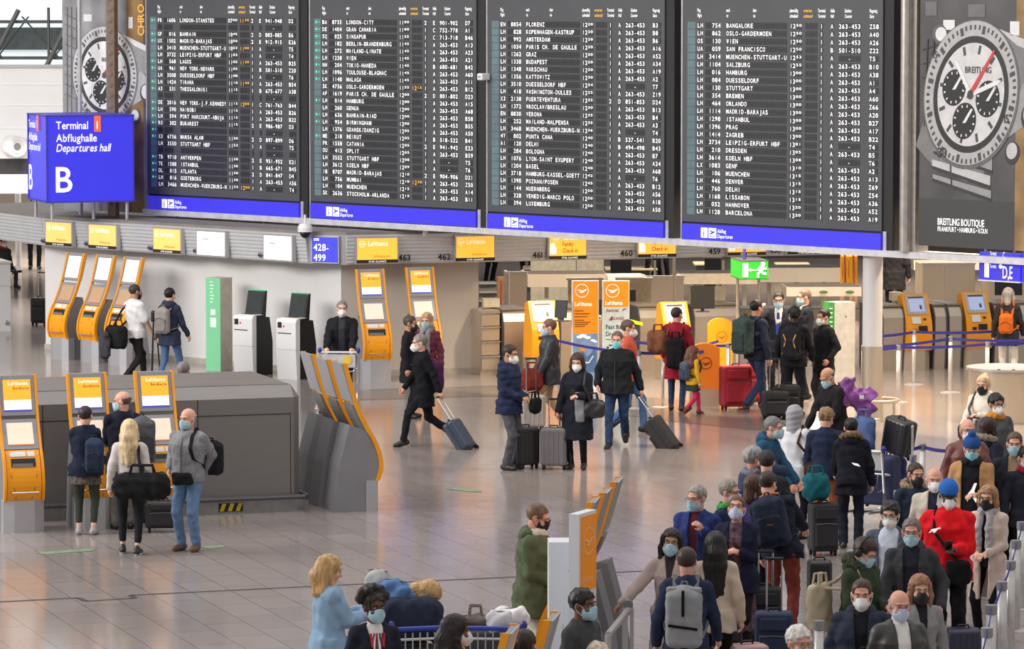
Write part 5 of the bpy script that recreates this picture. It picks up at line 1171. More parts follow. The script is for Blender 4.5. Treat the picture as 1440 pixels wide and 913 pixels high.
    def mesh(s):
        F = s.F; F[0] = F[-1] = 1; F[:, 0] = F[:, -1] = 1; F[:, :, 0] = 1; F[:, :, -1] = 1
        S = F < 0; c = [S[a:S.shape[0] - 1 + a, b:S.shape[1] - 1 + b, d:S.shape[2] - 1 + d] for a in (0, 1) for b in (0, 1) for d in (0, 1)]
        al = c[0].copy(); an = c[0].copy()
        for q in c[1:]: al &= q; an |= q
        ac = an & ~al; I, J, K = np.nonzero(ac); n = len(I)
        if n == 0: return np.zeros((0, 3), f32), np.zeros((0, 4), np.int32)
        ids = np.full(ac.shape, -1, np.int32); ids[I, J, K] = np.arange(n)
        O = [(a, b, d) for a in (0, 1) for b in (0, 1) for d in (0, 1)]
        val = [F[I + a, J + b, K + d] for a, b, d in O]; pos = [np.stack((s.x[I + a], s.y[J + b], s.z[K + d]), 1) for a, b, d in O]
        acc = np.zeros((n, 3), f32); cnt = np.zeros(n, f32)
        for u in range(8):
            for v in range(u + 1, 8):
                if sum(x != y for x, y in zip(O[u], O[v])) != 1: continue
                m = (val[u] < 0) != (val[v] < 0)
                t = val[u][m] / (val[u][m] - val[v][m]); acc[m] += pos[u][m] + (pos[v][m] - pos[u][m]) * t[:, None]; cnt[m] += 1
        V = acc / np.maximum(cnt, 1)[:, None]; Q = []
        for ax in range(3):
            A = S[:-1, 1:-1, 1:-1] if ax == 0 else (S[1:-1, :-1, 1:-1] if ax == 1 else S[1:-1, 1:-1, :-1]); B = S[1:, 1:-1, 1:-1] if ax == 0 else (S[1:-1, 1:, 1:-1] if ax == 1 else S[1:-1, 1:-1, 1:])
            i, j, k = np.nonzero(A != B)
            if ax == 0: j = j + 1; k = k + 1; q = np.stack((ids[i, j - 1, k - 1], ids[i, j, k - 1], ids[i, j, k], ids[i, j - 1, k]), 1); fl = A[i, j - 1, k - 1]
            elif ax == 1: i = i + 1; k = k + 1; q = np.stack((ids[i - 1, j, k - 1], ids[i - 1, j, k], ids[i, j, k], ids[i, j, k - 1]), 1); fl = A[i - 1, j, k - 1]
            else: i = i + 1; j = j + 1; q = np.stack((ids[i - 1, j - 1, k], ids[i, j - 1, k], ids[i, j, k], ids[i - 1, j, k]), 1); fl = A[i - 1, j - 1, k]
            q = np.where(fl[:, None], q, q[:, ::-1]); Q.append(q)
        return V, np.concatenate(Q).astype(np.int32)
    def obj(s, name, m, parent=None):
        V, Q = s.mesh()
        if len(V) == 0: return None
        return mesh_obj(name, V, Q, m, parent, True)
def zaxis(z0, z1, marks):
    """Grid heights: marks = [(from, to, step)], else the coarse step."""
    out = [z0]; z = z0
    while z < z1:
        st = .02
        for a, b, q in marks:
            if a <= z < b: st = min(st, q)
        z += st; out.append(z)
    return np.array(out, f32)
NK = RNG.normal(size=(7, 3)); NK /= np.linalg.norm(NK, axis=1)[:, None]
def wrink(amp, fr, seed=0.0):
    def fn(x, y, z):
        a = 0
        for i in range(7): a = a + np.sin((NK[i, 0] * x + NK[i, 1] * y + NK[i, 2] * z * .6) * fr * (1 + .33 * i) + i * 1.7 + seed)
        return a * amp / 3
    return fn
def rotm(yaw=0, pitch=0, roll=0):
    """yaw to the figure's left, pitch forward/down, roll to its left; figure faces -y."""
    return np.array(Matrix.Rotation(R(yaw), 3, 'Z') @ Matrix.Rotation(R(pitch), 3, 'X') @ Matrix.Rotation(R(roll), 3, 'Y'))
def ik(A, T, l1, l2, hint):
    A, T, hint = np.array(A, float), np.array(T, float), np.array(hint, float); d = T - A; L = np.linalg.norm(d); mx = l1 + l2 - .004
    if L > mx: T = A + d * mx / L; d = T - A; L = mx
    L = max(L, abs(l1 - l2) + .02); u = d / np.linalg.norm(d); a = (l1 * l1 - l2 * l2 + L * L) / (2 * L); h = math.sqrt(max(l1 * l1 - a * a, 0))
    p = hint - u * (hint @ u); p = p / (np.linalg.norm(p) + 1e-9); return A + u * a + p * h, T
HANDS = dict(hang=(.29, -.03, .88), pocket=(.28, -.10, .95), phone=(.07, -.30, 1.14), front=(.06, -.22, 1.03), push=(.20, -.42, 1.02), ear=(.11, -.07, 1.56), back=(.30, .26, .86), strap=(.13, -.17, 1.32), low=(.27, -.22, .88), swing=(.27, -.24, .92), swingb=(.27, .20, .90), chest=(.04, -.26, 1.2), reach=(.20, -.45, 1.12), hip=(.27, .02, 1.0), up=(.28, -.30, 1.50), side=(.42, -.10, .95), behind=(.12, .18, .95), rail=(.44, -.28, .96), tray=(.1, -.34, 1.02), wide=(.33, -.30, 1.08))
SKIN = dict(fair=(226, 176, 152), pink=(222, 164, 140), tan=(196, 142, 112), olive=(190, 142, 112), brown=(120, 76, 54), dark=(78, 48, 38))
MASKC = dict(blue=(166, 208, 222), white=(232, 232, 230), ffp=(236, 236, 232), black=(30, 30, 34), lav=(196, 204, 230), aqua=(120, 206, 214))
class Fig: pass
CNT = [0]
def person(head, h, face, label, skin='fair', hair=('short', (60, 44, 34)), top=None, legs=None, shoes=(28, 26, 26), mask=None, pose='stand', lh='hang', rh='hang', hp=(0, 8, 0), lean=0, fem=False, fat=1.0, glasses=None, inner=None, scarf=None, skirt=None, hat=None, foot=None, group=None, tilt=0, extra=None, kid=False, sleeve=True, headphones=False, lo=False):
    CNT[0] += 1; seed = CNT[0] * 1.37
    s = h / 1.75; hs = (1.08 * s ** .35 if not kid else .92); fat = fat
    sk = SKIN[skin] if isinstance(skin, str) else skin
    top = dict(dict(c=(40, 44, 58), hem=.80, infl=.028), **(top or {})); legs = dict(dict(c=(40, 44, 56), w=1.0), **(legs or {}))
    Lg = lambda x, y, z: np.array((x * s, y * s, z * s))
    pel = .92 if pose in ('stand', 'walk', 'stride') else .92
    if pose == 'walk': pel = .895
    if pose == 'stride': pel = .86
    if pose == 'sit': pel = .50
    if pose == 'bend': pel = .88
    dz = pel - .92
    org = Lg(0, .0, pel); M = rotm(0, lean, tilt); up = M[:, 2]
    T = lambda x, y, z: org + M @ Lg(x, y, z - .92)   # torso-frame point from standing coordinates
    shx = (.150 if fem else .170) * (1 + .25 * (fat - 1))
    S = {1: T(shx, .005, 1.395), -1: T(-shx, .005, 1.395)}; neck = T(0, .005, 1.47); hc = T(0, -.012, 1.628 if not kid else 1.60)
    HM = M @ rotm(*hp) if False else rotm(*hp); hh = lambda x, y, z: hc + HM @ (np.array((x, y, z)) * hs)
    # legs
    ft = {1: (.10, 0, .085), -1: (-.10, 0, .085)}; toe = {1: 8, -1: -8}; lift = {1: 0, -1: 0}
    if pose == 'walk': ft = {1: (.085, -.24, .09), -1: (-.085, .27, .14)}; lift = {1: -8, -1: 38}
    if pose == 'walk2': ft = {-1: (-.085, -.22, .09), 1: (.085, .25, .13)}; lift = {-1: -8, 1: 35}
    if pose == 'stride': ft = {1: (.08, -.34, .10), -1: (-.08, .42, .19)}; lift = {1: -12, -1: 52}
    if pose == 'stagger': ft = {1: (.11, -.10, .085), -1: (-.10, .07, .085)}
    if pose == 'sit': ft = {1: (.12, -.44, .085), -1: (-.12, -.44, .085)}
    if pose == 'bend': ft = {1: (.12, -.02, .085), -1: (-.12, .05, .085)}
    if foot: ft.update(foot)
    hip = {q: org + Lg(.09 * q * (1.06 if fem else 1), 0, -.02) for q in (1, -1)}
    KN, AN = {}, {}
    for q in (1, -1): KN[q], AN[q] = ik(hip[q], Lg(*ft[q]), .425 * s, .42 * s, (.12 * q, -1, 0))
    # arms
    WR, EL, HD = {}, {}, {}
    for q, hn in ((1, lh), (-1, rh)):
        if isinstance(hn, str): t = HANDS[hn]; t = T(t[0] * q * (.94 if fem else 1), t[1], t[2]) if hn not in ('hang', 'swing', 'swingb', 'back') else S[q] + Lg((t[0] - .180) * q, t[1], t[2] - 1.400)
        else: t = Lg(*hn) if len(hn) == 3 else T(*hn[:3])
        hint = (.55 * q, .75, -.55) if not (isinstance(hn, str) and hn in ('ear', 'up')) else (.9 * q, -.2, -.8)
        EL[q], WR[q] = ik(S[q], t, .285 * s, .255 * s, hint); d = WR[q] - EL[q]; HD[q] = d / np.linalg.norm(d)
    dx = .0125 if lo else .0105
    pts = np.array([*S.values(), *EL.values(), *WR.values(), *AN.values(), *KN.values(), hc, org]); lo3 = pts.min(0) - .24; hi3 = pts.max(0) + .24
    for q in (1, -1): lo3 = np.minimum(lo3, WR[q] + HD[q] * .22 - .03); hi3 = np.maximum(hi3, WR[q] + HD[q] * .22 + .03)
    hz0, hz1 = hc[2] - .16, hc[2] + .2
    marks = [(hz0, hz1, .0075)] + [(min(WR[q][2], WR[q][2] + HD[q][2] * .2) - .05, max(WR[q][2], WR[q][2] + HD[q][2] * .2) + .05, .009) for q in (1, -1)]
    # ---- body
    B = Field(lo3[0], hi3[0], lo3[1], hi3[1], zaxis(-.02, hz1 + .05, marks), dx * .86)
    if fem: tab = [(.86, .155, .11, 0), (.94, .165, .115, .005), (1.06, .125, .09, .0), (1.2, .135, .105, -.01), (1.30, .15, .115, -.015), (1.40, .135, .085, 0), (1.48, .06, .055, .01)]
    else: tab = [(.86, .155, .11, 0), (.94, .160, .115, 0), (1.06, .145, .10, -.005), (1.2, .16, .11, -.005), (1.32, .175, .118, -.005), (1.42, .145, .09, .005), (1.49, .06, .06, .01)]
    def ttab(infl, z0=None, fl=0):
        out = []
        for t, rx, ry, cy in tab:
            f = 1 + (fat - 1) * (1 if t < 1.35 else .4)
            out.append((t - .92, rx * f + infl, ry * f + infl + (fat - 1) * .05, cy - (fat - 1) * .05))
        return [(a * s, b * s, c * s, d * s) for a, b, c, d in out]
    B.loft(ttab(-.006), org, M, .03)
    for q in (1, -1):
        lk = 1.0 if (skirt or not legs) else .86; B.chain((hip[q], KN[q], AN[q]), (.078 * s * lk, .050 * s * lk, .035 * s * lk), .03); B.cap(AN[q], AN[q] + rotm(toe[q], -lift[q], 0) @ Lg(.0, -.12, -.045), .027 * s, .018 * s, .02)
        B.chain((S[q], EL[q], WR[q]), (.048 * s, .038 * s, .026 * s), .03)
        d = HD[q]; W_ = WR[q]; n = np.array((-q, .0, 0.)) if abs(d[2]) > .6 else np.array((0, 0, -1.)); n = n - d * (n @ d); n /= np.linalg.norm(n); sd = np.cross(d, n); hsz = s * (1 if not kid else 1.05)
        fwd = sd if sd @ np.array((0, -1, .3)) > 0 else -sd
        B.cap(W_, W_ + d * .075 * hsz, .024 * hsz, .026 * hsz, .02); B.cap(W_ + d * .06 * hsz + sd * .022 * hsz, W_ + d * .06 * hsz - sd * .022 * hsz, .018 * hsz, .018 * hsz, .015)
        for k, l in enumerate((.034, .041, .038, .03)):
            o = fwd * (.031 - .0205 * k) * hsz; a = W_ + d * .088 * hsz + o; b = a + (d * .85 + n * .5) * l * hsz; c = b + (d * .3 + n * .95) * l * .75 * hsz; B.chain((a, b, c), (.0095 * hsz, .0088 * hsz, .0078 * hsz), .004)
        a = W_ + d * .035 * hsz + fwd * .026 * hsz; b = a + (d * .6 + fwd * .7 + n * .25) * .035 * hsz; c = b + (d * .9 + fwd * .2 + n * .4) * .03 * hsz; B.chain((a, b, c), (.012 * hsz, .0105 * hsz, .009 * hsz), .006)
    # head and face
    B.cap(neck - up * .02, hh(0, .012, -.06), .058 * s if not fem else .05 * s, .052 * hs, .025)
    B.ell(hh(0, .012, .032), np.array((.074, .094, .084)) * hs, .02, HM); B.ell(hh(0, -.022, -.045), np.array((.058, .068, .066)) * hs, .03, HM)
    B.ell(hh(0, -.068, -.088), np.array((.026, .02, .02)) * hs, .02, HM); B.chain((hh(0, -.086, .012), hh(0, -.112, -.028)), (.009 * hs, .015 * hs), .012)
    for q in (1, -1):
        B.ell(hh(.032 * q, -.100, .010), np.array((.019, .016, .012)) * hs, .012, HM, True); B.cap(hh(.012 * q, -.088, .032), hh(.05 * q, -.074, .030), .009 * hs, .008 * hs, .012)
        B.ell(hh(.076 * q, .008, -.006), np.array((.011, .022, .031)) * hs, .008, HM); B.ell(hh(.04 * q, -.066, -.03), np.array((.024, .024, .022)) * hs, .02, HM)
    B.cap(hh(-.02, -.088, -.056), hh(.02, -.088, -.056), .0075 * hs, .0075 * hs, .006); B.cap(hh(-.02, -.098, -.0545), hh(.02, -.098, -.0545), .003, .003, .004, True)
    body = B.obj('person', skinm(sk)); tag(body, label, 'person', group)
    def part(F, name, m, pa=body):
        return F.obj(name, m, pa)
    # eyes, brows
    for q in (1, -1):
        mb = MB(); mb.mt(0).ell(hh(.032 * q, -.084, .010), (.0115 * hs, .009 * hs, .0062 * hs), 10, Matrix(HM)); mb.mt(1).ell(hh(.032 * q, -.0905, .010), (.0060 * hs, .0045 * hs, .0060 * hs), 8, Matrix(HM)); mb.build('eye', [G(190), mat('iris_dark', (44, 30, 24), .2)], body, True)
        mb = MB(); mb.tube([hh(.014 * q, -.098, .030), hh(.034 * q, -.097, .037), hh(.052 * q, -.083, .031)], [.0034 * hs, .0042 * hs, .0022 * hs], 6)
        mb.build('eyebrow', hairm(tuple(int(v * .8) for v in hair[1])), body)
    # ---- hair
    st, hcol = hair[0], hair[1]
    if st != 'none':
        L = hair[2] if len(hair) > 2 else .3
        H_ = Field(hc[0] - .22, hc[0] + .22, hc[1] - .24, hc[1] + .26, np.arange(hc[2] - .2 - (L if st in ('long', 'pony') else .06), hc[2] + .24, .0095), .0095)
        def loc(x, y, z):
            a, b, c = (x - hc[0]) / hs, (y - hc[1]) / hs, (z - hc[2]) / hs; m = HM
            return m[0, 0] * a + m[1, 0] * b + m[2, 0] * c, m[0, 1] * a + m[1, 1] * b + m[2, 1] * c, m[0, 2] * a + m[1, 2] * b + m[2, 2] * c
        th = {'short': .010, 'buzz': .004, 'bald': .010, 'thick': .018, 'afro': .014, 'bob': .018, 'long': .016, 'bun': .014, 'pony': .014, 'crop': .007, 'messy': .022}.get(st, .012)
        H_.ell(hh(0, .016, .036), np.array((.074 + th, .093 + th, .083 + th * .9)) * hs, .01, HM)
        if st == 'afro':
            for k in range(26): a = RNG.uniform(-.5, 3.64); b = RNG.uniform(.1, 1.5); H_.ell(hh(.098 * math.cos(a) * math.sin(b), .025 + .10 * math.sin(a) * math.sin(b), .05 + .1 * math.cos(b)), (.042 * hs,) * 3, .008)
        if st in ('bob',):
            for q in (1, -1): H_.chain((hh(.072 * q, .01, .03), hh(.082 * q, -.012, -.05), hh(.08 * q, -.02, -.125)), (.03 * hs, .032 * hs, .022 * hs), .02)
            H_.chain((hh(0, .07, .02), hh(0, .075, -.12)), (.06 * hs, .055 * hs), .03)
        if st == 'long':
            for q in (1, -1): H_.chain((hh(.072 * q, .016, .04), hh(.086 * q, .010, -.06), hc + np.array((.095 * q, .0, -.16)), hc + np.array((.09 * q, -.01, -.1 - L))), (.026 * hs, .026 * hs, .032, .020), .02)
            H_.chain((hh(0, .07, .03), hh(0, .085, -.08), hc + np.array((.0, .10, -.18)), hc + np.array((0, .11, -.1 - L))), (.065 * hs, .075 * hs, .075, .045), .03)
            for q in (1, -1): H_.chain((hh(.05 * q, .05, .0), hc + np.array((.055 * q, .085, -.18)), hc + np.array((.055 * q, .10, -.08 - L))), (.05 * hs, .06, .035), .02)
        if st == 'bun': H_.ell(hh(0, .075, .105), (.042 * hs,) * 3, .01)
        if st == 'pony': H_.chain((hh(0, .10, .04), hh(0, .145, .0), hc + np.array((.0, .14, -.12)), hc + np.array((0, .12, -.1 - L))), (.03, .034, .03, .015), .01)
        fr = 55 if st != 'afro' else 70
        def strands(x, y, z):
            a, b, c = loc(x, y, z); u = np.arctan2(a, b + .001)
            return .0028 * np.sin(u * 34 + c * 20 + seed) + .0018 * np.sin(u * 71 + c * 35) + (wrink(.006, 60, seed)(x, y, z) if st in ('messy', 'afro', 'thick') else 0)
        H_.rough(strands)
        def face_cut(x, y, z):
            a, b, c = loc(x, y, z); hl = {'bald': .2, 'short': .078, 'buzz': .074, 'crop': .078}.get(st, .07)
            d = np.maximum(b + (.052 if st != 'bald' else -.01), c - hl - np.abs(a) * (-.25))
            if st == 'bald': d = np.maximum(-.025 - c + 0 * b, -1 + 0 * c) if False else np.minimum(d, .03 - c)
            w = .067 if st in ('long', 'bob') else 1
            d = np.maximum(d, np.abs(a) - w)
            if st not in ('long', 'bob', 'afro'):
                d = np.minimum(d, np.maximum(b + .0 - .012, c - .012)); d = np.minimum(d, np.maximum(c + .055, b - .2))
                e = np.maximum(np.abs(b - .008) - .018, np.abs(c + .004) - .03); d = np.minimum(d, e)
            else: d = np.minimum(d, np.maximum(np.maximum(b + .03, np.abs(a) - .055), c - .05))
            return d * hs
        if st == 'bald':
            H_.cut(lambda x, y, z: (lambda q: np.maximum(np.maximum(q[2] - .035, -.055 - q[2]), .01 - q[1]) * hs)(loc(x, y, z)))
        else: H_.carve(face_cut)
        part(H_, 'hair', hairm(hcol))
    # ---- hats
    if hat:
        hk, hcl = hat[0], hat[1]
        K = Field(hc[0] - .2, hc[0] + .2, hc[1] - .26, hc[1] + .22, np.arange(hc[2] - .1, hc[2] + .3, .009), .009)
        def loc2(x, y, z):
            a, b, c = (x - hc[0]) / hs, (y - hc[1]) / hs, (z - hc[2]) / hs; m = HM
            return m[0, 0] * a + m[1, 0] * b + m[2, 0] * c, m[0, 1] * a + m[1, 1] * b + m[2, 1] * c, m[0, 2] * a + m[1, 2] * b + m[2, 2] * c
        if hk == 'beanie': K.ell(hh(0, .014, .05), np.array((.092, .112, .105)) * hs, .01, HM); K.rough(lambda x, y, z: .003 * np.sin(np.arctan2(x - hc[0], y - hc[1]) * 30)); K.cut(lambda x, y, z: (lambda q: (.03 + q[1] * -.10 - q[2]) * hs)(loc2(x, y, z))); K.ell(hh(0, .01, .165), (.042 * hs,) * 3, .005) if len(hat) > 2 else None
        if hk == 'cap': K.ell(hh(0, .012, .04), np.array((.09, .108, .095)) * hs, .01, HM); K.cut(lambda x, y, z: (lambda q: (.03 - q[2]) * hs)(loc2(x, y, z))); K.ell(hh(0, -.13, .035), np.array((.07, .075, .014)) * hs, .01, HM)
        if hk == 'hijab':
            K = Field(hc[0] - .22, hc[0] + .22, hc[1] - .24, hc[1] + .24, np.arange(hc[2] - .26, hc[2] + .24, .01), .01)
            K.ell(hh(0, .014, .03), np.array((.10, .118, .11)) * hs, .01, HM); K.chain((hh(0, .03, -.03), neck + np.array((0, .01, -.03))), (.09, .10), .03); K.rough(lambda x, y, z: .003 * np.sin(z * 90 + x * 20)); K.carve(lambda x, y, z: (lambda q: np.sqrt((q[0] / .058) ** 2 + ((q[2] + .02) / .085) ** 2) * .058 - .058 + np.maximum(q[1] + .02, 0) * 3)(loc2(x, y, z)))
        part(K, {'hijab': 'head_scarf', 'beanie': 'knit_hat', 'cap': 'cap'}[hk], cloth(hcl))
    # ---- mask, glasses
    if mask:
        K = Field(hc[0] - .14, hc[0] + .14, hc[1] - .2, hc[1] + .14, np.arange(hc[2] - .19, hc[2] + .1, .0075), .0075)
        if mask in ('ffp', 'white'): K.ell(hh(0, -.034, -.05), np.array((.066, .092, .064)) * hs, .01, HM); K.chain((hh(0, -.085, -.002), hh(0, -.118, -.055), hh(0, -.09, -.10)), (.022 * hs, .016 * hs, .02 * hs), .03)
        else: K.ell(hh(0, -.034, -.052), np.array((.069, .084, .066)) * hs, .01, HM); K.chain((hh(0, -.104, -.002), hh(0, -.098, -.09)), (.022 * hs, .022 * hs), .03)
        def lm(x, y, z):
            a, b, c = (x - hc[0]) / hs, (y - hc[1]) / hs, (z - hc[2]) / hs; m = HM; q1 = m[0, 1] * a + m[1, 1] * b + m[2, 1] * c; q2 = m[0, 2] * a + m[1, 2] * b + m[2, 2] * c
            return np.maximum(np.maximum(q1 + .030, q2 - .004 + (np.abs(m[0, 0] * a + m[1, 0] * b + m[2, 0] * c)) * .28), -.112 - q2) * hs
        K.cut(lm)
        if mask in ('blue', 'aqua', 'lav'): K.rough(lambda x, y, z: .0022 * np.sin((z - hc[2]) * 330), .02)
        mk = part(K, 'face_mask', mat('mask_%s' % mask, MASKC[mask], .75, 0, .03, 10, .1))
        if mk is not None:
            mb = MB()
            for q in (1, -1):
                mb.tube([hh(.062 * q, -.042, -.014), hh(.076 * q, -.01, .012), hh(.086 * q, .014, .012), hh(.085 * q, .022, -.02), hh(.075 * q, -.008, -.052), hh(.06 * q, -.036, -.078)], .0028, 5)
            mb.build('ear_loop', G(225) if mask != 'black' else BLACK, mk)
    if glasses:
        mb = MB()
        for q in (1, -1):
            mb.tube([hh(.033 * q + .024 * math.cos(t) , -.111, .008 + .018 * math.sin(t)) for t in [2 * math.pi * k / 12 for k in range(12)]], .0026, 5, True); mb.tube([hh(.056 * q, -.108, .012), hh(.078 * q, -.04, .014), hh(.083 * q, .012, .012)], .0026, 5)
        mb.tube([hh(-.01, -.113, .012), hh(.01, -.113, .012)], .0026, 5); mb.build('glasses', mat('frame_%s' % glasses, {'dark': (30, 26, 26), 'metal': (120, 112, 104)}[glasses], .35, .4), body)
    if headphones:
        mb = MB(); mb.tube([hh(.098 * math.cos(t), .02 + .02 * math.sin(t), .135 * math.sin(t)) for t in [math.pi * k / 12 for k in range(13)]], .013, 8)
        for q in (1, -1): mb.ell(hh(.095 * q, .01, -.005), (.022, .04, .045), 12, Matrix(HM))
        mb.build('headphones', BLACK, body, True)
    # ---- legs
    if legs:
        P_ = Field(lo3[0], hi3[0], lo3[1], hi3[1], np.arange(.03, (pel + .14) * s, .0125), .012)
        w = legs['w']
        for q in (1, -1):
            an = AN[q] + (KN[q] - AN[q]) * (.02 if not legs.get('short') else .25)
            P_.chain((hip[q], KN[q], an), (.094 * s * (1 + .6 * (fat - 1)) * (1 if not fem else 1.02), (.062 if w >= 1 else .060) * s * (w ** .5 if w >= 1 else 1), (.052 * w if w >= 1 else .047) * s), .02)
        P_.loft([(t, a * .97, b * .97, c) for t, a, b, c in ttab(.006)][:3], org, M, .04)
        P_.rough(wrink(.0065 if w >= 1 else .0025, 34, seed)); lf_ = part(P_, 'trousers', legs.get('m') or cloth(legs['c']))
    # ---- shoes
    for q in (1, -1):
        K = Field(AN[q][0] - .2, AN[q][0] + .2, AN[q][1] - .34, AN[q][1] + .26, np.arange(AN[q][2] - .26, AN[q][2] + (.24 if legs.get('boots') else .1), .0095), .0095); a = rotm(toe[q], -lift[q], 0)
        t = lambda x, y, z: AN[q] + a @ Lg(x, y, z - .085)
        K.chain((t(0, .045, .045), t(0, -.06, .042), t(.004 * q, -.145, .034)), (.042 * s, .043 * s, .036 * s), .02); K.cap(t(0, .02, .05), t(0, .01, .095), .042 * s, .038 * s, .02)
        if legs.get('boots'): K.cap(AN[q], AN[q] + (KN[q] - AN[q]) * .42, .045 * s, .052 * s, .02)
        nn = a[:, 2]; p0 = t(0, 0, .0); K.cut(lambda x, y, z: (p0[0] - x) * nn[0] + (p0[1] - y) * nn[1] + (p0[2] - z) * nn[2]); so = part(K, 'shoe', leather(shoes))
        if legs.get('sole'):
            mb = MB(); mb.T = Matrix.Translation(t(0, -.05, .012)) @ Matrix(a).to_4x4(); mb.ell((0, 0, 0), (.044 * s, .135 * s, .016 * s), 14); mb.build('sole', G(225), so, True)
    # ---- skirt
    if skirt:
        z0 = skirt['hem']; K = Field(org[0] - .4, org[0] + .4, org[1] - .4, org[1] + .4, np.arange(z0 * s - .03, 1.08 * s, .012), .012); fl = skirt.get('flare', .05)
        K.loft([((z0) * s, (.18 + fl) * s, (.135 + fl) * s, 0), (.95 * s, .185 * s, .14 * s, 0), (1.04 * s, .15 * s, .115 * s, 0)], (0, 0, 0), np.eye(3), .0); K.rough(lambda x, y, z: .008 * np.sin(np.arctan2(x, y) * 13 + seed) * np.clip((1.0 * s - z) * 2, 0, 1)); part(K, 'skirt', skirt.get('m') or cloth(skirt['c']))
    # ---- inner top
    if inner:
        K = Field(lo3[0], hi3[0], lo3[1], hi3[1], np.arange(org[2] - .16 * s, hz0 + .16, .011), .011); K.loft(ttab(.016), org, M, .02)
        K.cap(neck, neck + up * (.05 if inner.get('turtle') else .012), .066 * s, .062 * s, .02)
        K.rough(wrink(.003, 40, seed)); part(K, inner.get('name', 'shirt'), inner.get('m') or cloth(inner['c']))
        if inner.get('tie'): mb = MB(); a = lambda x, y, z: T(x, y, z); mb.add([a(-.02, -.125, 1.44), a(.02, -.125, 1.44), a(.038, -.152, 1.1), a(0, -.152, 1.06), a(-.038, -.152, 1.1), a(-.02, -.12, 1.44), a(.02, -.12, 1.44), a(.038, -.14, 1.1), a(0, -.14, 1.06), a(-.038, -.14, 1.1)], [(0, 1, 2, 3, 4), (9, 8, 7, 6, 5), (0, 5, 6, 1), (1, 6, 7, 2), (2, 7, 8, 3), (3, 8, 9, 4), (4, 9, 5, 0)]); mb.build('tie', cloth(inner['tie']), body)
    # ---- jacket
    if top.get('c'):
        fl = top['infl']; z0 = top['hem']; K = Field(lo3[0] - .03, hi3[0] + .03, lo3[1] - .03, hi3[1] + .03, np.arange(max(.05, (z0 + min(dz, 0) - .05) * s - abs(lean) * .004), hz0 + .16, .0115), .0115)
        K.loft(ttab(fl), org, M, .02)
        ff = top.get('flare', .018)
        if z0 < .86:
            f = 1 + (fat - 1); rx, ry = (.165 * f + fl), (.118 * f + fl + (fat - 1) * .05)
            K.loft([((z0 + dz) * s, (rx + ff * (1 + (.9 - z0) * 1.5)) * s, (ry + ff * (1 + (.9 - z0) * 1.5)) * s, -(fat - 1) * .05), ((.97 + dz) * s, rx * s, ry * s, -(fat - 1) * .05)], (0, 0, 0), rotm(0, lean * .4, 0) if pose != 'bend' else M, .05)
        slv = top.get('sleeve', 'long'); sr = top.get('arm', 1.0)
        for q in (1, -1):
            if slv == 'long': K.chain((S[q], EL[q], WR[q] + HD[q] * -.012), ((.056 + fl * .5) * s * sr, (.047 + fl * .5) * s * sr, (.036 + fl * .45) * s * sr), .012)
            elif slv == 'short': K.chain((S[q], S[q] + (EL[q] - S[q]) * .85), ((.062 + fl * .6) * s, (.062 + fl * .5) * s), .03)
            if top.get('open') is None or True: K.cap(neck - up * .02, S[q], .066 * s, (.052 + fl * .5) * s, .03)
        if top.get('collar', True): K.chain(tuple(neck + M @ Lg(.068 * math.cos(t), .068 * math.sin(t) + .005, .012 + .012 * math.sin(t)) for t in [2 * math.pi * k / 10 for k in range(11)]), (.022 * s,) * 11, .012)
        if top.get('puff'): pf = top['puff']; pa = top.get('pa', 1); K.rough(lambda x, y, z: .008 * pa - .0115 * pa * np.abs(np.sin(((z - org[2]) + (np.abs(x) - .18).clip(0, 1) * .35) * math.pi / pf)) ** .7)
        K.rough(wrink(top.get('wr', .0068), 30, seed))
        if top.get('open') is not None:
            w0, w1 = top['open'] if isinstance(top['open'], tuple) else (top['open'], top['open']); Mi = M
            def wedge(x, y, z):
                a, b, c = x - org[0], y - org[1], z - org[2]; X = Mi[0, 0] * a + Mi[1, 0] * b + Mi[2, 0] * c; Y = Mi[0, 1] * a + Mi[1, 1] * b + Mi[2, 1] * c; Z = Mi[0, 2] * a + Mi[1, 2] * b + Mi[2, 2] * c
                lowz = top.get('vz', -9); u = np.clip((Z / s + .92 - z0) / (1.46 - z0), 0, 1)
                if top.get('vz'): u = np.clip((Z / s + .92 - lowz) / (1.46 - lowz), 0, 1); ww = (w0 + (w1 - w0) * u); ww = np.where(Z / s + .92 < lowz, -.01, ww)
                else: ww = w0 + (w1 - w0) * u
                return np.maximum(np.abs(X) - ww * s, Y + .02)
            K.carve(wedge)
        jk = part(K, top.get('name', 'jacket'), top.get('m') or cloth(top['c']))
        if top.get('zip'): mb = MB(); mb.tube([T(0, -(.118 * fat + fl + .012) - (fat - 1) * .08, z) for z in (z0 + .06, 1.0, 1.15, 1.3)] + [T(0, -.125 - fl * .6, 1.42)], .006, 6); mb.build('zip', G(60) if top['zip'] is True else cloth(top['zip']), jk)
        if top.get('band'):
            c2, za, zb_ = top['band']; K2 = Field(lo3[0], hi3[0], lo3[1], hi3[1], np.arange(T(0, 0, za)[2] - .06, T(0, 0, zb_)[2] + .06, .012), .012); K2.loft(ttab(fl + .007), org, M, .02); K2.cut(lambda x, y, z: np.maximum((za - .92) * s - ((z - org[2]) * M[2, 2] + (y - org[1]) * M[1, 2]), ((z - org[2]) * M[2, 2] + (y - org[1]) * M[1, 2]) - (zb_ - .92) * s)); part(K2, 'jacket_panel', cloth(c2), jk)
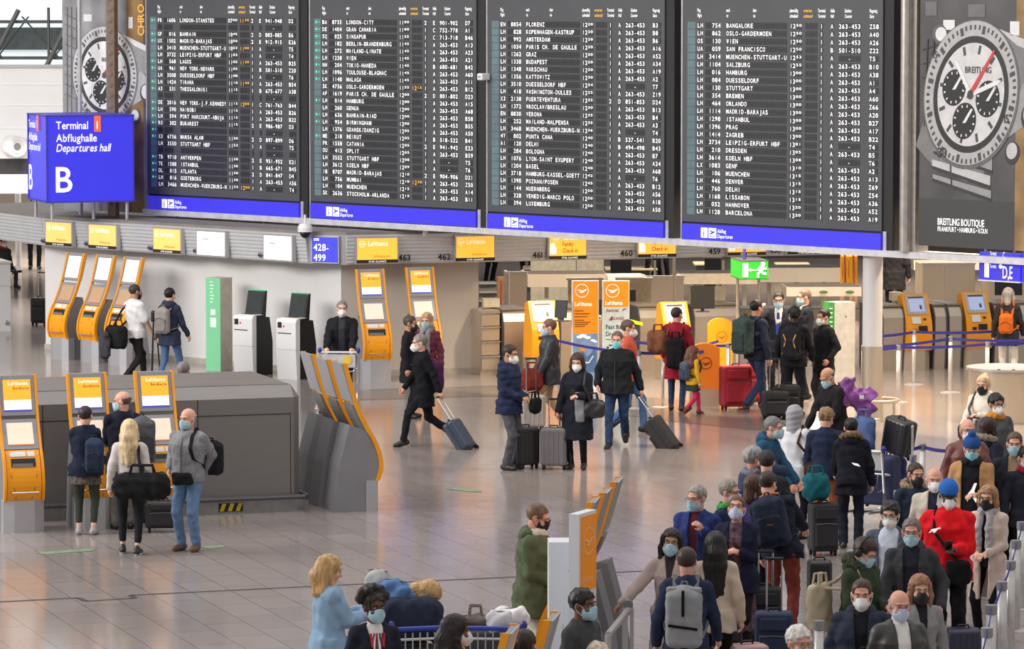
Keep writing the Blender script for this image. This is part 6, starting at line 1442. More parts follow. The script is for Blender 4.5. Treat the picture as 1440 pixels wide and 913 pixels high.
        if top.get('hood'):
            K = Field(neck[0] - .22, neck[0] + .22, neck[1] - .16, neck[1] + .3, np.arange(neck[2] - .2, neck[2] + .16, .011), .011)
            if True:
                hz_ = top.get('hsz', 1); K.ell(T(0, .085 + .03 * (hz_ - 1), 1.455 + .06 * (hz_ - 1)), np.array((.125, .075 * hz_, .085 * hz_)) * s, .02, M); K.chain(tuple(T(.098 * math.cos(t), .02 + .075 * math.sin(t), 1.49 + .018 * math.sin(t)) for t in [math.pi * (-.25 + 1.5 * k / 10) for k in range(11)]), (.03 * s,) * 11, .02)
            K.rough(wrink(.005, 40, seed)); hd = part(K, 'hood', cloth(top['hood'] if isinstance(top['hood'], tuple) else top['c']))
            if top.get('fur'):
                K = Field(neck[0] - .26, neck[0] + .26, neck[1] - .2, neck[1] + .32, np.arange(neck[2] - .14, neck[2] + .2, .0095), .0095); K.chain(tuple(T(.125 * math.cos(t), .045 + .10 * math.sin(t), 1.505 + .03 * math.sin(t)) for t in [math.pi * (-.3 + 1.6 * k / 12) for k in range(13)]), (.036 * s * top.get('hsz', 1),) * 13, .02)
                K.rough(lambda x, y, z: wrink(.009, 120, seed)(x, y, z)); part(K, 'fur_trim', mat('fur_%d_%d_%d' % top['fur'], top['fur'], .9, 0, .35, 40, .6, 0, .2), hd)
    if scarf:
        K = Field(neck[0] - .2, neck[0] + .2, neck[1] - .26, neck[1] + .2, np.arange(neck[2] - .45, neck[2] + .14, .011), .011); K.chain(tuple(neck + Lg(.082 * math.cos(t), .08 * math.sin(t) - .005, .012 + .01 * math.sin(t * 2)) for t in [2 * math.pi * k / 12 for k in range(13)]), (.04 * s,) * 13, .02)
        if len(scarf) > 3: 
            for q in (1, -1): K.chain((neck + Lg(.05 * q, -.09, 0), T(.06 * q, -.16, 1.3), T(.07 * q, -.165, scarf[3])), (.035, .04, .04), .01)
        K.rough(wrink(.007, 60, seed)); part(K, 'scarf', cloth(scarf[:3]))
    # ---- placement: the crown of the head on its sight line, feet on the floor
    zt = hc[2] + .115 * hs + (.03 if st in ('afro',) else .008); g = P(head[0], head[1], zt); A = R(face); off = hc - HM @ np.array((0, -.01, 0))
    cx, sxn = math.cos(A), math.sin(A); loc_ = Vector((g.x - (hc[0] * cx - hc[1] * sxn), g.y - (hc[0] * sxn + hc[1] * cx), 0))
    body.location = loc_; body.rotation_euler = (0, 0, A)
    f = Fig(); f.o = body; f.s = s; f.M = M; f.T = T; f.face = face; f.loc = loc_; f.W = lambda p: loc_ + Matrix.Rotation(A, 3, 'Z') @ Vector(p)
    f.hand = {q: f.W(WR[q] + HD[q] * .075 * s) for q in (1, -1)}; f.hl = {q: WR[q] + HD[q] * .075 * s for q in (1, -1)}; f.S = S; f.hd = HD; f.neck = neck; f.hc = hc; f.fat = fat; f.infl = top.get('infl', .02); f.hh = hh; f.hs = hs; f.HM = HM; f.WR = WR; f.EL = EL
    return f
def worn(f, name, label, cat, group=None):
    """Empty with the wearer's own placement, for a bag that the figure carries."""
    o = thing(name, label, cat, f.loc, f.face, group); return o
def backpack(f, label, c, c2=None, w=.15, d=.085, h=.235, zc=1.20, dy=None, dx=0.0, straps=True, rolltop=False, sc=None, one=None):
    root = worn(f, 'backpack', label, 'backpack'); s = f.s; M = f.M; y0 = (.125 + f.infl + d if dy is None else dy); c2 = c2 or tuple(int(v * .8) for v in c)
    ctr = f.T(dx, y0, zc); rel = ctr; e = .42
    F = Field(ctr[0] - e, ctr[0] + e, ctr[1] - e, ctr[1] + e, np.arange(ctr[2] - e, ctr[2] + e, .0105), .0105); Mx = M
    F.rbox(ctr, (w * s, d * s, h * s), .06 * s, .01, Mx); F.ell(f.T(dx, y0 - .01, zc + h * .75), np.array((w * .85, d * .95, h * .45)) * s, .03, Mx)
    F.rough(wrink(.004, 40, 3.1)); b = F.obj('bag_body', cloth(c, .8), root)
    if rolltop:
        F = Field(ctr[0] - e, ctr[0] + e, ctr[1] - e, ctr[1] + e, np.arange(ctr[2] - e, ctr[2] + e, .0105), .0105); F.rbox(f.T(dx, y0, zc + h * 1.02), (w * .98 * s, .035 * s, .03 * s), .025 * s, .01, Mx); F.obj('rolled_top', cloth(c), root)
        mb = MB(); mb.tube([f.T(dx, y0 + d + .012, zc + h * 1.05), f.T(dx, y0 + d + .016, zc + .4 * h), f.T(dx, y0 + d + .012, zc + .15 * h)], .014, 6); mb.tube([f.T(dx - w * .8, y0 + d + .008, zc - .30 * h), f.T(dx + w * .8, y0 + d + .008, zc - .18 * h)], .012, 6); mb.build('buckle_strap', cloth((24, 24, 26)), root)
    else:
        F = Field(ctr[0] - e, ctr[0] + e, ctr[1] - e, ctr[1] + e, np.arange(ctr[2] - e, ctr[2] + e, .0105), .0105); F.rbox(f.T(dx, y0 + d * .95, zc - .28 * h), (w * .78 * s, .035 * s, h * .55 * s), .03 * s, .01, Mx); F.rough(wrink(.003, 40, 1.1)); F.obj('front_pocket', cloth(c2, .8), root)
        mb = MB(); mb.tube([f.T(dx + w * .7 * t, y0 + d * .95 + .038 * (1 - t * t * .2), zc + .30 * h - .05 * t * t) for t in (-1, -.5, 0, .5, 1)], .005, 6); mb.build('zip', G(40), root)
    mb = MB(); mb.tube([f.T(dx - .035, y0 - d * .6, zc + h * 1.05), f.T(dx - .02, y0 - d * .4, zc + h * 1.3), f.T(dx + .02, y0 - d * .4, zc + h * 1.3), f.T(dx + .035, y0 - d * .6, zc + h * 1.05)], .010, 6); mb.build('grab_handle', cloth(c2), root)
    if straps:
        for q in ((1, -1) if one is None else (one,)):
            r = .120 * f.fat + f.infl; mb = MB(); pts = [f.T(.09 * q, y0 - d, zc + h * .85), f.T(.105 * q, .03, 1.475 + f.infl * 1.2), f.T(.115 * q, -.07 - f.infl, 1.43), f.T(.125 * q, -r - .014, 1.28), f.T(.15 * q, -r + .03, 1.14), f.T(.185 * q * f.fat, -.0, 1.06), f.T(w * .9 * q, y0 - d, zc - h * .7)]
            V = []; Fc = []
            for i, p in enumerate(pts):
                for a in (-.022, .022):
                    for b in (0, .012): V.append(p + M @ np.array((a, 0, 0)) + (M @ np.array((0, -b, b * .5))))
            for i in range(len(pts) - 1):
                o = i * 4; Fc += [(o, o + 2, o + 6, o + 4), (o + 1, o + 5, o + 7, o + 3), (o, o + 4, o + 5, o + 1), (o + 2, o + 3, o + 7, o + 6)]
            mb.add(V, Fc); mb.build('strap', cloth(c2), root)
    return root
# ------------------------------------------------------------------ LUGGAGE
def suitcase(label, loc, rot, w, d, h, col, kind='hard', tilt=0, handle=0.0, to=None, group=None, wheels=4, strap=None, name='suitcase', metal=0, z=0, roll=0):
    """Upright case: front faces -y, back +y. With tilt it leans back on its rear wheels."""
    root = thing(name, label, 'suitcase', (loc[0], loc[1], z), rot, group, R(tilt))
    if roll: root.rotation_euler = (R(tilt), R(roll), R(rot))
    m = mat('case_%d_%d_%d' % tuple(col), col, .35 if kind == 'hard' else .8, metal, .08, 5, .0 if kind == 'hard' else .2)
    dk = tuple(int(v * .6) for v in col); wz = .055; y0 = d / 2
    mb = MB(); mb.rbox((0, -y0 if tilt else 0, wz + h / 2), (w, d, h), min(.045, d * .3), 4); bd = mb.build('shell', m, root)
    yc = -y0 if tilt else 0
    if kind == 'hard':
        for k in range(5): mb = MB(); x = -w * .36 + w * .18 * k; mb.rbox((x, yc, wz + h / 2), (w * .06, d + .012, h * .86), .006, 2); mb.build('rib', m, bd)
    else:
        mb = MB(); mb.rbox((0, yc - d / 2 - .012, wz + h * .36), (w * .78, .05, h * .5), .02, 3); mb.build('front_pocket', m, bd); mb = MB(); mb.rbox((0, yc - d / 2 - .008, wz + h * .80), (w * .72, .03, h * .22), .012, 3); mb.build('top_pocket', m, bd)
        mb = MB(); mb.tube([(-w * .36, yc - d / 2 - .04, wz + h * .58), (0, yc - d / 2 - .042, wz + h * .6), (w * .36, yc - d / 2 - .04, wz + h * .58)], .005, 6); mb.build('zip', G(90), bd)
    mb = MB(); mb.tube([(x, yc, z_) for x, z_ in [(-w / 2 - .002, wz + h * .5)] + [(-w / 2 + .0, wz + .05), (w / 2, wz + .05)]], .003, 4); mb.rbox((0, yc, wz + h / 2), (w + .006, .012, h + .006), .03, 4); mb.build('seam_band', mat('case_%d_%d_%d_s' % tuple(dk), dk, .5), bd)
    if wheels == 4:
        for x in (-1, 1):
            for y in (-1, 1):
                mb = MB(); mb.bb(x * w * .38 - .018, x * w * .38 + .018, yc + y * d * .32 - .018, yc + y * d * .32 + .018, .035, wz + .01); mb.tube([(x * w * .38 - .014, yc + y * d * .32, .027), (x * w * .38 + .014, yc + y * d * .32, .027)], .027, 12); mb.build('wheel', RUBBER, root)
    else:
        for x in (-1, 1): mb = MB(); mb.tube([(x * w * .4 - .016, -.02, .035), (x * w * .4 + .016, -.02, .035)], .036, 14); mb.bb(x * w * .4 - .022, x * w * .4 + .022, -.05, .0, .03, wz + .03); mb.build('wheel', RUBBER, root)
        for x in (-1, 1): mb = MB(); mb.bb(x * w * .36 - .02, x * w * .36 + .02, -d + .02, -d + .05, 0, wz + .01); mb.build('foot', BLACK, root)
    mb = MB(); mb.tube([(-.06, yc, wz + h), (-.05, yc, wz + h + .03), (.05, yc, wz + h + .03), (.06, yc, wz + h)], .011, 8); mb.build('grip', BLACK, root)
    if handle:
        yh = yc + d * .28; zt = wz + h + handle
        for x in (-1, 1): mb = MB(); mb.tube([(x * .075, yh, wz + h - .02), (x * .075, yh, zt)], .010, 8); mb.build('handle_tube', CHROME if handle > .1 else ALU, root)
        mb = MB(); mb.tube([(-.09, yh, zt), (.09, yh, zt)], .016, 8); mb.build('handle_grip', BLACK, root)
    if strap:
        mb = MB(); mb.rbox((0, yc, wz + h * .42), (w + .012, d + .07, .05), .02, 3); mb.build('luggage_strap', cloth(strap), root)
    return root
def roller(label, hand, wheel_px, w, d, h, col, kind='soft', **k):
    """Case trailing on two wheels from a hand: wheels stand where the picture shows them."""
    g = P(*wheel_px); v = Vector(hand) - g; L = v.length; hd = Vector((v.x, v.y, 0)); el = math.atan2(v.z, hd.length)
    rot = math.degrees(math.atan2(hd.y, hd.x)) + 90    # local -y points to the hand
    tilt = 90 - math.degrees(el)
    return suitcase(label, g, rot, w, d, h, col, kind, tilt, max(.1, L - h - .055), wheels=2, **k)
def softbag(name, label, cat, loc, rot, w, d, h, col, handles=True, mtl=None, squash=.0, tilt=0, strapto=None, noise=.008, group=None, extra=None):
    root = thing(name, label, cat, loc, rot, group, R(tilt)); F = Field(-w * .7 - .06, w * .7 + .06, -d * .8 - .06, d * .8 + .06, np.arange(-.05, h + .14, .0105), .0105)
    F.rbox((0, 0, h / 2), (w / 2, d / 2, h / 2), min(d, h) * .42, .01); F.ell((0, 0, h * .45), (w * .5, d * .56, h * .46), .03); F.rough(wrink(noise, 26, w * 9 + h * 31)); m = mtl or cloth(col); b = F.obj('bag_body', m, root)
    if handles:
        for y in (-1, 1): mb = MB(); mb.tube([(-w * .22, y * d * .3, h * .93), (-w * .18, y * d * .2, h + .09), (w * .18, y * d * .2, h + .09), (w * .22, y * d * .3, h * .93)], .012, 8); mb.build('handle', m, root)
    mb = MB(); mb.tube([(-w * .42, 0, h * .97), (0, 0, h * 1.0), (w * .42, 0, h * .97)], .006, 6); mb.build('zip', G(70), root)
    if strapto: mb = MB(); mb.tube(strapto, .018, 8); mb.build('shoulder_strap', m, root)
    return root
def trolley(label, loc, rot, group='airport baggage trolleys', blue=True, h=1.0):
    """Pushed towards -y: platform in front, handle frame at the back (+y)."""
    root = thing('baggage_trolley', label, 'baggage trolley', loc, rot, group); BL = plastic((40, 60, 170))
    mb = MB(); mb.mt(0)
    for x in (-.24, -.08, .08, .24): mb.tube([(x, .38, .22), (x * .8, -.62, .16)], .014, 6)
    mb.tube([(-.3, .4, .22), (-.26, -.62, .16), (.26, -.62, .16), (.3, .4, .22)], .02, 8); mb.tube([(-.22, -.62, .16), (-.22, -.66, .3), (.22, -.66, .3), (.22, -.62, .16)], .014, 6); mb.build('platform', CHROME, root)
    for x in (-1, 1): mb = MB(); mb.tube([(x * .30, .42, .10), (x * .30, .40, .5), (x * .29, .46, h)], .02, 8); mb.build('upright', CHROME, root)
    mb = MB(); mb.tube([(-.3, .46, h), (.3, .46, h)], .022, 8); mb.build('handle_bar', BL if blue else ALU, root)
    for x in (-1, 1): mb = MB(); mb.ell((x * .31, .46, h + .03), (.035, .04, .05), 10); mb.build('handle_knob', mat('knob_navy', (52, 48, 140), .4), root)
    if not blue: mb = MB(); mb.bb(-.27, .27, .40, .43, h - .24, h - .03); mb.build('advert_plate', mat('plate_silver', (206, 206, 208), .4, .3), root)
    else:
        mb = MB(); mb.tube([(-.28, .44, h - .10), (.28, .44, h - .10)], .012, 6); mb.tube([(-.28, .44, h - .24), (.28, .44, h - .24)], .012, 6)
        for k in range(8): mb.tube([(-.24 + .069 * k, .44, h - .04), (-.24 + .069 * k, .44, h - .30)], .007, 5)
        mb.build('wire_grid', ALU, root)
    mb = MB(); mb.tube([(-.26, .40, .72), (-.26, .16, .70), (.26, .16, .70), (.26, .40, .72)], .012, 6)
    for k in range(5): mb.tube([(-.2 + .1 * k, .17, .70), (-.2 + .1 * k, .2, .52), (-.2 + .1 * k, .4, .5)], .006, 5)
    mb.build('basket', CHROME if not blue else BL, root)
    for x, y, r in ((-.3, .42, .085), (.3, .42, .085), (0, -.5, .07)):
        mb = MB(); mb.tube([(x - .022, y, r), (x + .022, y, r)], r, 16); wh = mb.build('wheel', mat('wheel_grey', (70, 70, 72), .6), root); mb = MB(); mb.tube([(x - .024, y, r), (x + .024, y, r)], r * .4, 10); mb.build('wheel_hub', ALU, wh)
    return root
# ------------------------------------------------------------------ PEOPLE AND WHAT THEY CARRY
def phone(f, q, label, col=(24, 24, 28), off=(0, 0, .04), tilt=-50):
    p = f.hand[q] + Vector(off); root = thing('phone', label, 'phone', p, f.face + 8 * q); mb = MB(); M_ = Matrix.Rotation(R(tilt), 3, 'X'); mb.rbox((0, 0, .01), (.072, .148, .010), .004, 3, M_); mb.build('phone_body', plastic(col, .25), root); mb = MB(); mb.box(M_ @ Vector((0, 0, .0058)) + Vector((0, 0, .01)), (.064, .136, .002), 0, R(tilt)); mb.build('screen', lit((60, 70, 84), .3), root)
def paper(f, q, label, w=.2, h=.28, off=(0, 0, .05), tilt=50, col=(232, 230, 226)):
    p = f.hand[q] + Vector(off); root = thing('paper_sheet', label, 'paper', p, f.face); mb = MB(); n = 5
    for k in range(n): a = -h / 2 + h * k / n; b = a + h / n; M_ = Matrix.Rotation(R(tilt + k * 5), 3, 'X'); mb.add([M_ @ Vector((x, yy, zz)) for x, yy, zz in ((-w / 2, a, 0), (w / 2, a, 0), (w / 2, b, 0), (-w / 2, b, 0), (-w / 2, a, .002), (w / 2, a, .002), (w / 2, b, .002), (-w / 2, b, .002))], [(0, 1, 2, 3), (7, 6, 5, 4), (0, 4, 5, 1), (2, 6, 7, 3), (0, 3, 7, 4), (1, 5, 6, 2)])
    mb.build('sheet', mat('paper_%d_%d_%d' % col, col, .6), root)
def hang(f, nm, label, cat, pos, w, d, h, col, q=1, strap=True, rot=0, mtl=None, handles=True, noise=.008):
    p = f.W(f.T(*pos)); p.z = max(p.z, 0.0); l = f.T(*pos); st = None
    if strap:
        c = math.cos(R(-rot)); s_ = math.sin(R(-rot)); tr = lambda v: ((v[0] - l[0]) * c - (v[1] - l[1]) * s_, (v[0] - l[0]) * s_ + (v[1] - l[1]) * c, v[2] - l[2])
        sh = f.T(.12 * q, -.005, 1.47 + f.infl); fr = f.T(.14 * q, -.15 - f.infl, 1.3); bk = f.T(.14 * q, .15 + f.infl, 1.3)
        st = [(0, -d * .3, h * .9), tr(fr), tr(sh), tr(bk), (0, d * .3, h * .9)]
    return softbag(nm, label, cat, p, f.face + rot, w, d, h, col, handles, mtl, strapto=st, noise=noise)
K_ = (26, 26, 30); NAVY = (36, 42, 62); JEAN = (74, 104, 146); DJEAN = (44, 62, 92); GREY = (120, 120, 124)
HB = (44, 32, 26); HK = (24, 20, 20); HG = (128, 124, 120); HBL = (206, 170, 120)
# --- far left
f = person((4, 333), 1.5, 40, 'person with dark hair and red collar behind the white counter at left edge', mask='white', hair=('short', HK), top=dict(c=(60, 70, 62), hem=.85), scarf=(170, 50, 60), pose='sit')
mb = MB(); q = f.W((0, .02, 0)); mb.lathe([(.2, 0), (.2, .02), (.04, .03), (.04, .38), (.17, .39), (.17, .43)], 16, q); tag(mb.build('stool', DGREY), 'stool behind the white counter at the left edge', 'stool')
f = person((48, 277), 1.75, 8, 'far person with only black trousers seen below the fascia at left', hair=('short', HB), top=dict(c=K_), legs=dict(c=(40, 40, 44)))
suitcase('black soft cabin suitcase with raised handle standing alone at far left', P(57, 458), -18, .34, .28, .52, (52, 52, 56), 'soft', 0, .50, metal=0)
f = person((190, 400), 1.74, 128, 'man in white short-sleeved shirt with black bag walking to the right', skin='olive', hair=('crop', (60, 52, 48)), mask='black', top=dict(c=(226, 224, 224), sleeve='short', hem=.84, infl=.03, name='shirt'), legs=dict(c=(44, 42, 42)), pose='walk', lh='swing', rh='low', fat=1.1)
hang(f, 'shoulder_bag', 'black bulging shoulder bag on the back of the man in white shirt', 'bag', (.04, .36, .66), .50, .24, .40, (34, 34, 36), 1)
hang(f, 'draped_jacket', 'dark grey jacket draped over the black shoulder bag', 'jacket', (.08, .56, .50), .22, .14, .46, (66, 66, 70), 1, False, handles=False, noise=.016)
f2 = person((239, 405), 1.68, 150, 'woman with grey backpack, navy hooded jacket and jeans by the pale wall', hair=('short', HK), fem=True, top=dict(c=(52, 58, 78), hem=.74, hood=True), legs=dict(c=(82, 112, 152), w=.9), pose='walk2', lh='hang', rh='low')
backpack(f2, 'grey backpack worn by the woman in navy jacket by the wall', (150, 142, 138), (138, 130, 126), .145, .075, .22, 1.18)
tp = f2.W(f2.T(.42, -.12, 0)); tp.z = 0; root = thing('camera_tripod', 'black folded tripod carried upright between the white-shirted man and woman', 'tripod', (tp.x, tp.y, .12), 0)
for k in range(3): t = 2.1 * k; mb = MB(); mb.tube([(.10 * math.cos(t), .10 * math.sin(t), 0), (.03 * math.cos(t), .03 * math.sin(t), .95)], .013, 8); mb.build('leg', BLACK, root)
mb = MB(); mb.rbox((0, 0, 1.06), (.11, .11, .20), .03); mb.tube([(0, .04, 1.1), (.16, .12, 1.0)], .012, 6); mb.build('head', BLACK, root)
f = person((258, 509), 1.66, 170, 'person showing only a grey head above the steel cabin', hair=('short', (128, 116, 112)), top=dict(c=(90, 90, 94)))
f = person((481, 423), 1.77, -4, 'man in black jacket and white mask pushing a baggage trolley', hair=('crop', HG), mask='ffp', top=dict(c=(34, 34, 38), hem=.82, infl=.045, open=(.05, .06), fat=1), inner=dict(c=(58, 60, 66), name='sweater'), legs=dict(c=NAVY), lh='push', rh='push', fat=1.12, hp=(8, 4, 0))
hm = (f.hand[1] + f.hand[-1]) / 2; fw = Vector((math.sin(R(-4)), -math.cos(R(-4)), 0)); q = hm + fw * .47
o = trolley('empty baggage trolley pushed by the man in black jacket', (q.x, q.y, 0), -4, blue=False, h=.98)
mb = MB(); mb.tube([(.14, .394, .86), (.14, .388, .86)], .07, 18); mb.build('round_sticker', mat('sticker_yellow', (236, 200, 40), .5), o)
# --- middle walkers
f = person((577, 444), 1.62, 75, 'man in long black coat standing beside the couple near the orange kiosk', skin='tan', hair=('short', (70, 62, 58)), mask='black', top=dict(c=(36, 34, 38), hem=.62), legs=dict(c=(30, 30, 34)))
f = person((600, 440), 1.66, -18, 'woman in burgundy quilted jacket with grey scarf and blue mask', hair=('bob', (184, 146, 104)), fem=True, mask='blue', top=dict(c=(116, 56, 72), hem=.70, puff=.09, open=(.03, .06)), inner=dict(c=(40, 38, 42)), scarf=(148, 142, 146, .95), legs=dict(c=K_, w=.9), pose='walk')
f3 = person((590, 470), 1.73, -82, 'man in black coat striding left and towing a suitcase', hair=('short', (132, 124, 118)), skin='pink', top=dict(c=(26, 26, 30), hem=.66), legs=dict(c=(30, 30, 36)), pose='stride', lh='back', rh='swing', lean=6, mask='white')
roller('dark blue hard suitcase towed by the man in black coat', f3.hand[1], (668, 632), .34, .20, .50, (52, 62, 80), 'hard')
hang(f3, 'shoulder_backpack', 'purple and black backpack slung behind the man in black coat', 'backpack', (-.02, .16, .86), .32, .2, .46, (76, 42, 78), -1, handles=False)
f = person((717, 485), 1.77, 62, 'man in navy puffer jacket and white mask facing right', skin='tan', hair=('short', (40, 34, 32)), mask='ffp', top=dict(c=(42, 50, 76), hem=.80, infl=.042, puff=.095, hood=True), legs=dict(c=(84, 86, 92), w=1.12), lh='front', rh='front', shoes=(30, 28, 28), hp=(0, 12, 0))
hang(f, 'small_bag', 'small black bag held by the man in navy puffer', 'bag', (.10, -.36, .80), .22, .12, .22, (26, 26, 28), 1, strap=False)
suitcase('black cabin suitcase standing behind the man in navy puffer', P(739, 659), 25, .36, .24, .54, (38, 38, 40), 'hard', 0, .42)
f = person((772, 449), 1.70, -84, 'man in dark leather jacket and beige trousers walking left', hair=('short', (118, 88, 66)), mask='blue', skin='pink', top=dict(c=(52, 54, 58), m=leather((48, 50, 54)), hem=.72, infl=.035), legs=dict(c=(186, 152, 118), w=1.1), shoes=(120, 66, 40), pose='walk', lh='low', rh='low', fat=1.08)
suitcase('silver suitcase with raised handle behind the man in navy puffer', P(748, 605), 10, .40, .26, .50, (176, 168, 160), 'hard', 0, .55, metal=.3)
softbag('red_bag', 'red-brown bag on top of the silver suitcase', 'bag', P(748, 603) + Vector((0, -.02, .60)), 10, .34, .22, .34, (122, 48, 40))
f4 = person((812, 497), 1.64, -14, 'woman in long black coat with white mask holding a phone', hair=('bob', (58, 38, 32)), fem=True, mask='ffp', top=dict(c=(36, 38, 48), hem=.46, infl=.04, hood=True, flare=.02), legs=dict(c=(24, 24, 26), w=.8, boots=True), lh='phone', rh=(-.30, -.10, .80), hp=(0, 14, 0), fat=1.1)
phone(f4, 1, 'phone in the hand of the woman in long black coat', off=(-.02, 0, .03))
suitcase('grey hard cabin suitcase at the side of the woman in black coat', P(779, 660), -6, .38, .25, .54, (112, 110, 112), 'hard', 0, .40)
hang(f4, 'handbag', 'shiny black handbag on the arm of the woman in black coat', 'handbag', (.24, -.10, .80), .40, .18, .26, (34, 34, 38), 1, mtl=leather((36, 36, 40)))
hang(f4, 'folded_scarf', 'grey scarf draped over the black handbag', 'scarf', (.08, -.18, .74), .13, .07, .42, (138, 140, 144), 1, False, handles=False)
f5 = person((868, 466), 1.72, -12, 'man in black jacket and jeans with blue mask towing a case', skin='pink', hair=('crop', (104, 84, 72)), mask='aqua', top=dict(c=(34, 36, 40), hem=.82, infl=.045, zip=True), legs=dict(c=DJEAN, w=1.15), lh=(.36, .10, .84), rh='pocket', pose='walk2', fat=1.22)
roller('black soft suitcase towed by the man in black jacket and jeans', f5.hand[1], (958, 630), .40, .25, .56, (44, 44, 46), 'soft')
f = person((884, 450), 1.76, 82, 'man in orange-red shirt half hidden behind the man with blue mask', hair=('short', (96, 72, 54)), mask='white', skin='pink', top=dict(c=(196, 92, 70), hem=.84, collar=True), legs=dict(c=JEAN), pose='walk')
# --- queue at the desks
f = person((952, 432), 1.67, 168, 'woman in red coat with brown shoulder bag seen from behind', hair=('crop', (58, 36, 30)), skin='pink', top=dict(c=(150, 36, 52), hem=.55), legs=dict(c=(50, 66, 100), w=.9), shoes=(34, 30, 30), lh='low', rh='hang', hp=(-25, 4, 0), pose='stagger')
hang(f, 'shoulder_bag', 'large brown bag on the shoulder of the woman in red coat', 'bag', (.30, .12, 1.0), .34, .2, .36, (126, 80, 56), 1, noise=.014)
hang(f, 'hanging_bag', 'black bag hanging low behind the woman in red coat', 'bag', (-.02, .24, .74), .30, .16, .50, (30, 28, 32), -1)
f = person((975, 487), 1.10, 120, 'small girl in yellow jacket and pink tights', hair=('long', (104, 66, 48), .12), fem=True, kid=True, top=dict(c=(222, 168, 44), hem=.80, collar=False), legs=dict(c=(206, 50, 92), w=.8, boots=True), shoes=(104, 34, 46), skirt=dict(c=(52, 66, 58), hem=.62, flare=.04), pose='walk')
backpack(f, 'small blue-grey backpack on the girl in yellow', (84, 90, 108), None, .16, .09, .22, 1.15)
f = person((1064, 422), 1.82, 128, 'man in navy sweater with large green backpack', skin='tan', hair=('short', HK), top=dict(c=(42, 46, 62), hem=.84, band=((80, 84, 104), 1.2, 1.27)), legs=dict(c=(44, 56, 84), w=1.05), pose='walk', shoes=(60, 46, 44), lh='low', rh='hang')
backpack(f, 'large dark green backpack on the man in navy sweater', (62, 76, 72), (54, 66, 64), .17, .11, .27, 1.2)
suitcase('big red suitcase with raised handle beside the orange panel', P(1034, 576), 14, .50, .28, .66, (164, 34, 48), 'soft', 0, .34)
suitcase('second red suitcase half hidden behind the big red one', P(1056, 570), 14, .44, .26, .62, (176, 38, 54), 'soft', 0, 0)
f = person((1095, 411), 1.81, -6, 'uniformed man in dark suit with raised right hand and blue mask', hair=('short', HK), mask='blue', glasses='dark', skin='pink', top=dict(c=(40, 42, 52), hem=.80, open=(.0, .065), vz=1.0, name='suit_jacket'), inner=dict(c=(232, 230, 228), tie=(50, 70, 150)), legs=dict(c=(38, 40, 50)), rh='up', lh='hang')
f = person((1131, 407), 1.82, -76, 'uniformed man with greying hair in profile talking to his colleague', hair=('crop', (120, 98, 84)), mask='blue', skin='pink', top=dict(c=(46, 48, 58), hem=.80, open=(.0, .05), vz=1.05, name='suit_jacket'), inner=dict(c=(232, 230, 228)), legs=dict(c=(40, 42, 52)), lh='front')
f6 = person((1117, 431), 1.75, 165, 'man in black with black and orange backpack seen from behind', skin='dark', hair=('thick', (22, 20, 20)), top=dict(c=(30, 30, 34), hem=.80), legs=dict(c=(34, 34, 40)), mask='white', lh='hang', rh='low', hp=(30, 0, 0))
root = backpack(f6, 'black backpack with orange piping on the man in black', (38, 38, 44), (34, 34, 38), .155, .10, .25, 1.18)
mb = MB()
for q in (1, -1): mb.tube([f6.T(.10 * q, .36, 1.34), f6.T(.06 * q, .375, 1.24), f6.T(.09 * q, .375, 1.14), f6.T(.12 * q, .35, 1.02)], .009, 6)
mb.build('orange_piping', mat('piping_orange', (232, 164, 40), .6), root)
suitcase('black suitcase with silver handle at the feet of the man in black', P(1090, 590), 8, .42, .28, .40, (34, 34, 36), 'soft', 0, .50)
suitcase('second black suitcase close behind the man in black', P(1107, 588), 8, .38, .26, .48, (28, 28, 30), 'soft', 0, 0)
f = person((1158, 435), 1.68, -58, 'person in black coat facing left beside the grey totem', hair=('short', HK), skin='tan', mask='white', top=dict(c=(32, 32, 36), hem=.72, collar=True), legs=dict(c=(60, 56, 56)), lh='pocket', rh='pocket')
f = person((1418, 405), 1.66, 165, 'grey-haired woman with orange backpack at the right edge', hair=('bob', (172, 164, 158)), fem=True, top=dict(c=(56, 54, 56), hem=.72), legs=dict(c=(232, 228, 220), w=1.0), rh='low')
backpack(f, 'small orange leather backpack on the grey-haired woman', (214, 112, 40), (200, 100, 36), .13, .07, .17, 1.12)
f7 = person((1164, 517), 1.68, -52, 'bald man reading a sheet with a purple bouquet over his shoulder', skin='tan', hair=('bald', (90, 80, 76)), mask='blue', top=dict(c=(38, 36, 40), hem=.66, infl=.04), legs=dict(c=K_), hp=(-6, 34, 0), lean=14, lh='tray', rh=(-.32, -.30, .84))
paper(f7, 1, 'white sheet read by the bald man with the purple bouquet', off=(0, 0, .10))
q = f7.W(f7.T(.15, .18, 1.28)); root = thing('wrapped_bouquet', 'bouquet wrapped in purple paper carried by the bald man', 'bouquet', q, 0)
F = Field(-.55, .65, -.42, .42, np.arange(-.45, .5, .011), .011); F.ell((-.04, 0, .02), (.23, .17, .16), .03); F.chain(((.05, 0, .0), (.20, 0, -.01), (.30, 0, -.02)), (.14, .13, .22), .05); F.chain(((-.06, 0, .08), (-.01, 0, .27)), (.13, .12), .04); F.chain(((.18, 0, -.08), (.22, 0, -.26)), (.13, .10), .04)
F.rough(lambda x, y, z: .028 * np.abs(np.sin(np.arctan2(z + .02, y) * 4.5 + x * 6)) * np.clip(x * 4, 0, 1) + .016 * np.abs(np.sin(x * 24 + z * 17)) + wrink(.012, 34)(x, y, z), .09); F.cut(lambda x, y, z: np.maximum(x - .34 - .05 * np.sin(z * 30), z - .26 - .3 * x + .02 * np.sin(x * 40))); F.obj('purple_wrap', mat('wrap_purple', (124, 62, 138), .5, 0, .3, 9, .3), root)
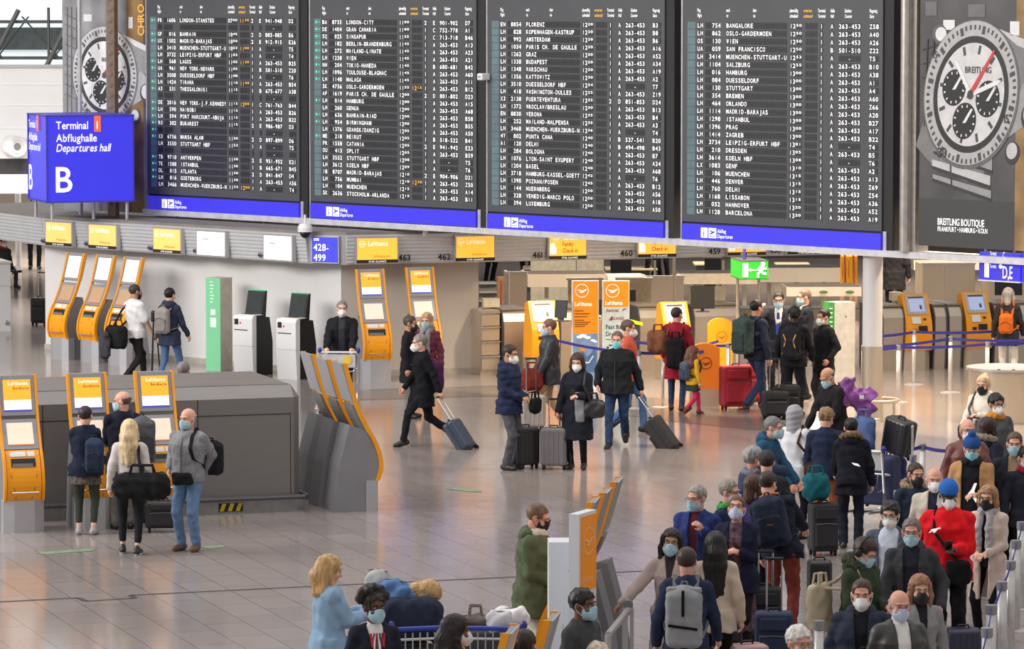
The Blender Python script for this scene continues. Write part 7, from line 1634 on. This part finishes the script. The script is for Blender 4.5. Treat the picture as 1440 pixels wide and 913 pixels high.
mb = MB(); mb.box((.16, -.185, .02), (.06, .012, .05), 0, .1); mb.build('white_label', OFFW, root)
suitcase('suitcase with raised handle gripped by the bald man with bouquet', P(1149, 672), -10, .4, .26, .5, (52, 50, 54), 'soft', 0, .38)
# --- queue, upper part
f = person((1118, 571), 1.64, 150, 'woman in grey head covering and white jacket with brown strap', hair=('none', HG), hat=('hijab', (164, 164, 170)), fem=True, top=dict(c=(228, 228, 232), hem=.74, infl=.035), legs=dict(c=K_), lh='low')
hang(f, 'shoulder_bag', 'dark bag with brown strap on the woman in white jacket', 'bag', (-.30, .02, .80), .28, .14, .26, (70, 44, 32), -1)
f = person((1088, 586), 1.75, 66, 'grey-haired man in teal-blue jacket bending towards the teal bag', hair=('short', (118, 116, 116)), mask='blue', skin='pink', top=dict(c=(44, 82, 108), hem=.74, infl=.04, hood=True), legs=dict(c=DJEAN), lh=(.12, -.50, .86), rh=(-.14, -.46, .90), lean=14)
f = person((1162, 574), 1.64, 172, 'man with light brown hair in navy sweater and rust trousers', hair=('thick', (150, 116, 84)), top=dict(c=(40, 50, 72), hem=.82, infl=.03, name='sweater'), legs=dict(c=(178, 98, 64), w=1.1), lh='low', rh='front', hp=(-24, 24, 0), lean=6)
f = person((1197, 588), 1.58, 178, 'person in black hooded parka with fur trim seen from behind', hair=('short', HK), top=dict(c=(32, 34, 42), hem=.72, infl=.04, hood=True, fur=(126, 100, 76)), legs=dict(c=(34, 38, 50), w=1.2), lh='push', rh='hang', lean=10, hp=(0, 20, 0))
mb = MB(); p = f.W(f.T(-.06, .20, 1.12)); mb.T = Matrix.Translation(p) @ Matrix.Rotation(R(f.face), 4, 'Z'); mb.flat([(-.05, -.02), (.03, .0), (.06, .03), (-.02, .015)], .012, .004); o = mb.build('emblem', TXW, None); o.location = (0, 0, 0)
M_ = o.matrix_world.copy(); o.parent = f.o; o.matrix_parent_inverse = (Matrix.Translation(f.loc) @ Matrix.Rotation(R(f.face), 4, 'Z')).inverted()
tl = trolley('loaded baggage trolley in front of the person in hooded parka', P(1232, 742), 150, blue=False, h=1.02); tz = P(1232, 742); fd = Vector((math.sin(R(150)), -math.cos(R(150)), 0)); sd_ = Vector((math.cos(R(150)), math.sin(R(150)), 0))
o = suitcase('large navy suitcase standing on the loaded trolley', tz + fd * .05, 150, .52, .32, .62, (44, 52, 88), 'soft', 0, 0, z=.24)
o = suitcase('black patterned hard suitcase lying on top of the loaded trolley', tz + fd * .36 + sd_ * -.1, 130, .40, .24, .46, (44, 42, 46), 'hard', 0, 0, z=.86, roll=-12)
softbag('blue_bag', 'blue-grey bag at the back of the loaded trolley', 'bag', tz + fd * .12 + sd_ * .24 + Vector((0, 0, .93)), 150, .3, .2, .46, (88, 110, 156))
softbag('navy_bag', 'navy soft bag hanging at the side of the loaded trolley', 'bag', tz + fd * .50 + Vector((0, 0, .42)), 150, .34, .22, .44, (52, 60, 100))
f = person((1060, 629), 1.72, 112, 'grey-haired man with phone at his ear in the queue', hair=('messy', (150, 148, 148)), glasses='dark', skin='pink', top=dict(c=(56, 66, 92), hem=.74, infl=.04), scarf=(120, 124, 140), rh='ear', legs=dict(c=K_))
f = person((1078, 634), 1.72, 176, 'man in dark grey cap and black jacket seen from behind', hair=('short', HB), hat=('cap', (70, 70, 72)), top=dict(c=(48, 50, 54), hem=.76, infl=.04), legs=dict(c=K_))
f8 = person((1080, 663), 1.76, 166, 'man in navy sweater, rust trousers and navy backpack leaning right', hair=('short', (54, 46, 44)), top=dict(c=(38, 42, 54), hem=.84, infl=.035, collar=False), legs=dict(c=(128, 62, 54), w=1.15), lh='low', rh='reach', lean=8, tilt=14, hp=(-20, 12, 0), fat=1.05)
root = backpack(f8, 'large navy backpack with small red label on the leaning man', (44, 50, 68), (38, 44, 60), .17, .10, .25, 1.2)
mb = MB(); p = f8.T(.0, .385, 1.17); mb.box(p, (.07, .006, .03), 0, R(-15)); mb.build('label_patch', mat('patch_red', (190, 70, 60), .6), root); mb = MB(); mb.tube([f8.T(-.10, .06, 1.50), f8.T(0, .10, 1.525), f8.T(.1, .06, 1.5)], .012, 6); mb.build('collar_strap', mat('strap_orange', (216, 120, 70), .7), root)
cs = P(1157, 781); suitcase('tall black fabric suitcase under the teal bag', cs, 12, .34, .26, .58, (46, 46, 48), 'soft', 0, 0)
softbag('travel_bag', 'teal travel bag lying on the tall black suitcase', 'bag', cs + Vector((-.09, 0, .67)), 20, .34, .24, .32, (32, 96, 104), noise=.012)
suitcase('black glossy hard suitcase with chrome corners beside the rust trousers', P(1152, 878), 6, .25, .24, .64, (36, 36, 40), 'hard', 0, .0)
suitcase('navy suitcase with yellow strap and long handle in the near queue', P(1088, 946), -4, .38, .26, .56, (44, 54, 84), 'soft', 0, .52, strap=(196, 186, 60))
suitcase('dark suitcase with raised handle behind the navy one', P(1076, 908), -4, .34, .24, .56, (40, 40, 46), 'soft', 0, .36)
suitcase('pale pink ribbed suitcase at the bottom edge', P(1050, 990), 20, .38, .26, .52, (196, 152, 152), 'hard', 0, 0)
suitcase('dark suitcase with handle beside the grey roll-top backpack', P(1016, 962), 0, .38, .26, .56, (44, 44, 50), 'soft', 0, .42)
# --- queue, left flank
f = person((980, 683), 1.74, -22, 'grey-haired man with glasses in navy anorak holding a phone', hair=('short', (150, 146, 142)), glasses='metal', mask='blue', skin='pink', top=dict(c=(48, 62, 116), hem=.74, infl=.04, open=(.03, .05)), inner=dict(c=(96, 44, 56)), legs=dict(c=DJEAN), rh='tray', lh='strap', hp=(-20, 8, 0))
phone(f, -1, 'phone in the hand of the man in navy anorak')
f = person((1026, 675), 1.72, 60, 'grey-haired man with green collar behind the woman in patterned dress', hair=('short', (140, 130, 120)), glasses='dark', mask='lav', skin='pink', top=dict(c=(40, 52, 78), hem=.8), scarf=(70, 150, 80), legs=dict(c=K_), hp=(0, 6, 0))
DRESS = mat('dress_pattern', (92, 66, 76), .7, 0, .85, 22)
f = person((1036, 698), 1.67, -10, 'woman with glasses in navy cardigan and patterned dress', hair=('short', (96, 66, 56)), glasses='metal', fem=True, mask='lav', skin='pink', top=dict(c=(36, 38, 60), hem=.74, infl=.035, open=(.05, .07), collar=False, name='cardigan'), inner=dict(c=(70, 60, 70), m=DRESS), skirt=dict(c=(80, 60, 70), m=DRESS, hem=.34, flare=.05), legs=dict(c=(40, 36, 40), w=.8), lh='chest', rh='chest', hp=(0, -16, 0), fat=1.15)
f = person((1060, 668), 1.62, 140, 'person with brown hair mostly hidden behind the woman in cardigan', hair=('bob', (84, 56, 46)), fem=True, top=dict(c=(66, 60, 110), hem=.8), legs=dict(c=K_))
f = person((944, 744), 1.68, -12, 'woman with long black hair in beige coat gripping the handrail', hair=('long', (26, 22, 24), .28), fem=True, mask='blue', skin='olive', top=dict(c=(190, 172, 164), hem=.42, infl=.03, open=(.0, .05), vz=1.15, name='coat'), inner=dict(c=(60, 54, 58)), legs=dict(c=DJEAN, w=.9), rh=(-.50, -.26, .98), hp=(6, 2, 6))
f = person((1006, 748), 1.65, 176, 'woman with long black hair in cream jacket seen from behind', hair=('long', (24, 20, 22), .36), fem=True, top=dict(c=(206, 190, 172), hem=.76, infl=.035), legs=dict(c=K_, w=.9))
f = person((966, 770), 1.75, 172, 'man in navy jacket with grey roll-top backpack', hair=('short', (62, 46, 40)), skin='pink', top=dict(c=(46, 54, 80), hem=.78, infl=.03, collar=True), legs=dict(c=K_), rh='low')
backpack(f, 'grey roll-top backpack with black buckle strap', (150, 152, 156), (128, 130, 134), .165, .085, .26, 1.14, rolltop=True)
f = person((1124, 881), 1.74, 28, 'white-haired man at the bottom edge, only his head seen', hair=('thick', (222, 218, 212)), skin='pink', glasses='metal', top=dict(c=(90, 90, 100)), legs=dict(c=K_))
# --- queue, right block
f = person((1216, 757), 1.68, 48, 'person in green fur-hooded parka with black headphones', hair=('thick', (60, 40, 32)), mask='blue', skin='pink', headphones=True, top=dict(c=(58, 70, 52), hem=.66, infl=.045, hood=True, hsz=1.45, fur=(66, 74, 56)), legs=dict(c=K_), hp=(10, 32, 0), lean=8, lh='phone', rh='low')
hang(f, 'tote_bag', 'beige canvas tote bag on the back of the green parka', 'bag', (-.26, .22, .80), .30, .12, .46, (190, 176, 150), -1)
f = person((1252, 706), 1.72, -16, 'young man with glasses, white mask and pale blue shirt', skin=(224, 180, 150), hair=('thick', HK), glasses='dark', mask='ffp', top=dict(c=(84, 92, 112), hem=.78, infl=.032, open=(.09, .10)), inner=dict(c=(206, 214, 230)), legs=dict(c=NAVY))
f = person((1282, 729), 1.77, -8, 'man in dark rain jacket with blue mask and glasses', hair=('short', (116, 106, 98)), glasses='metal', mask='blue', skin='pink', top=dict(c=(64, 66, 70), hem=.72, infl=.038, open=(.06, .075), hood=True), inner=dict(c=(44, 46, 56), name='sweater'), legs=dict(c=K_), lh='pocket', rh='low')
f9 = person((1212, 815), 1.78, -6, 'bearded man in navy down jacket with white mask', hair=('crop', (74, 50, 38)), mask='ffp', skin='pink', top=dict(c=(52, 58, 74), hem=.76, infl=.05, puff=.10, open=(.02, .06), hood=True), inner=dict(c=(40, 42, 48)), legs=dict(c=K_), lh='phone', fat=1.1)
phone(f9, 1, 'phone in the hand of the bearded man')
f = person((1265, 830), 1.74, 14, 'bald man with glasses in black leather jacket and white turtleneck', hair=('bald', (150, 146, 144)), glasses='metal', mask='lav', skin='pink', top=dict(c=(56, 54, 54), m=leather((58, 56, 56)), hem=.78, infl=.035, open=(.05, .06)), inner=dict(c=(232, 230, 224), turtle=True, name='turtleneck'), legs=dict(c=K_), fat=1.12)
f = person((1294, 809), 1.64, 14, 'woman with brown bob, black mask and grey coat', hair=('bob', (150, 104, 76)), fem=True, mask='black', skin='fair', top=dict(c=(146, 144, 146), hem=.6, infl=.03, open=(.0, .05), vz=1.1, name='coat'), inner=dict(c=(44, 42, 46)), legs=dict(c=K_, w=.9), hp=(-8, 8, 0))
fr = person((1334, 678), 1.83, -6, 'man in red puffer jacket and blue cap looking at a phone', skin='dark', hair=('buzz', HK), hat=('beanie', (50, 110, 196)), mask='white', top=dict(c=(226, 30, 40), hem=.80, infl=.045, puff=.12, pa=.45, collar=True), legs=dict(c=(30, 30, 34), w=1.25), lh='phone', rh='hip', hp=(10, 20, 0), fat=1.15)
phone(fr, 1, 'phone in the hand of the man in red puffer', off=(-.03, -.03, .03))
hang(fr, 'cross_body_bag', 'black cross-body bag on the man in red puffer', 'bag', (.10, -.30, .80), .26, .10, .24, (30, 30, 32), -1, handles=False)
mb = MB(); p = fr.T(-.13, -.205, 1.30); mb.T = Matrix.Translation(p); c_ = [(-.06, -.02), (-.02, .0), (.0, -.03), (.015, -.025), (.015, .005), (.05, .03), (.06, .02), (.055, .04), (.02, .03), (-.03, .02)]; mb.flat(c_[::-1], -.0, .012); mb.build('chest_emblem', TXW, fr.o)
suitcase('dark navy suitcase beside the legs of the red-jacket man', P(1354, 950), 10, .34, .26, .42, (50, 52, 74), 'hard', 0, 0)
f = person((1390, 683), 1.63, -26, 'woman in cream coat with long grey scarf and black mask', hair=('bob', (156, 118, 82)), fem=True, mask='black', glasses='dark', top=dict(c=(212, 196, 184), hem=.50, infl=.035, open=(.05, .06), name='coat'), inner=dict(c=(34, 32, 36)), scarf=(166, 166, 170, .9), legs=dict(c=K_, w=.9), lh='front', rh='front')
f = person((1361, 589), 1.75, 12, 'bald man in brown leather jacket with white mask', hair=('bald', (150, 140, 132)), glasses='dark', mask='ffp', skin='pink', top=dict(c=(112, 58, 52), m=leather((110, 58, 52)), hem=.74, infl=.045), legs=dict(c=K_), fat=1.1)
f = pm = person((1367, 615), 1.76, -14, 'person in blue pompom hat with black and tan jacket', hair=('short', HK), hat=('beanie', (44, 84, 146), 1), mask='aqua', skin='fair', top=dict(c=(186, 142, 98), hem=.76, infl=.045, open=(.11, .10), collar=False), inner=dict(c=(34, 34, 38), name='hoodie'), scarf=(40, 40, 44), legs=dict(c=K_), lh='phone', hp=(6, 18, 0))
mb = MB(); mb.T = Matrix.Translation(pm.T(.02, -.16, 1.14)); mb.flat([(-.05, -.09), (.0, -.02), (.05, -.1), (.06, -.06), (.03, .03), (.06, .12), (.03, .12), (0, .05), (-.04, .0)][::-1], 0, .012); mb.build('chest_print', TXW, pm.o)
f = person((1288, 651), 1.65, 18, 'man in navy fur-hooded jacket with black mask', hair=('crop', (50, 38, 34)), mask='black', skin='pink', top=dict(c=(40, 50, 68), hem=.74, infl=.04, hood=True, fur=(156, 138, 112)), legs=dict(c=K_))
f = person((1314, 658), 1.70, -18, 'balding man in beige and navy jacket with white mask', hair=('bald', (150, 136, 126)), mask='ffp', skin='pink', top=dict(c=(200, 190, 178), hem=.76, infl=.04, open=(.02, .05)), inner=dict(c=(44, 50, 68)), legs=dict(c=K_), hp=(18, 6, 0))
f = person((1383, 528), 1.65, -28, 'blonde woman in cream puffer coat with black mask', hair=('bun', (222, 186, 146)), fem=True, mask='black', top=dict(c=(236, 226, 210), hem=.7, infl=.05, puff=.12, hood=True), legs=dict(c=K_, w=.9), rh='low', lh='chest')
hang(f, 'handbag', 'dark handbag with brown straps on the woman in cream puffer', 'handbag', (-.02, -.30, .86), .44, .16, .22, (56, 50, 48), -1, mtl=leather((58, 50, 48)))
f = person((1401, 554), 1.75, 24, 'man with glasses in ochre hooded vest over grey jacket', hair=('thick', HK), glasses='dark', mask='ffp', skin='olive', top=dict(c=(86, 88, 92), hem=.76, infl=.03), inner=None, legs=dict(c=K_), scarf=(206, 136, 50))
F_ = None
f = person((1391, 588), 1.63, 130, 'dark-haired person in fur-hooded navy coat facing away', hair=('bob', (52, 36, 32)), fem=True, top=dict(c=(44, 46, 62), hem=.6, infl=.04, hood=True, fur=(150, 136, 116)), legs=dict(c=K_))
f = person((1427, 608), 1.80, -8, 'man in dark coat over tan sweater with blue mask', hair=('short', (88, 66, 54)), mask='blue', skin='pink', top=dict(c=(40, 42, 50), hem=.55, infl=.035, open=(.06, .07), name='coat'), inner=dict(c=(166, 140, 112), name='sweater'), legs=dict(c=K_))
f = person((1442, 628), 1.64, 20, 'person cut by the right edge wearing a red collar', hair=('short', HB), mask='white', top=dict(c=(44, 46, 58)), scarf=(150, 40, 60), legs=dict(c=K_))
root = thing('waste_bin', 'large round steel drum bin behind the blonde woman in cream puffer', 'bin', P(1415, 592)); mb = MB(); mb.lathe([(.56, 0), (.56, .02), (.60, .80), (.60, .82)], 40); mb.build('drum', STEELW, root, True); mb = MB(); mb.lathe([(.64, .82), (.64, .86), (.5, .85), (.48, .84)], 40); mb.build('rim', ALU, root)
mb = MB()
for t in (-1.9, -1.5, -1.1): mb.ell((.57 * math.cos(t), .57 * math.sin(t), .862), (.03, .02, .008), 10)
mb.build('rim_hole', BLACK, root)
# --- front left, at the kiosks
f = person((120, 571), 1.60, 176, 'person in navy top and dark green leggings at the left kiosk', hair=('crop', (48, 34, 36)), fem=True, top=dict(c=(34, 40, 58), hem=.82, infl=.03), skirt=dict(c=(74, 70, 64), m=mat('speckled_fabric', (78, 72, 64), .8, 0, .7, 30), hem=.70, flare=.035), legs=dict(c=(60, 66, 58), w=.9, short=True), shoes=(168, 160, 158), lh='tray', rh='tray', fat=1.15)
backpack(f, 'navy backpack hanging on one shoulder of the person in navy top', (48, 60, 84), (40, 48, 66), .13, .07, .22, 1.10, dx=-.16, one=-1)
f = person((172, 550), 1.74, 196, 'bald man in navy jacket at the middle kiosk with grey backpack', hair=('bald', (110, 92, 80)), skin='pink', mask='blue', top=dict(c=(34, 36, 50), hem=.70, infl=.035), legs=dict(c=(104, 100, 94), w=1.1), lh='tray', rh='low', hp=(62, 10, 0))
backpack(f, 'grey and black backpack on the right shoulder of the bald man', (92, 92, 96), (66, 66, 70), .16, .10, .27, 1.14, dx=-.20, one=-1)
f = person((182, 590), 1.62, 178, 'woman with long blonde hair and big black holdall on her back', hair=('long', (216, 190, 148), .30), fem=True, top=dict(c=(206, 200, 196), hem=.80, infl=.03), legs=dict(c=(38, 40, 44), w=.85, short=True, sole=True), shoes=(40, 34, 40), pose='stagger')
hang(f, 'holdall', 'big black holdall slung across the back of the blonde woman', 'bag', (-.20, .30, .76), .68, .27, .32, (30, 30, 32), -1, noise=.014)
f = person((264, 574), 1.73, -24, 'man in grey melange jacket and jeans with blue mask', hair=('bald', (170, 150, 140)), skin='pink', mask='blue', top=dict(c=(138, 138, 142), m=mat('melange_knit', (132, 132, 136), .9, 0, .5, 90, .3), hem=.86, infl=.035, zip=True, hood=False), legs=dict(c=(104, 132, 168), w=1.15), shoes=(104, 76, 56), rh='hip', lh='behind', fat=1.14, hp=(-14, 6, 0))
backpack(f, 'black backpack worn by the man in grey melange jacket', (34, 34, 38), None, .14, .085, .20, 1.12, dx=.20, one=1)
hang(f, 'waist_pouch', 'black waist pouch on the man in grey melange jacket', 'pouch', (.02, -.205, .84), .27, .08, .14, (32, 32, 34), 1, False, handles=False)
suitcase('black briefcase trolley standing on the floor beside the middle kiosk', P(230, 748), 4, .46, .26, .34, (38, 38, 40), 'soft', 0, 0)
suitcase('black trolley case half hidden behind the blonde woman', P(196, 741), 4, .34, .24, .40, (40, 40, 42), 'soft', 0, 0)
# --- foreground
f = person((756, 709), 1.80, 78, 'man in olive green parka with black mask at the white cabinet', hair=('short', (112, 84, 62)), glasses='dark', mask='black', skin='pink', top=dict(c=(92, 102, 78), hem=.70, infl=.045, hood=True, flare=.03, wr=.008), legs=dict(c=(226, 222, 214), w=1.1), lh='front', rh='front', hp=(0, 22, 0), fat=1.1, lean=4, scarf=(214, 204, 190))
f = person((464, 781), 1.67, 112, 'blonde woman in light denim jacket looking at her phone', hair=('long', (198, 158, 108), .05), fem=True, top=dict(c=(146, 178, 206), hem=.80, infl=.05, collar=True, wr=.009), legs=dict(c=(36, 34, 40), w=.9), lh=(.06, -.36, 1.20), rh=(-.03, -.36, 1.18), hp=(0, 18, 0))
phone(f, 1, 'black phone in the hands of the woman in denim jacket', off=(0.03, 0, .06), tilt=-30)
SCF = mat('striped_scarf', (214, 196, 196), .7, 0, .1, 3)
f = person((526, 829), 1.74, 16, 'uniformed woman with curly black hair, blue mask and striped neckerchief', skin=(96, 62, 48), hair=('afro', (38, 32, 32)), fem=True, mask='blue', top=dict(c=(40, 44, 58), hem=.78, infl=.03, open=(.0, .07), vz=1.12, name='suit_jacket', collar=False), inner=dict(c=(238, 236, 236)), legs=dict(c=NAVY), hp=(14, 2, 0))
mb = MB()
for k in range(7):
    for q in (1, -1): x0 = (.012 + .014 * (k % 4)) * q; mb.mt((k) % 3).tube([f.T(.012 * q + .016 * (k - 3), -.125, 1.425), f.T(.016 * (k - 3), -.150, 1.25 + .02 * abs(k - 3))], .009, 5)
mb.build('neckerchief', [mat('stripe_red', (190, 50, 60), .7), mat('stripe_white', (236, 232, 232), .7), mat('stripe_navy', (44, 52, 84), .7)], f.o)
f = person((603, 818), 1.5, 62, 'blonde woman with tied hair in navy jacket bending over luggage', hair=('long', (200, 160, 108), .02), fem=True, top=dict(c=(40, 42, 54), hem=.8, infl=.035), legs=dict(c=(86, 116, 160)), pose='bend', lean=40, hp=(20, 62, 0), lh=(.15, -.55, .85), rh=(-.15, -.55, .85))
f = person((642, 865), 1.66, 105, 'woman with long dark hair and orange top at the bottom edge', hair=('long', (34, 26, 26), .12), fem=True, mask='white', skin='brown', top=dict(c=(236, 156, 36), hem=.8, infl=.03), legs=dict(c=K_))
f = person((738, 886), 1.62, 150, 'person with dark hair tied in ponytail at the bottom edge', hair=('pony', (50, 36, 32), .1), fem=True, skin='brown', top=dict(c=(70, 60, 60)), legs=dict(c=K_))
f = person((820, 829), 1.76, 58, 'man with black hair in dark grey jacket near the handrail', hair=('thick', (28, 24, 24)), mask='blue', skin='brown', top=dict(c=(72, 74, 76), hem=.76, infl=.035), legs=dict(c=K_), hp=(0, 4, 0))
f = person((840, 905), 1.72, 0, 'person with light hair whose crown shows at the bottom edge', hair=('thick', (212, 196, 170)), top=dict(c=(70, 70, 80)), legs=dict(c=K_))
# loaded trolleys in the foreground
def trolley_at(hx, hy, rot, label):
    hnd = P(hx, hy, 1.04); a = R(rot); g = Vector((hnd.x + math.sin(a) * .46, hnd.y - math.cos(a) * .46, 0)); return trolley(label, g, rot, h=1.04), g
o, t0 = trolley_at(597, 884, 196, 'baggage trolley with blue handle and navy bag in the foreground')
suitcase('dark suitcase under the navy travel bag on the foreground trolley', t0 + Vector((0, .1, 0)), 16, .52, .34, .50, (48, 50, 58), 'soft', 0, 0, z=.24)
softbag('large_bag', 'large navy travel bag on the trolley in the foreground', 'bag', t0 + Vector((-.02, .12, .84)), 16, .62, .34, .40, (46, 52, 68), handles=False)
softbag('denim_bundle', 'bundle of blue denim on top of the navy travel bag', 'clothes', t0 + Vector((-.20, .30, 1.12)), -35, .42, .24, .26, (92, 126, 176), handles=False, noise=.016)
softbag('grey_backpack', 'pale grey backpack resting behind the denim bundle', 'backpack', t0 + Vector((-.32, .42, 1.02)), -30, .24, .22, .44, (176, 182, 180), handles=False, noise=.012)
o, t1 = trolley_at(688, 884, 176, 'baggage trolley with blue bar and white bag beside the white cabinet')
suitcase('dark suitcase lying on the right-hand foreground trolley', t1 + Vector((0, .1, 0)), -4, .56, .36, .66, (74, 74, 78), 'soft', 0, 0, z=.24)
softbag('white_bag', 'white plush bag on the right-hand foreground trolley', 'bag', t1 + Vector((.14, .1, .98)), 12, .36, .26, .16, (234, 230, 230), handles=False, noise=.014)
softbag('black_handle_bag', 'grey bag with black handle on the right-hand foreground trolley', 'bag', t1 + Vector((-.16, .14, .98)), 4, .26, .22, .09, (120, 110, 104))
softbag('plastic_bag', 'crumpled pale grey plastic bag before the right-hand trolley bar', 'bag', t1 + Vector((.06, -.17, .98)), 0, .22, .16, .17, (206, 206, 212), handles=False, noise=.02)
# --- dim figures far behind the desks
for hx, fy, hh_, fc, c, l in ((688, 398, 1.7, 40, (44, 42, 46), 'far dark figure behind the shelf stack'), (742, 394, 1.72, -20, (36, 34, 40), 'far dark figure beside the cream back panel'), (868, 392, 1.75, 10, (40, 38, 40), 'far dark figure above the second totem'), (914, 396, 1.75, 30, (38, 44, 60), 'far figure in navy under the family sign'), (934, 395, 1.72, -30, (38, 36, 40), 'far dark figure right of the one in navy'), (1258, 452, 1.84, 175, (40, 40, 44), 'far dark figure in long coat right of the white column')):
    person((hx, (fy + 15) * (1 - hh_ / 6.8) - 15), hh_, fc, l, hair=('short', HK), top=dict(c=c, hem=.62, infl=.04), legs=dict(c=(34, 34, 40)), lo=True, group=None)
